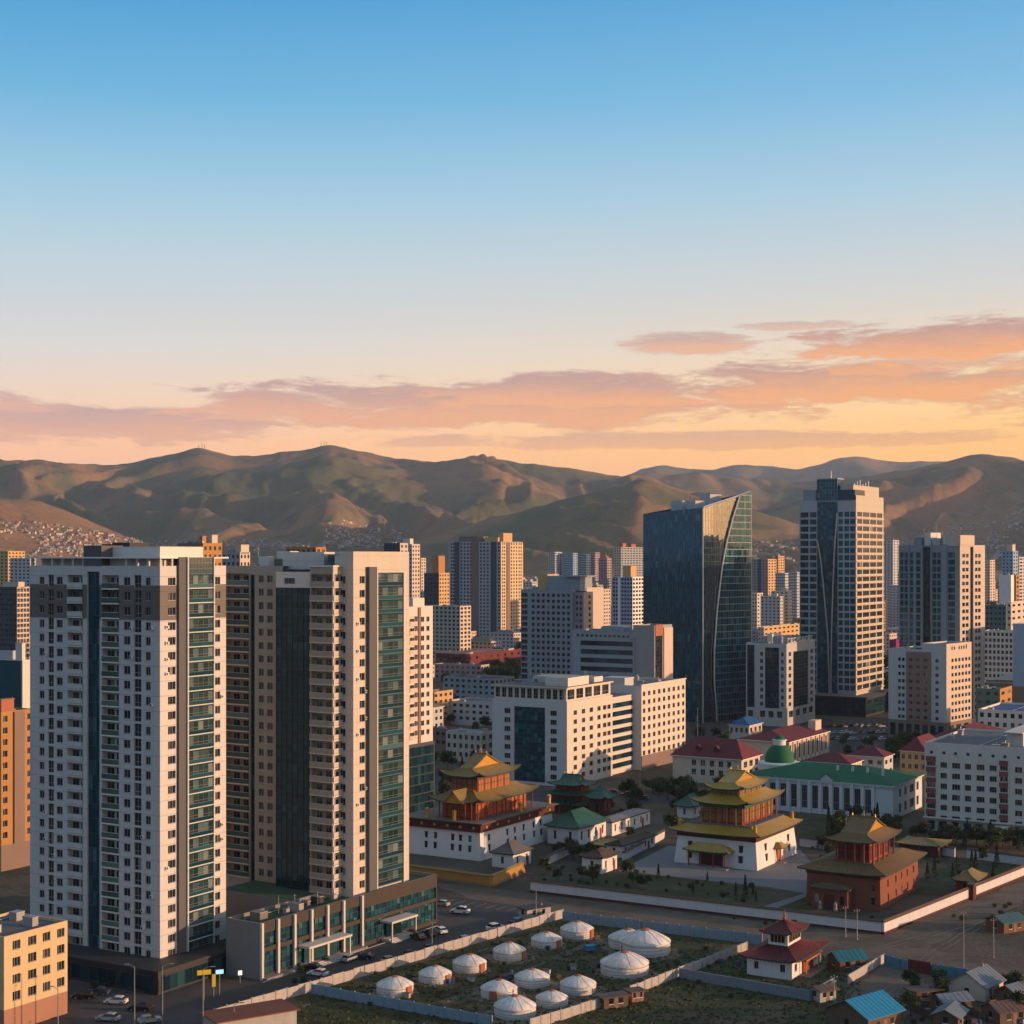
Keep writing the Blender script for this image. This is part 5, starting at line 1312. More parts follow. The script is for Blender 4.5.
# ------------------------------------------------------------------ monastery temples
T_GOLD = mat('golden_brown_tile', (.20, .135, .035), .55, .2, .5, bump=.4, bscale=2.5, spec=.5)
T_YEL = mat('golden_yellow_tile', (.33, .21, .03), .38, .2, .5, bump=.4, bscale=2.5, spec=.5)
T_BROWNG = mat('brown_gold_tile', (.16, .105, .045), .65, .2, .5, bump=.4, bscale=2.5)
T_GREEN = mat('green_glazed_tile', (.015, .075, .045), .45, .25, .5, bump=.4, bscale=2.5, spec=.5)
T_BROWN = mat('brown_temple_tile', (.10, .065, .045), .7, .2, .5, bump=.4, bscale=2.5)
T_MAROON = mat('maroon_temple_tile', (.10, .025, .025), .6, .2, .5, bump=.3, bscale=2.5)
T_UND = mat('painted_eave_green', (.03, .045, .04), .7, .3, 1.2)
T_RED = mat('temple_red_timber', (.22, .045, .03), .7, .15, .5)
T_ORANGE = mat('orange_lattice', (.33, .115, .045), .7, .2, .8)
T_GILT = mat('gilded_gable', (.55, .30, .06), .35, .15, .8, metallic=.4)
T_WHITE = mat('temple_whitewash', (.60, .60, .60), .9, .06, .3, streak=.08)
T_BRICK = mat('temple_red_brick', (.19, .072, .048), .9, .15, .8, lines=.1, lh=.4)
T_FRIEZE = mat('dark_red_frieze', (.085, .032, .028), .9, .15, .6)
T_STEP = mat('pale_paving', (.26, .25, .25), .9, .12, .4)

def column_ring(B, x0, x1, y0, y1, z0, z1, nx, ny, m=None, r=.22):
    for k in range(nx + 1):
        for (x, y) in ((x0 + (x1 - x0) * k / nx, y0), ):
            f = MB(); f.tube((x, y, z0), (x, y, z1), r, r * .9, 8); f.build('column', m or T_RED, B.root)
    for k in range(1, ny + 1):
        y = y0 + (y1 - y0) * k / ny; f = MB(); f.tube((x0, y, z0), (x0, y, z1), r, r * .9, 8); f.build('column', m or T_RED, B.root)
def storey(B, x0, x1, y0, y1, z0, z1, mw, ml, name='hall', nL=5, nR=4, gl=None):
    """timber storey: lattice bays set into a frame on the two seen sides"""
    mb = MB(); mb.box(x0, x1, y0, y1, z0, z1); mb.build(name, mw, B.root)
    h = z1 - z0
    for (fc, W, n) in ((Face(x0, y1, -math.pi / 2), y1 - y0, nL), (Face(x0, y0, 0), x1 - x0, nR)):
        for k in range(n):
            f = MB(); u0, u1 = W * (k + .14) / n, W * (k + .86) / n; fbox(f, fc, u0, u1, .015, .1, z0 + h * .12, z0 + h * .82, 0)
            fbox(f, fc, (u0 + u1) / 2 - .05, (u0 + u1) / 2 + .05, .1, .16, z0 + h * .12, z0 + h * .82, 1); fbox(f, fc, u0, u1, .1, .16, z0 + h * .5, z0 + h * .55, 1)
            f.build('lattice_panel', [ml, mw], B.root)
def finial(B, x, y, z, h=1.6, m=None):
    f = MB(); f.lathe([(h * .14, z), (h * .2, z + h * .2), (h * .08, z + h * .35), (h * .16, z + h * .5), (h * .05, z + h * .7), (h * .02, z + h)], 12, (x, y)); f.build('finial', m or T_GILT, B.root)
def temple_roof(B, x0, x1, y0, y1, ze, zt, inx, iny, over, mi, up=.6, curve=1.5, hips=.14, name='roof', cap=True):
    f = MB(); hip_roof(f, x0, x1, y0, y1, ze, zt, inx, iny, over, curve, up, 8, 5, .3, hips=hips, cap=cap); return f.build(name, [mi, T_UND], B.root)
def top_roof(B, x0, x1, y0, y1, ze, zm, zr, inx, iny, over, mi, axis, up=.7, gild=None):
    """hip-and-gable temple roof"""
    f = MB(); hip_roof(f, x0, x1, y0, y1, ze, zm, inx, iny, over, 1.35, up, 8, 5, .3, hips=.14); gable_top(f, x0 + inx, x1 - inx, y0 + iny, y1 - iny, zm - .02, zr, axis, 1.2, 0, 2)
    rf = f.build('roof', [mi, T_UND, gild or T_GILT], B.root)
    f = MB(); c = ((x0 + x1) / 2, (y0 + y1) / 2)
    e = [(c[0], y0 + iny), (c[0], y1 - iny)] if axis == 'y' else [(x0 + inx, c[1]), (x1 - inx, c[1])]
    for p in e: f.tube((*p, zr), (*p, zr + .9), .25, .1, 6)
    f.build('ridge_ornament', T_GILT, rf); finial(B, *c, zr + .2, 1.6)
def white_base(B, x0, x1, y0, y1, z1, bat, m, wins_L, wins_R, rows, w=.9, h=1.6, mw=None):
    """battered masonry base with dark framed windows on the two seen sides"""
    f = MB(); o = [(x0, y0), (x1, y0), (x1, y1), (x0, y1)]; i = [(x0 + bat, y0 + bat), (x1 - bat, y0 + bat), (x1 - bat, y1 - bat), (x0 + bat, y1 - bat)]
    for k in range(4):
        j = (k + 1) % 4; f.quad((*o[k], 0), (*o[j], 0), (*i[j], z1), (*i[k], z1))
    f.poly([(*p, z1) for p in i]); f.build('base_wall', m, B.root)
    for fc, W, lst in ((Face(x0, y1, -math.pi / 2), y1 - y0, wins_L), (Face(x0, y0, 0), x1 - x0, wins_R)):
        for u in lst:
            for z in rows:
                f = MB(); d = -bat * z / z1; d2 = -bat * (z + h) / z1
                fbox(f, fc, u * W - w / 2, u * W + w / 2, d2 - .1, d + .03, z, z + h, 0)
                fbox(f, fc, u * W - w / 2 - .12, u * W + w / 2 + .12, d2 - .1, d + .10, z + h, z + h + .2, 1)
                f.build('window', [G_WIN, mw or T_FRIEZE], B.root)

def temple_brown():
    B = Bld('temple', 'largest temple, whitewashed base with dark red frieze under two tiers of golden brown roofs', 'temple', 480.5, 403, 554, 447)
    a, b = B.a, B.b; z1 = 8.2
    white_base(B, 0, a, 0, b, z1, .5, T_WHITE, [.42, .64, .74, .86, .30], [.12, .36, .46, .58, .72, .82], [2.2, 5.0])
    f = MB(); f.box(-.15, a + .15, -.15, b + .15, z1 - .3, z1 + 2.0); f.build('frieze', T_FRIEZE, B.root)
    f = MB(); f.box(-1.0, a + 1, -1, b + 1, z1 + 2.001, z1 + 2.35, 0, 1); f.build('terrace_eave', [T_BROWN, M_ROOFB], B.root)
    for k in range(7):
        f = MB(); c = (k + .5) / 7; f.tube((a * c, -.16, z1 + .9), (a * c, -.26, z1 + .9), .45, .45, 12); f.build('gilt_disc', T_GILT, B.root)
    for k in range(6):
        f = MB(); c = (k + .5) / 6; f.tube((-.16, b * c, z1 + .9), (-.26, b * c, z1 + .9), .45, .45, 12); f.build('gilt_disc', T_GILT, B.root)
    zt = z1 + 2.36
    x0, y0 = 4.0, 4.0; y1 = B.Ly(428, 1.0) - 3; x1 = B.Rx(540, 1.0) - 3
    zh = B.z(803, x0, y0)
    storey(B, x0, x1, y0, y1, zt, zh, T_RED, T_ORANGE, 'lower_hall', 6, 6)
    column_ring(B, x0 - 1.6, x1 + .8, y0 - 1.6, y1, zt, zh, 6, 6)
    zh2 = zh + 2.0
    temple_roof(B, x0, x1, y0, y1, zh + .2, zh + 3.0, 2.4, 2.4, 3.0, T_GOLD, 1.3)
    xa, ya, xb, yb = 5 + 2.4, 3.2 + 2.4, B.Rx(521, 3.2) - 2.4, B.Ly(440, 5) - 2.4
    ze2 = B.z(777.5, xa, ya)
    storey(B, xa, xb, ya, yb, zh + 2.0, ze2, T_BROWN, T_ORANGE, 'upper_hall', 5, 5)
    top_roof(B, xa, xb, ya, yb, ze2 + .2, ze2 + 2.2, B.z(753.5, (xa + xb) / 2, yb * .7), 1.0, 2.6, 2.4, T_GOLD, 'y', 1.4)
    # gabled porch roof breaking the lower eave on the left side
    c = (y0 + y1) / 2 - 1; f = MB(); gable_top(f, x0 - 4.6, x0 + 3, c - 3.4, c + 3.4, zh + .2, zh + 3.4, 'x', 1.25, 0, 2); f.build('porch_roof', [T_GOLD, T_UND, T_GILT], B.root)
    for (x, y) in ((.8, b * .35), (a * .96, .8), (a * .55, .6), (.8, b * .7)):
        f = MB(); f.lathe([(.6, zt), (.7, zt + .3), (.55, zt + .5), (.55, zt + 2.2), (.7, zt + 2.5), (.1, zt + 3.1)], 12, (x, y)); f.build('roof_urn', T_GILT, B.root)
    B.finish()
temple_brown()

def temple_gold():
    B = Bld('temple', 'white temple with sloping walls under three tiers of yellow-green roofs', 'temple', 757.3, 674, 797.5, 433)
    a, b = B.a, B.b; z1 = B.z(840)
    white_base(B, 0, a, 0, b, z1, .9, T_WHITE, [.19, .80], [.24, .80], [1.6, 4.4], 1.2, 1.7)
    f = MB(); f.box(.6, a - .6, .6, b - .6, z1 - .9, z1 + .5); f.build('frieze', T_FRIEZE, B.root)
    zr = z1 + .6
    temple_roof(B, .8, a - .8, .8, b - .8, zr, zr + 2.0, 2.6, 2.6, 2.0, T_YEL, .5, 1.1)
    zt = zr + 1.9; x0, y0 = 3.2, 3.2
    f = MB(); f.box(x0 - .3, a - x0 + .3, y0 - .3, b - y0 + .3, zt - .6, zt + .35); f.build('terrace', M_ROOF, B.root)
    x0, y0 = 4.0, 6.0; x1 = B.Rx(783, 4) - 2.6; y1 = B.Ly(690, 1.2) - 2.6; zh = B.z(805, x0, y0)
    storey(B, x0, x1, y0, y1, zt + .36, zh, T_RED, T_GOLD, 'lower_hall', 6, 5)
    column_ring(B, x0 - 1.0, x1, y0 - 1.0, y1, zt + .36, zh, 6, 5, T_ORANGE, .2)
    f = MB(); f.box(x0 - 1.2, x1 + .6, y0 - 1.2, y1 + .6, zh - .9, zh - .05); f.build('painted_beam', mat('teal_painted_beam', (.03, .09, .09), .6, .3, 1), B.root)
    temple_roof(B, x0, x1, y0, y1, zh + .1, zh + 2.2, 1.8, 1.8, 2.6, T_YEL, 1.1)
    xa, ya, xb, yb = x0 + 1.6, y0 + 1.6, B.Rx(769, 6) - 1.6, B.Ly(704, 3) - 1.6; ze = B.z(790, xa, ya)
    storey(B, xa, xb, ya, yb, zh + 1.4, ze, T_BROWN, T_GOLD, 'upper_hall', 6, 4)
    top_roof(B, xa, xb, ya, yb, ze + .1, ze + 1.7, B.z(770.5, (xa + xb) / 2, (ya + yb) / 2), .8, 1.8, 1.7, T_YEL, 'y', 1.1)
    for (x, y) in ((1.4, b - 1.2), (a - 1.2, 1.2), (1.0, 1.0)):
        f = MB(); f.lathe([(.5, zr), (.6, zr + .3), (.5, zr + .5), (.5, zr + 2.6), (.62, zr + 2.8), (.1, zr + 3.2)], 12, (x, y)); f.build('roof_urn', T_GILT, B.root)
    # green-roofed porch on the left side, red door with a canopy on the right side
    c = b * .55; hw = b * .235; f = MB(); hip_roof(f, -3.2, .6, c - hw, c + hw, 4.6, 6.4, 1.6, 2, .9, 1.3, .4, 6, 4, .3, hips=.12); f.build('porch_roof', [T_YEL, T_GREEN], B.root)
    f = MB(); f.box(-3.0, .2, c - hw + .2, c + hw - .2, 3.9, 4.3); f.build('porch_beam', T_GREEN, B.root)
    for k in range(4):
        y = c - hw + .4 + (2 * hw - .8) * k / 3; f = MB(); f.tube((-2.8, y, 0), (-2.8, y, 3.9), .24, .22, 8); f.build('column', T_RED, B.root)
    f = MB(); f.box(-.2, .3, c - hw * .6, c + hw * .6, .3, 3.8); f.build('door', T_FRIEZE, B.root)
    f = MB(); f.box(-4.4, .4, c - hw - .6, c + hw + .6, -.2, .3); f.build('steps', T_STEP, B.root)
    u = a * .52; f = MB(); f.box(u - 1.3, u + 1.3, -.1, .6, .2, 3.6); f.box(u - .06, u + .06, -.14, 0, .2, 3.6); f.build('door', T_ORANGE, B.root)
    f = MB(); hip_roof(f, u - 2, u + 2, -1.4, .8, 4.0, 5.4, 1.2, 1.0, .5, 1.3, .4, 6, 4, .25, hips=.1); f.build('door_canopy', [T_YEL, T_GREEN], B.root)
    for s in (-1.7, 1.7):
        f = MB(); f.tube((u + s, -1.2, 0), (u + s, -1.2, 4), .18, .16, 8); f.build('column', T_ORANGE, B.root)
    f = MB(); f.box(u - 2.4, u + 2.4, -2.6, .1, -.2, .25); f.build('steps', T_STEP, B.root)
    B.finish()
temple_gold()

def temple_red():
    B = Bld('temple', 'red brick temple with brown roofs in the corner of the white compound wall', 'temple', 880.6, 806, 918.8, 383)
    a, b = B.a, B.b; z1 = B.z(877)
    white_base(B, 0, a, 0, b, z1, .25, T_BRICK, [.1, .9], [.2, .4, .55, .7, .87], [1.6, 4.9], .8, 1.6, T_BRICK)
    f = MB(); f.box(0, a, 0, b, z1 - .8, z1 + .05); f.build('frieze', T_FRIEZE, B.root)
    temple_roof(B, 0, a, 0, b, z1 + .3, z1 + 2.2, 3.2, 3.2, 1.7, T_BROWNG, .4, 1.1)
    zt = z1 + 2.0; f = MB(); f.box(3.0, a - 3.0, 3.0, b - 3, zt - .3, zt + .3, 0, 1); f.build('terrace', [T_BROWN, M_ROOF], B.root)
    x0, y0 = 4.0, 4.0; x1 = B.Rx(889, y0); y1 = B.Ly(838, x0); zh = B.z(843, x0, y0)
    storey(B, x0, x1, y0, y1, zt + .3, zh, T_RED, T_FRIEZE, 'upper_hall', 4, 4)
    column_ring(B, x0 - 1.2, x1, y0 - 1.2, y1, zt + .3, zh, 4, 4, T_RED)
    for k in range(4):
        f = MB(); fbox(f, Face(x0 - 1.2, y0 - 1.3, 0), k * (x1 - x0) / 4 + .3, k * (x1 - x0) / 4 + .45, 0, .1, zt + .3, zt + 1.4); f.build('railing', T_ORANGE, B.root)
    top_roof(B, x0 - .5, x1 + .5, y0 - .5, y1 + .5, zh + .2, zh + 2.0, B.z(817, (x0 + x1) / 2, (y0 + y1) / 2), .8, 1.6, 2.0, T_BROWNG, 'y', .6)
    c = b * .62; hw = b * .24; f = MB(); hip_roof(f, -3.4, .5, c - hw, c + hw, 5.0, 6.0, 1.6, 2, .7, 1.2, .3, 6, 4, .3); f.build('porch_roof', [T_BROWN, T_UND], B.root)
    f = MB(); f.box(-3.2, .1, c - hw, c + hw, 0, 4.8); f.build('porch', T_BRICK, B.root)
    f = MB(); f.box(-3.35, -3.18, c - 1.4, c + 1.4, .2, 3.6); f.build('door', T_FRIEZE, B.root)
    for s in (-.7, .7):
        f = MB(); f.box(-3.35, -3.18, c + s * hw - .5, c + s * hw + .5, 1.4, 3.4); f.build('window', G_WIN, B.root)
    for s in (-1.9, 1.9):
        f = MB(); f.lathe([(.5, 0), (.5, .6), (.35, .8), (.45, 1.5), (.1, 2.2)], 10, (-4.4, c + s)); f.build('guardian_plinth', T_STEP, B.root)
    B.finish()
temple_red()

def pagoda_green():
    B = Bld('pagoda', 'dark three-tiered pagoda with green roofs, half hidden between the big temple and the white office', 'pagoda', 582, 549, 596, 530)
    a, b = B.a, B.b; f = MB(); f.box(0, a, 0, b, 0, 3.2); f.build('base_hall', T_FRIEZE, B.root)
    zs = [2.7, 5.8]
    z = 3.0; ins = 0.0
    for k, ze in enumerate(zs):
        temple_roof(B, ins, a - ins, ins, b - ins, ze, ze + 1.6, 2.0, 2.0, 2.2, T_GREEN, .5); ins += .8
        storey(B, ins, a - ins, ins, b - ins, ze + .8, ze + 3.1, T_FRIEZE, T_RED, 'pagoda_storey', 4, 3)
    ze = 9.0; top_roof(B, ins, a - ins, ins, b - ins, ze, ze + 1.2, ze + 2.9, 1.2, 1.6, 2.2, T_GREEN, 'y', .7)
    column_ring(B, -1.2, a, -1.2, b, 0, zs[0] - .2, 3, 3, T_ORANGE); B.finish()
pagoda_green()

def small_hall(name, label, xc, xl, xr, D, we, zr, wall, roof, over=.9, up=.3, rot=59.3, ridge=True, win=True, a=None, b=None, cat='hall'):
    B = Bld(name, label, cat, xc, xl, xr, D, rot)
    if a: B.a = a
    if b: B.b = b
    a, b = B.a, B.b; f = MB(); f.box(0, a, 0, b, 0, we); f.build('wall', wall, B.root)
    m = min(a, b) / 2
    temple_roof(B, 0, a, 0, b, we + .05, zr, m if not ridge or a <= b else m, m if not ridge or b <= a else m, over, roof, up, 1.2, .1)
    if win:
        for fc, W, n in ((Face(0, b, -math.pi / 2), b, max(1, int(b / 4))), (Face(0, 0, 0), a, max(1, int(a / 4)))):
            for k in range(n):
                f = MB(); c = W * (k + .5) / n; fbox(f, fc, c - .4, c + .4, -.05, .03, we * .3, we * .72, 0); fbox(f, fc, c - .5, c + .5, .03, .1, we * .72, we * .78, 1); f.build('window', [G_WIN, T_FRIEZE], B.root)
    f = MB(); u = a * .8; f.box(u - .6, u + .6, -.06, .1, 0, we * .65); f.build('door', T_RED, B.root)
    B.finish(); return B
small_hall('temple_hall', 'white hall under a bright green pyramid roof, between the big temple and the yellow-roofed one', 578, 547.5, 606, 470, 5.2, 9.4, T_WHITE, T_GREEN)
small_hall('gate_pavilion', 'small pavilion with curled dark green roof, behind the green pyramid-roofed hall', 604, 590, 611, 520, 6.4, 10.2, T_FRIEZE, T_GREEN, 1.4, .9)
small_hall('gatehouse', 'little white gatehouse with a low brown curved roof just inside the front wall', 602, 582, 617, 429, 4.1, 6.0, T_WHITE, T_BROWN, .7, .4)
small_hall('outhouse', 'small white house with a grey pyramid roof at the foot of the largest temple', 513, 492, 531, 436, 3.9, 6.6, T_WHITE, mat('grey_clay_tile', (.12, .115, .11), .85, .15, .5), .6, .1)
small_hall('gate_porch', 'low gold-roofed gate porch behind the little white gatehouse', 616, 591, 628, 455, 2.6, 4.2, T_RED, T_YEL, .8, .3)
small_hall('side_hall', 'long low white hall with flat brown roof, left of the yellow-roofed temple', 622, 620, 655, 452, 3.4, 4.4, T_WHITE, T_BROWN, .5, .0, b=5)
small_hall('side_hall', 'long white hall with a pale roof behind the low brown-roofed one', 612, 611, 650, 487, 4.2, 5.0, T_WHITE, mat('pale_sheet_roof', (.24, .22, .21), .7, .12, .3), .4, .0, b=6)
small_hall('kiosk', 'dark green roofed round-cornered kiosk behind the left side of the yellow-roofed temple', 692, 677, 704, 520, 3.8, 7.2, T_WHITE, T_GREEN, 1.2, .6)
small_hall('garden_pavilion', 'small garden pavilion with a two-step golden roof, inside the right-hand white wall', 974, 956, 983, 404, 3.0, 5.2, T_RED, T_GOLD, 1.0, .5)
small_hall('wall_shrine', 'flat brown-roofed shrine against the rear wall, right of the red temple', 938, 899, 948, 452, 3.2, 4.4, T_FRIEZE, T_GOLD, 1.0, .2)

def temple_small():
    B = Bld('shrine', 'small white shrine with two maroon pagoda roofs, alone in its own walled plot', 'shrine', 792, 747, 821, 321)
    a, b = B.a, B.b; we = B.z(962)
    L, R = B.L(b), B.R(); u = lambda px: b - B.Ly(px); r = lambda px: B.Rx(px); mb = MB(); ops = [B.window(L, u(754), u(758.5), 1.4, 2.9, 'two'), B.window(L, u(780), u(785), 1.4, 2.9, 'two')]; ro = [B.window(R, r(794.6), r(797), 1.4, 2.9, 'two'), B.window(R, r(814.5), r(816.5), 1.4, 2.9, 'two')]
    facade(mb, L, b, 0, we, ops); facade(mb, R, a, 0, we, ro); mb.quad((a, 0, 0), (a, b, 0), (a, b, we), (a, 0, we)); mb.quad((0, b, 0), (0, b, we), (a, b, we), (a, b, 0)); mb.build('wall', T_WHITE, B.root)
    f = MB(); fbox(f, R, r(802), r(812), .02, .3, 0, 2.9); f.build('door', T_RED, B.root)
    for p in (800.6, 813.2):
        f = MB(); f.tube(R.p(r(p), 0, 1.2), R.p(r(p), 3.4, 1.2), .15, .14, 8); f.build('column', T_GILT, B.root)
    f = MB(); fbox(f, R, r(799), r(815), .3, 1.6, 3.0, 3.4); f.build('porch_beam', T_ORANGE, B.root)
    f = MB(); fbox(f, R, r(798), r(816), 0.02, 2.6, -.1, .25); f.build('steps', C_BROWN, B.root)
    temple_roof(B, 0, a, 0, b, we + .1, we + 1.7, a * .27, b * .27, 1.5, T_MAROON, .5, 1.3, .12)
    x0, x1, y0, y1 = a * .28, a * .72, b * .28, b * .72; zl = we + 1.6; zu = B.z(934, x0, y0)
    f = MB(); f.box(x0, x1, y0, y1, we + 1.2, zu); f.build('lantern', T_WHITE, B.root)
    for fc, W in ((Face(x0, y1, -math.pi / 2), y1 - y0), (Face(x0, y0, 0), x1 - x0)):
        f = MB(); fbox(f, fc, .6, W - .6, .02, .1, zl + .8, zu - .55, 0)
        for k in range(5): c = .6 + (W - 1.2) * k / 4; fbox(f, fc, c - .06, c + .06, .1, .16, zl + .75, zu - .5, 1)
        f.build('lantern_window', [G_WIN, T_GILT], B.root)
    temple_roof(B, x0, x1, y0, y1, zu, zu + 2.0, (x1 - x0) / 2, (y1 - y0) / 2, 1.4, T_MAROON, .5, 1.25, .12)
    finial(B, (x0 + x1) / 2, (y0 + y1) / 2, zu + 1.9, 2.2, T_ORANGE); finial(B, (x0 + x1) / 2 + 1, (y0 + y1) / 2 - .5, zu + 1.5, 1.0, T_ORANGE); B.finish()
temple_small()

# ------------------------------------------------------------------ walls and fences
def wall_run(name, label, cat, p0, p1, h, th, mw, mc=None, mbase=None, panel=None, post=None, group=None, gap=False):
    """p0, p1 are picture points on the ground line"""
    A, Bp = gp(*p0), gp(*p1); d = Bp - A; Ln = d.length; rz = math.atan2(d.y, d.x)
    t = thing(name, label, cat, A, rz, group)
    if panel:
        n = max(1, round(Ln / panel)); w = Ln / n
        mp = MB(); mp.box(.06, w - .06, -th / 2, th / 2, .0, h)
        mp.box(.25, w - .25, -th / 2 - .03, th / 2 + .03, .3, h * .48); mp.box(.25, w - .25, -th / 2 - .03, th / 2 + .03, h * .54, h - .2)
        me = mp.mesh('panel', mw); po = MB(); po.box(-.09, .09, -th / 2 - .08, th / 2 + .08, -.1, h + .12); mpo = po.mesh('post', post or mw)
        r = random.Random(int(Ln * 10))
        for k in range(min(n, 100)):
            o = link('panel', me, t, (k * w, r.uniform(-.05, .05), r.uniform(-.12, .04))); o.rotation_euler = (r.uniform(-.025, .025), r.uniform(-.012, .012), 0)
        for k in range(min(n + 1, 100)): link('post', mpo, t, (k * w, 0, 0))
    else:
        f = MB(); f.box(0, Ln, -th / 2, th / 2, -.1, h); f.build('wall_body', mw, t)
        if mc:
            f = MB()
            for (s, z0, z1) in ((th / 2 + .28, h + .001, h + .14), ): f.box(-.1, Ln + .1, -s, s, z0, z1)
            z = h + .142; s = th / 2 + .24
            f.quad((-.1, -s, z), (Ln + .1, -s, z), (Ln + .1, 0, z + .4), (-.1, 0, z + .4)); f.quad((-.1, s, z), (-.1, 0, z + .4), (Ln + .1, 0, z + .4), (Ln + .1, s, z)); f.tri((-.1, -s, z), (-.1, 0, z + .4), (-.1, s, z)); f.tri((Ln + .1, -s, z), (Ln + .1, s, z), (Ln + .1, 0, z + .4))
            f.build('coping', mc, t)
        if mbase:
            f = MB(); f.box(-.05, Ln + .05, -th / 2 - .08, th / 2 + .08, -.1, .55); f.build('plinth', mbase, t)
    return t
F_CONC = mat('weathered_concrete_panel', (.36, .34, .33), .9, .22, .6, streak=.15)
F_BLUE = mat('faded_blue_sheet', (.17, .25, .32), .7, .2, .5, streak=.15)
F_CYAN = mat('bright_cyan_sheet', (.07, .20, .27), .6, .2, .5, streak=.12)
F_GREY = mat('blue_grey_wall', (.17, .20, .23), .85, .15, .4, streak=.1)
F_YELW = mat('yellow_wall_paint', (.36, .20, .055), .9, .15, .3, streak=.1)
WC = mat('compound_whitewash', (.52, .52, .54), .9, .1, .3, streak=.12)
wall_run('compound_wall', 'long white compound wall with red-brown coping along the dirt road, facing the round felt tents', 'wall', (531, 892), (881.5, 934), 2.7, .6, WC, T_BROWN, T_FRIEZE)
wall_run('compound_wall', 'sunlit white compound wall with dark red coping, running back from the red temple corner', 'wall', (883, 934.4), (1060, 862), 2.7, .6, WC, T_BROWN, T_FRIEZE)
wall_run('temple_wall', 'yellow wall with brown base in front of the largest temple, in shade', 'wall', (395, 874), (491, 887), 2.7, .6, F_YELW, T_GOLD, C_BROWN)
wall_run('temple_wall', 'short yellow wall turning back towards the small temple houses', 'wall', (491.6, 886.8), (524, 872.5), 2.7, .6, F_YELW, T_GOLD, C_BROWN)
wall_run('inner_wall', 'white inner wall with brown coping beside the green pyramid-roofed hall', 'wall', (545, 866), (577, 850), 2.2, .5, WC, T_BROWN)
wall_run('inner_wall', 'white inner wall leading towards the yellow-roofed temple from the gatehouse', 'wall', (623, 861), (664, 838), 2.2, .5, WC, T_BROWN)
wall_run('rear_wall', 'white rear wall of the temple yard below the white hotel, left stretch', 'wall', (905, 850), (955, 857), 2.4, .5, WC, T_BROWN)
wall_run('rear_wall', 'white rear wall of the temple yard below the white hotel, right stretch', 'wall', (967, 858), (1030, 866), 2.4, .5, WC, T_BROWN)
wall_run('rear_wall', 'low white wall right of the yellow-roofed temple', 'wall', (800, 846), (832, 850), 2.4, .5, WC, T_BROWN)
wall_run('panel_fence', 'long pale concrete panel fence between the street and the round felt tents', 'fence', (214, 1020), (563, 918), 2.1, .16, F_CONC, panel=3.0)
wall_run('sheet_fence', 'blue-grey sheet fence in front of the nearest round tents', 'fence', (312, 994), (492, 1027), 2.0, .14, F_BLUE, panel=3.4)
wall_run('sheet_fence', 'light blue sheet fence behind the tent camp, along the dirt road', 'fence', (563, 921), (762, 945), 2.3, .14, F_BLUE, panel=3.2, post=M_METAL)
wall_run('panel_fence', 'concrete panel fence right of the nearest round tents, ending at the small wooden shed', 'fence', (530, 1030), (600, 1008), 2.0, .16, F_CONC, panel=2.6)
wall_run('panel_fence', 'concrete panel fence climbing from the wooden shed to the blue-grey plot wall', 'fence', (630, 996), (679, 977), 2.0, .16, F_CONC, panel=2.6)
wall_run('panel_fence', 'concrete panel fence on the left side of the small shrine plot', 'fence', (679.6, 976.6), (747, 951), 2.0, .16, F_CONC, panel=2.6)
wall_run('plot_wall', 'blue-grey rendered wall in front of the small maroon-roofed shrine', 'wall', (679.5, 978), (810, 1001), 2.0, .3, F_GREY)
wall_run('plot_wall', 'short grey wall on the right side of the small shrine plot', 'wall', (811, 1001), (833, 988), 2.0, .3, F_GREY)
wall_run('yard_wall', 'pale yard wall beside the turquoise-roofed house', 'wall', (848, 984), (884.5, 962), 1.8, .25, F_CONC)
wall_run('sheet_fence', 'bright cyan sheet fence left of the maroon yard gate', 'fence', (884.8, 965), (908, 971), 2.2, .14, F_CYAN, panel=2.4)
wall_run('sheet_fence', 'bright cyan sheet fence right of the maroon yard gate', 'fence', (931, 974.5), (1030, 990), 2.2, .14, F_CYAN, panel=2.6)
t = wall_run('yard_gate', 'maroon sheet metal double gate in the cyan fence', 'gate', (908.6, 971.6), (930.4, 975), 2.6, .12, C_MAROON, panel=2.4, post=C_MAROON)
wall_run('yard_wall', 'turquoise and grey wall at the left of the dirt yard, bottom right', 'wall', (820, 1000), (836, 990), 2.0, .25, F_CYAN)
def wall_gate():
    p = gp(972, 899); t = thing('wall_gate', 'dark red gate block set in the sunlit white compound wall', 'gate', p, math.radians(59.3))
    f = MB(); f.box(-1.4, 1.4, -.7, .7, 0, 3.6); f.build('gate_leaf', T_FRIEZE, t); f = MB(); f.box(-1.7, 1.7, -1, 1, 3.6, 3.95); f.build('coping', T_BROWN, t)
wall_gate()

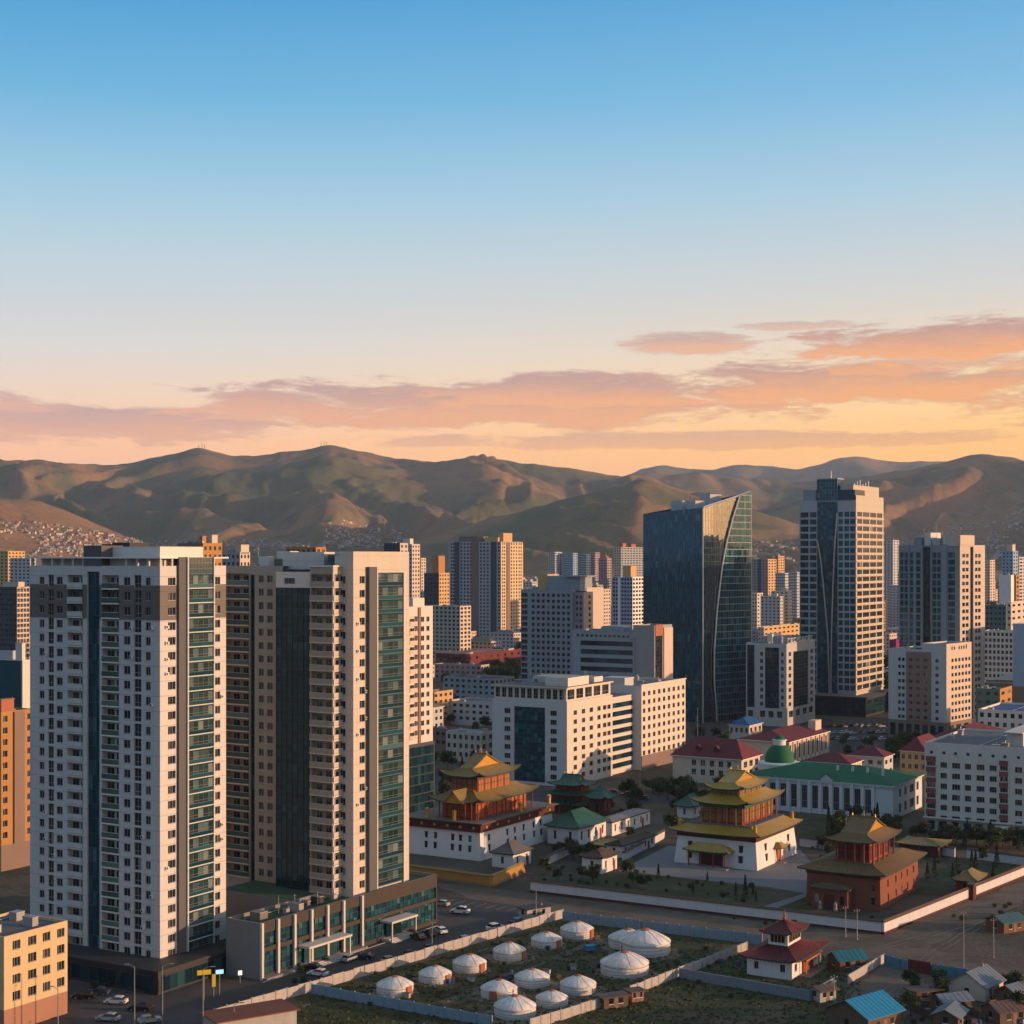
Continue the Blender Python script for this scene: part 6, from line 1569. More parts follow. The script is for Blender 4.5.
# ------------------------------------------------------------------ round felt tents
GER_W = mat('ger_canvas', (.60, .58, .56), .9, .12, .6, streak=.2, bump=.7, bscale=1.6)
GER_R = mat('ger_roof_canvas', (.62, .61, .59), .9, .13, .6, bump=.8, bscale=1.3, patch=(.50, .47, .43), pscale=.5)
GER_B = mat('ger_rope_band', (.36, .36, .38), .9, .1, 1)
GER_D = mat('ger_orange_door', (.42, .10, .025), .6, .12, 1)
def make_ger(label):
    t = thing('felt_tent', label, 'round felt tent', group='round felt tents in the fenced camp')
    f = MB(); f.lathe([(3.28, 0), (3.34, .1), (3.36, 1.0), (3.30, 1.62)], 40, cap=False); f.build('wall', GER_W, t, smooth=True)
    prof = [(3.42, 1.56), (3.40, 1.66), (2.6, 2.14), (1.6, 2.62), (.85, 2.92), (.72, 2.96)]
    f = MB(); f.lathe(prof, 40, cap=True); f.build('roof', GER_R, t, smooth=True)
    for z in (.42, .85, 1.32):
        f = MB(); f.lathe([(3.385, z), (3.40, z + .02), (3.40, z + .09), (3.385, z + .11)], 40, cap=False); f.build('rope_band', GER_B, t)
    f = MB()
    for k in range(10):
        a = 2 * math.pi * k / 10 + .2
        for (r0, z0), (r1, z1) in zip(prof[1:-1], prof[2:]): f.tube((r0 * math.cos(a), r0 * math.sin(a), z0 + .02), (r1 * math.cos(a), r1 * math.sin(a), z1 + .02), .028, .028, 4, 0, False)
    f.build('roof_rope', GER_B, t)
    f = MB(); f.lathe([(.62, 2.93), (.66, 3.0), (.6, 3.12), (.3, 3.2), (.05, 3.22)], 16); f.build('crown_ring', C_TERRA, t)
    f = MB(); a = math.radians(-35); f2 = Face(3.18 * math.cos(a) - .62 * math.cos(a + math.pi / 2), 3.18 * math.sin(a) - .62 * math.sin(a + math.pi / 2), a + math.pi / 2)
    # door: a framed box standing out of the curved wall
    c, s = math.cos(a), math.sin(a); d = MB()
    def P(u, z, r): return ((r * c - u * s), (r * s + u * c), z)
    for (u0, u1, z0, z1, r0, r1, mi) in ((-.72, .72, 0, 1.72, 3.0, 3.46, 0), (-.55, .55, .08, 1.6, 3.47, 3.53, 1), (-.03, .03, .08, 1.6, 3.54, 3.57, 0)):
        q = [P(u0, z0, r1), P(u1, z0, r1), P(u1, z1, r1), P(u0, z1, r1)]; w = [P(u0, z0, r0), P(u1, z0, r0), P(u1, z1, r0), P(u0, z1, r0)]
        d.quad(*q, mi)
        for i in range(4): j = (i + 1) % 4; d.quad(q[i], w[i], w[j], q[j], mi)
    d.build('door', [GER_D, C_TERRA], t)
    f = MB(); f.tube((.35, .1, 2.9), (.35, .1, 4.0), .08, .08, 8); f.build('stovepipe', M_DARK, t)
    note_kids(t); return t
GERS = [(395, 998, 38, 'at the left end of the camp, first along the blue-grey fence', 0), (435, 985, 34, 'second from the left along the concrete fence', 0), (469.6, 974, 34.6, 'third from the left along the concrete fence', 0),
        (509.4, 962, 34, 'fourth from the left along the concrete fence', 0), (546.6, 949.5, 32, 'fifth along the concrete fence, dark crown ring', 0), (577, 940, 34, 'farthest back at the top end of the concrete fence', 0),
        (499, 1001, 37.5, 'in the near row with the door at its left edge', -1.2), (532, 989, 36, 'in the near row, behind the one with a left-hand door', 2.2), (578, 996, 37, 'in the near row with the orange crown standing up', 1.9),
        (552, 1009, 33, 'smallest, front row next to the right concrete fence', 2.6), (515, 1021, 43, 'nearest of all, at the bottom edge of the camp', 2.4), (624.6, 979, 49.5, 'broad one at the right of the camp, in front of the largest', 2.8), (645, 958.5, 52, 'largest, at the far right by the light blue fence', 2.5), (628, 951, 40, 'half hidden behind the left side of the largest one', 2.5)]
ger0 = None; WORN = []
for i, (px, py, w, txt, turn) in enumerate(GERS):
    p = gp(px, py); D = p.y; sc = w * D / F / 6.8; p = at(px, D + 3.3 * sc); lab = 'white felt tent ' + txt
    if ger0 is None: ger0 = make_ger(lab); ger0.location = p; ger0.scale = (sc,) * 3; g = ger0
    else: g = copy_thing(ger0, p, 0, lab, None, (sc, sc, sc * R_.uniform(.95, 1.05)))
    g.rotation_euler = (0, 0, turn + R_.uniform(-.1, .1))
    WORN.append((p.x, p.y, 3.4 * sc))
def worn_ground():
    f = MB(); r = random.Random(4)
    for (x, y, q) in WORN:
        n = 26; k = r.uniform(1.25, 1.6); pts = [(x + q * k * c * (1 + r.uniform(-.1, .1)), y + q * k * s * (1 + r.uniform(-.1, .1)), .034 + .001 * (WORN.index((x, y, q)))) for c, s in ((math.cos(6.2832 * j / n), math.sin(6.2832 * j / n)) for j in range(n))]; f.poly(pts)
    f.build('worn_ground', mat('worn_bare_earth', (.17, .135, .10), .95, .3, .3, patch=(.10, .09, .055), pscale=.35), kind='structure')
worn_ground()

# ------------------------------------------------------------------ small houses and sheds
def house(px, py, w, l, h, rise, rot, mw, mr, label, kind='house', cat='house', sheets=True):
    p = gp(px, py); t = thing(kind, label, cat, p, math.radians(rot)); f = MB(); f.box(0, w, 0, l, -.2, h)
    if rise > .2:
        f.tri((0, 0, h), (0, l, h), (0, l / 2, h + rise)); f.tri((w, 0, h), (w, l / 2, h + rise), (w, l, h))
    f.build('wall', mw, t)
    f = MB(); o = .5
    if rise > .2:
        sl = rise / (l / 2)
        for (y0, y1) in ((-o, l / 2), (l + o, l / 2)):
            z0 = h - o * sl; z1 = h + rise; d = .14
            f.quad((-o, y0, z0), (w + o, y0, z0), (w + o, y1, z1), (-o, y1, z1)); f.quad((-o, y0, z0 + d), (-o, y1, z1 + d), (w + o, y1, z1 + d), (w + o, y0, z0 + d))
            f.quad((-o, y0, z0), (-o, y0, z0 + d), (w + o, y0, z0 + d), (w + o, y0, z0))
            for x in (-o, w + o): f.quad((x, y0, z0), (x, y1, z1), (x, y1, z1 + d), (x, y0, z0 + d), 1)
            if sheets:
                for k in range(int(w / 1.1) + 1):
                    x = -o + .3 + k * 1.1; n = 1 if y0 < y1 else -1
                    if x < w + o - .1: f.tube((x, y0, z0 + d + .02), (x, y1, z1 + d + .02), .035, .035, 4, 0, False)
    else: f.box(-o, w + o, -o, l + o, h + .001, h + .2)
    rf = f.build('roof', [mr, M_WOOD if int(px) % 3 else M_WHITE], t)
    for (x, y0, y1, ax) in ((w * .3, -.04, .05, 'x'), (w * .7, -.04, .05, 'x'), (l * .5, -.04, .05, 'y')):
        f = MB()
        if ax == 'x': f.box(x - .45, x + .45, y0, y1, .9, 2.0, 0); f.box(x - .55, x + .55, y0 - .03, y0 - .002, .8, .9, 1)
        else: f.box(y0, y1, x - .45, x + .45, .9, 2.0, 0); f.box(y0 - .03, y0 - .002, x - .55, x + .55, .8, .9, 1)
        f.build('window', [G_WIN, M_WHITE], t)
    f = MB(); f.box(w * .5 - .45, w * .5 + .45, -.05, .05, 0, 2.0); f.build('door', C_BROWN, t)
    if int(px) % 2:
        f = MB(); f.box(w * .75, w * .75 + .45, l * .45, l * .45 + .45, h, h + rise + .7); f.build('chimney', C_BROWN, rf)
    OCC.append((p.x, p.y, 6)); return t
M_SHEET = mat('grey_blue_sheet_roof', (.16, .19, .22), .5, .2, .5, streak=.15, metallic=.2)
M_SHEETD = mat('dark_rusty_sheet_roof', (.09, .075, .07), .7, .3, .6, patch=(.16, .08, .05), pscale=.8)
M_TURQ = mat('turquoise_sheet_roof', (.022, .13, .17), .5, .15, .4)
M_SHEET2 = mat('dull_teal_sheet_roof', (.06, .12, .13), .6, .25, .5, streak=.15)
M_SKYB = mat('sky_blue_sheet_roof', (.022, .20, .36), .5, .12, .4)
C_OCHRE2 = mat('rusty_orange_planks', (.15, .08, .045), .9, .2, .6)
M_WOOD = mat('weathered_timber', (.12, .08, .055), .9, .25, .8)
house(868, 1036, 10, 9.5, 3.0, 2.3, 40, M_WOOD, M_SKYB, 'house with a vivid sky blue gabled roof at the bottom edge, right of centre')
house(840, 972, 6, 5, 2.4, 1.2, 18, C_OCHRE2, M_TURQ, 'small orange-walled house under a turquoise roof, behind the pale yard wall')
house(985, 1002, 8, 7.5, 2.8, 2.2, 48, C_PINK, M_SHEET, 'gabled house with grey-blue sheet roof and white eave trim below the cyan fence')
house(944, 1014, 6, 4, 2.2, .9, 20, M_WOOD, M_SHEET, 'low shed with flat grey-blue roof, left of the white-trimmed gabled house', 'shed', 'shed')
house(917, 1004, 5.5, 3.6, 2.1, .0, 20, M_WOOD, M_SHEETD, 'dark flat-roofed shed, between the sky blue roof and the low grey shed', 'shed', 'shed')
house(1004, 934, 7, 5.5, 2.4, 1.2, 30, C_OCHRE2, M_SHEET2, 'house with a dull teal roof on open ground at the right edge')
house(1000, 1026, 7, 5, 2.4, 1.2, 25, M_WOOD, M_SHEETD, 'rusty-roofed cottage in the bottom right corner')
house(958, 1030, 6, 4.5, 2.2, 1.1, 60, M_WOOD, M_SHEET, 'cottage with a pale grey-blue roof at the bottom edge near the right corner')
house(1018, 1008, 6, 5, 2.4, 1.3, 40, M_WOOD, M_SHEET, 'grey-roofed cottage at the right edge beside the white-trimmed gabled house')
house(604, 1010, 5.2, 2.6, 2.1, .0, 25, M_WOOD, M_SHEETD, 'small dark wooden shed breaking the concrete fence by the tents', 'shed', 'shed')
house(632, 1003, 2.6, 2.2, 2.0, .0, 25, C_TERRA, M_SHEETD, 'tiny rust-coloured privy beside the wooden shed', 'shed', 'shed')
house(218, 1046, 15, 7, 4.0, .0, 33, F_CONC, mat('brick_red_flat_roof', (.17, .07, .05), .9, .2, .3), 'low building with a flat brick-red roof at the bottom edge by the street')
house(820, 1003, 4, 3, 2.2, .6, 30, F_CONC, M_SHEETD, 'tiny rusty-roofed hut at the left edge of the dirt yard', 'shed', 'shed')
house(527, 920, 7, 3.4, 2.3, .0, 36, F_CONC, M_DARK, 'low grey guard hut at the far end of the car park', 'guard_hut', 'hut')
# ------------------------------------------------------------------ streets, yards, lawns
M_DIRT = mat('trodden_dirt', (.135, .104, .082), .95, .34, .09, bump=.3, bscale=1.2, patch=(.085, .072, .055), pscale=.05)
M_GRASS = mat('thin_grass', (.05, .053, .021), .95, .4, .1, bump=.5, bscale=1.5, patch=(.095, .074, .045), pscale=.07, pth=(.5, .62))
M_PAVE = mat('grey_paving', (.17, .17, .175), .9, .15, .15, lines=0)
sheet('grass_field', [(300, 1075), (214, 1022), (563, 919), (700, 930), (836, 960), (860, 1010), (840, 1075)], .02, M_GRASS)
sheet('dirt_road', [(437, 884), (470, 884), (530, 893), (881, 936), (1060, 866), (1060, 884), (930, 948), (1060, 985), (1060, 990), (905, 958), (850, 958), (760, 942), (563, 916), (470, 900)], .03, M_DIRT)
sheet('dirt_yard', [(850, 990), (885, 966), (930, 972), (925, 1000), (890, 1030), (800, 1075), (780, 1075), (835, 1010)], .04, M_DIRT)
sheet('street', [(-60, 1090), (-60, 960), (60, 955), (130, 940), (180, 985), (262, 981), (437, 924), (437, 897), (470, 899), (562, 913), (562, 917), (212, 1021), (180, 1090)], .05, M_ASPH)
sheet('temple_lawn', [(556, 890), (600, 875), (640, 872), (806, 893), (850, 925), (700, 911)], .03, M_GRASS)
sheet('temple_lawn', [(905, 895), (930, 868), (1040, 860), (1050, 863), (960, 898)], .03, M_GRASS)
sheet('temple_paving', [(618, 871), (668, 846), (800, 850), (816, 868), (808, 894), (765, 887)], .06, M_PAVE)
sheet('temple_paving', [(746, 912), (806, 893), (811, 895), (760, 915)], .07, M_PAVE)
sheet('plaza', [(690, 760), (690, 722), (748, 727), (905, 722), (905, 745), (850, 762), (780, 742)], .03, M_ASPH)
sheet('avenue', [(400, 800), (400, 770), (620, 785), (760, 800), (760, 812), (600, 800)], .03, M_ASPH)
sheet('tent_path', [(437, 1002), (600, 939), (605, 940), (446, 1004)], .045, M_DIRT)
def wheel_tracks():
    m = mat('packed_wheel_track', (.165, .13, .105), .95, .3, .2); r = random.Random(9); f = MB(); z = .047
    for pts in (((450, 893), (540, 905), (700, 925), (880, 948), (1040, 905)), ((452, 895), (545, 908), (705, 928), (885, 952), (1045, 958)), ((905, 990), (912, 972), (930, 955), (1000, 915)), ((840, 1030), (880, 995), (915, 976))):
        q = [gp(*p) for p in pts]; off = 0
        for a, b in zip(q[:-1], q[1:]):
            d = (b - a).normalized(); w = Vector((-d.y, d.x, 0)); n = max(1, int((b - a).length / 3)); o0 = off
            for k in range(n):
                o1 = .8 * o0 + r.uniform(-.25, .25); p0, p1 = a + (b - a) * (k / n), a + (b - a) * ((k + 1) / n)
                for s in (-.85, .85):
                    if r.random() < .12: continue
                    z += 2e-6; f.quad(*((v.x, v.y, z) for v in (p0 + w * (s + o0 - .2), p1 + w * (s + o1 - .2), p1 + w * (s + o1 + .2), p0 + w * (s + o0 + .2))))
                o0 = o1
            off = o0
    f.build('wheel_track', m, kind='structure')
wheel_tracks()
def kerbs():
    A, Bq = gp(262, 983), gp(437, 926); d = (Bq - A); L = d.length; f = MB(); f.box(0, L, -.15, .15, -.1, .14); f.build('kerb', F_CONC, kind='structure').location = A; bpy.data.objects['kerb'].rotation_euler = (0, 0, math.atan2(d.y, d.x))
    m = mat('worn_white_road_paint', (.35, .35, .34), .8, .3, .8); f = MB(); A, Bq = gp(190, 1042), gp(560, 926); d = (Bq - A).normalized(); n = Vector((-d.y, d.x, 0)); L = (Bq - A).length
    for k in range(int(L / 9)):
        p = A + d * (k * 9); q = p + d * 3.2; w = n * .08; f.quad((*(p - w)[:2], .06), (*(q - w)[:2], .06), (*(q + w)[:2], .06), (*(p + w)[:2], .06))
    f.build('road_marking', m, kind='structure')
    f = MB()
    for k in range(9):
        p = gp(455 + k * 10.5, 899.5 + k * 1.35); q = p + Vector((-.55, -.83, 0)) * 5; w = Vector((.06, -.03, 0)); f.quad((*(p - w)[:2], .06), (*(q - w)[:2], .06), (*(q + w)[:2], .06), (*(p + w)[:2], .06))
    f.build('parking_marking', m, kind='structure')
kerbs()

# ------------------------------------------------------------------ trees
def leaf_mat(name, col):
    m = bpy.data.materials.new(name); m.use_nodes = True; t = NT(m.node_tree); out = t.n('ShaderNodeOutputMaterial'); b = t.n('ShaderNodeBsdfPrincipled'); t.l(b.outputs[0], out.inputs[0])
    ge = t.n('ShaderNodeNewGeometry'); oi = t.n('ShaderNodeObjectInfo'); c = t.ramp(ge.outputs['Random Per Island'], [(0, tuple(k * .6 for k in col)), (.5, col), (1, tuple(k * 1.5 for k in col))])
    hs = t.n('ShaderNodeHueSaturation'); t.l(c, hs.inputs['Color']); t.l(t.math('ADD', .75, t.math('MULTIPLY', oi.outputs['Random'], .5)), hs.inputs['Value']); t.l(t.math('ADD', .475, t.math('MULTIPLY', oi.outputs['Random'], .04)), hs.inputs['Hue'])
    t.l(hs.outputs[0], b.inputs['Base Color']); b.inputs['Roughness'].default_value = .8; b.inputs['Specular IOR Level'].default_value = .2; return m
LEAF = leaf_mat('broad_leaves', (.042, .058, .020)); NEEDLE = leaf_mat('spruce_needles', (.028, .046, .022)); BARK = mat('bark', (.08, .06, .045), .9, .2, 2)
def leaf(f, p, s, r):
    u = Vector((r.gauss(0, 1), r.gauss(0, 1), r.gauss(0, .6))).normalized(); w = u.cross(Vector((r.gauss(0, 1), r.gauss(0, 1), r.gauss(0, 1)))).normalized(); u *= s; w *= s * .7
    f.quad(p - u - w, p + u - w * .6, p + u * .8 + w, p - u * .7 + w)
def make_tree(kind, seed, h):
    r = random.Random(seed); name = {'broad': 'broadleaf_tree', 'spruce': 'spruce_tree', 'bush': 'bush'}[kind]; t = thing(name, 'tree', 'tree'); f = MB(); tr = MB()
    if kind == 'broad':
        tr.tube((0, 0, -.2), (.1, 0, h * .35), .2, .14, 7); tr.tube((.1, 0, h * .35), (0, .1, h * .75), .14, .05, 6)
        blobs = []
        for k in range(9):
            a = r.uniform(0, 6.28); q = r.uniform(.2, 1) * h * .27; z = h * r.uniform(.38, .86); c = Vector((q * math.cos(a), q * math.sin(a), z)); blobs.append((c, h * r.uniform(.12, .2))); tr.tube((.05, 0, h * r.uniform(.28, .45)), c, .07, .02, 5)
        for (c, R) in blobs:
            for k in range(115):
                d = Vector((r.gauss(0, 1), r.gauss(0, 1), r.gauss(0, .8))).normalized() * R * r.uniform(.35, 1.3); leaf(f, c + d, r.uniform(.16, .36), r)
        m = LEAF
    elif kind == 'spruce':
        tr.tube((0, 0, -.2), (0, 0, h * .9), .16, .03, 6)
        for k in range(750):
            q = r.random() ** .7; z = h * (.08 + .92 * q); R = h * .2 * (1 - q) * (.75 + .25 * math.sin(q * 60)) + .05; a = r.uniform(0, 6.28); leaf(f, Vector((R * math.cos(a) * r.uniform(.5, 1), R * math.sin(a) * r.uniform(.5, 1), z - R * .25)), r.uniform(.13, .28), r)
        m = NEEDLE
    else:
        for k in range(5): tr.tube((0, 0, -.1), (r.uniform(-.5, .5), r.uniform(-.5, .5), h * .7), .04, .015, 4)
        for k in range(260):
            d = Vector((r.gauss(0, 1), r.gauss(0, 1), r.gauss(0, 1))).normalized() * r.uniform(.5, 1); leaf(f, Vector((d.x * h * .6, d.y * h * .6, h * .5 + d.z * h * .48)), r.uniform(.09, .2), r)
        m = LEAF
    tr.build('trunk' if kind != 'bush' else 'stem', BARK, t); f.build('crown', m, t); note_kids(t); t.location = (0, -400 - seed * 12, 0); return t
PROTO = {('broad', k): make_tree('broad', k, 8) for k in range(4)}
PROTO.update({('spruce', k): make_tree('spruce', 10 + k, 9) for k in range(2)}); PROTO.update({('bush', k): make_tree('bush', 20 + k, 1.8) for k in range(2)})
USED = set()
def free(p, rad=3.0):
    for (x, y, q) in OCC:
        if (x - p[0]) ** 2 + (y - p[1]) ** 2 < (q * .8 + rad) ** 2: return False
    return True
def grow(x0, x1, y0, y1, n, kinds, s0, s1, label, group, check=True, slope=0.0):
    done = 0
    for k in range(n * 12):
        if done >= n: break
        px, py = R_.uniform(x0, x1), R_.uniform(y0, y1); py += slope * (px - (x0 + x1) / 2); p = gp(px, py)
        if check and not free(p, 1.0): continue
        kind = R_.choice(kinds); key = (kind, R_.randrange(4 if kind == 'broad' else 2)); s = R_.uniform(s0, s1); pr = PROTO[key]; lab = label % {'broad': 'leafy dark green tree', 'spruce': 'slim dark spruce', 'bush': 'low green bush'}[kind]; grp = group
        if key not in USED:
            USED.add(key); pr.location = p; pr['label'] = lab; pr['group'] = grp; pr['category'] = 'bush' if kind == 'bush' else 'tree'; pr.scale = (s, s, s); pr.rotation_euler = (0, 0, R_.uniform(0, 6))
        else:
            c = copy_thing(pr, p, R_.uniform(0, 6.28), lab, grp, (s * R_.uniform(.85, 1.2), s * R_.uniform(.85, 1.2), s)); c['category'] = 'bush' if kind == 'bush' else 'tree'
        OCC.append((p.x, p.y, 1.5)); done += 1
grow(825, 925, 826, 846, 34, ('broad', 'broad', 'spruce'), .55, .95, '%s in the row between the green hall and the red temple', 'trees between the green-roofed hall and the red temple')
grow(925, 1035, 838, 852, 26, ('broad', 'broad', 'spruce'), .5, .85, '%s at the foot of the white hotel', 'trees at the foot of the white hotel')
grow(905, 1000, 862, 888, 14, ('broad', 'spruce', 'bush'), .4, .75, '%s on the lawn right of the red temple', 'plants on the lawn right of the red temple')
grow(540, 640, 862, 886, 24, ('broad', 'bush', 'bush'), .4, .7, '%s around the small temple houses', 'plants around the small temple houses', slope=.05)
grow(556, 640, 808, 842, 14, ('broad', 'spruce'), .5, .8, '%s behind the green pyramid-roofed hall', 'trees behind the green pyramid-roofed hall')
grow(630, 800, 881, 899, 26, ('bush', 'bush', 'spruce'), .3, .8, '%s on the lawn in front of the yellow-roofed temple', 'plants on the lawn of the yellow-roofed temple', slope=.12)
grow(440, 520, 668, 690, 36, ('broad',), 1.0, 1.5, '%s in the park in front of the red hall', 'trees of the park by the red hall')
grow(430, 500, 690, 735, 20, ('broad',), .7, 1.15, '%s left of the white office', 'trees left of the white office')
grow(425, 490, 765, 800, 22, ('broad', 'broad', 'spruce'), .7, 1.0, '%s behind the largest temple', 'trees behind the largest temple')
grow(620, 700, 788, 812, 16, ('broad',), .5, .85, '%s by the avenue below the white office', 'trees by the avenue below the white office')
grow(884, 900, 668, 705, 14, ('broad',), 1.4, 2.0, '%s in the gap right of the tallest tower', 'trees right of the tallest tower')
grow(765, 800, 648, 662, 10, ('broad',), 1.2, 1.6, '%s far behind the pale office with rooftop letters', 'trees far behind the small office')
grow(320, 560, 945, 1000, 16, ('bush',), .3, .6, '%s in the tent camp grass', 'bushes in the tent camp', slope=-.15)
grow(640, 760, 950, 1000, 18, ('bush',), .3, .7, '%s on rough grass by the shrine plot', 'bushes by the shrine plot')
grow(900, 1030, 985, 1030, 22, ('bush', 'broad'), .35, .7, '%s among the bottom right cottages', 'plants among the bottom right cottages')
grow(275, 345, 964, 980, 8, ('bush',), .5, .8, '%s in the planter along the glass hall', 'bushes along the glass hall', check=False, slope=-.33)
grow(76, 120, 975, 990, 7, ('bush',), .6, 1.0, '%s by the podium of the tall grey tower', 'bushes by the tall grey tower', check=False)
grow(950, 1040, 905, 925, 12, ('bush',), .4, .9, '%s on the open ground right of the dirt road', 'bushes right of the dirt road', slope=-.2)
grow(556, 640, 845, 862, 16, ('broad', 'bush'), .4, .7, '%s between the white walls left of the yellow-roofed temple', 'plants between the walls left of the yellow-roofed temple')
grow(800, 905, 846, 866, 22, ('broad', 'bush'), .45, .8, '%s right behind the red temple', 'trees right behind the red temple')
grow(640, 760, 790, 835, 26, ('broad',), .5, .9, '%s between the maroon-roofed building and the yellow-roofed temple', 'trees behind the yellow-roofed temple')
grow(690, 880, 905, 926, 12, ('bush',), .3, .7, '%s along the inside of the front compound wall', 'bushes inside the front compound wall')
def tufts():
    r = random.Random(5); f = MB()
    for k in range(5200):
        px, py = r.uniform(300, 860), r.uniform(920, 1040); ln = 1020 + (px - 214) * (918 - 1020) / (563 - 214)
        if px < 563 and py < ln + 3: continue
        if px >= 563 and py < 921 + (px - 563) * .12 + 3: continue
        p = gp(px, py)
        for j in range(3):
            a = r.uniform(0, 6.28); h = r.uniform(.12, .38); w = r.uniform(.1, .3); c, s = math.cos(a) * w, math.sin(a) * w; q = p + Vector((r.uniform(-.4, .4), r.uniform(-.4, .4), 0)); f.quad(q - Vector((c, s, 0)), q + Vector((c, s, 0)), q + Vector((c * .7, s * .7, h)), q + Vector((-c * .7, -s * .7, h * .8)))
    f.build('grass', leaf_mat('dry_grass_blades', (.055, .062, .028)), kind='stuff')
tufts()

# ------------------------------------------------------------------ cars, lamps, signs
CARP = {n: mat('car_paint_' + n, c, .3, .03, 1, spec=.6) for n, c in (('white', (.62, .62, .62)), ('silver', (.34, .35, .36)), ('black', (.012, .012, .014)), ('blue', (.03, .06, .13)), ('red', (.2, .025, .02)))}
M_TYRE = mat('tyre_rubber', (.02, .02, .02), .9, .1, 3); M_LAMPG = mat('headlamp_glass', (.5, .5, .48), .2, .02, 1)
def make_car(colour):
    t = thing('parked_car', 'car', 'car')
    side = [(-2.15, .35), (-2.2, .75), (-2.1, .92), (-1.2, .98), (.75, .95), (1.95, .78), (2.15, .6), (2.18, .33)]
    def loft(name, secs, m):
        f = MB(); n = len(secs[0])
        for a, b in zip(secs[:-1], secs[1:]):
            for k in range(n): j = (k + 1) % n; f.quad(a[k], a[j], b[j], b[k])
        f.poly(secs[0]); f.poly(secs[-1]); return f.build(name, m, t)
    secs = [[(x, yy, z) for x, z in side] for yy in (-.86, -.9, .9, .86)]; secs = [[(x * (.985 if abs(y) < .88 else 1) if False else x, y * 1.0, z) for x, y, z in s] for s in secs]
    loft('body', secs, CARP[colour])
    g = [(-1.75, .96), (-1.35, 1.38), (.15, 1.42), (.95, .95)]; r2 = [(-1.38, 1.36), (-1.25, 1.46), (.1, 1.49), (.2, 1.40)]
    loft('windows', [[(x, -.82 + .22 * (z - .95), z) for x, z in g], [(x, .82 - .22 * (z - .95), z) for x, z in g]], G_WIN)
    loft('roof', [[(x, -.70, z) for x, z in r2], [(x, .70, z) for x, z in r2]], CARP[colour])
    for x in (-1.35, 1.35):
        for s in (-1, 1):
            f = MB(); f.tube((x, s * .72, .32), (x, s * .93, .32), .33, .33, 14, 0); wh = f.build('wheel', [M_TYRE, M_METAL], t); f = MB(); f.tube((x, s * .93, .32), (x, s * .94, .32), .18, .18, 10, 0); f.build('rim', M_METAL, wh)
    for s in (-1, 1):
        f = MB(); f.box(2.0, 2.19, s * .68 - .16, s * .68 + .16, .58, .72); f.build('headlight', M_LAMPG, t)
        f = MB(); f.box(-2.22, -2.1, s * .7 - .13, s * .7 + .13, .66, .86); f.build('tail_light', CARP['red'], t)
    note_kids(t); t.location = (0, -600, 0); return t
CARS = {n: make_car(n) for n in CARP if n != 'red'}; CUSED = set()
def park(px, py, colour, rot, label, group=None, van=False):
    p = gp(px, py); p.z = .06; pr = CARS[colour]; sc = (1.08, 1.08, 1.25) if van else (1, 1, 1)
    if colour not in CUSED: CUSED.add(colour); c = pr; c.location = p; c.rotation_euler = (0, 0, math.radians(rot)); c['label'] = label
    else: c = copy_thing(pr, p, math.radians(rot), label, None, sc)
    c.scale = sc
    if group: c['group'] = group
for a in ((460, 914, 'white', 160, 'white car standing alone in the far car park by the dirt road', None, True), (116, 1004, 'white', 172, 'white car on the street below the tall grey tower', None), (140, 1011, 'black', 170, 'black car just right of the white one below the tall grey tower', None),
          (84, 999, 'black', 175, 'dark car in front of the grey tower podium, closest to the yellow block', None), (98, 995, 'blue', 172, 'dark blue car half hidden in shade at the grey tower podium', None), (108, 1021, 'silver', 168, 'silver car at the bottom edge beside the yellow block', None), (150, 1023, 'silver', 30, 'silver car at the bottom edge near the street lamp', None),
          (311, 970, 'black', 165, 'black car parked at the left entrance of the glass hall', None), (318, 976, 'white', 155, 'white car parked right in front of the black one by the glass hall', None), (363, 959, 'black', 165, 'black car by the middle pilasters of the glass hall', None), (350, 961, 'silver', 60, 'small silver car next to the planter of the glass hall', None),
          (391, 963, 'silver', 35, 'silver car beside the concrete fence, front one of three', None), (412, 957, 'black', 35, 'black car beside the concrete fence, middle one of three', None), (431, 951, 'blue', 35, 'dark blue car beside the concrete fence, last of three', None), (440, 933, 'white', 120, 'white car parked at the corner of the glass hall', None),
          (418, 939, 'black', 125, 'black car at the glass hall entrance steps', None), (428, 936, 'black', 125, 'second black car in the row at the glass hall corner', None), (467, 942, 'silver', 35, 'silver car in the car park close to the concrete fence', None), (496, 931, 'white', 35, 'white van in the car park beside the concrete fence', None, True), (441, 906, 'silver', 150, 'silver car at the back of the car park by the hall corner', None), (519, 924, 'blue', 40, 'dark blue car near the guard hut', None)): park(*a)
rc = random.Random(3)
for k in range(36):
    px, py = rc.uniform(812, 890), 0; row = k % 3; py = 727 + row * 6.5 + rc.uniform(-.6, .6); px = 814 + (k // 3) * 6.2 + rc.uniform(-1.5, 1.5) + row * 3
    if px > 886: continue
    col = rc.choice(('white', 'silver', 'white', 'blue', 'black', 'silver')); park(px, py, col, 30 + rc.uniform(-6, 6), '%s car in the crowded car park at the foot of the tallest tower' % {'white': 'white', 'silver': 'silver', 'blue': 'dark blue', 'black': 'black'}[col], 'cars in the car park below the tallest tower')
for k in range(10):
    park(560 + k * 9 + rc.uniform(-3, 3), 790 + k * .9 + rc.uniform(-2, 2), rc.choice(('white', 'silver', 'black')), 170, 'car on the avenue below the white office', 'cars on the avenue below the white office')

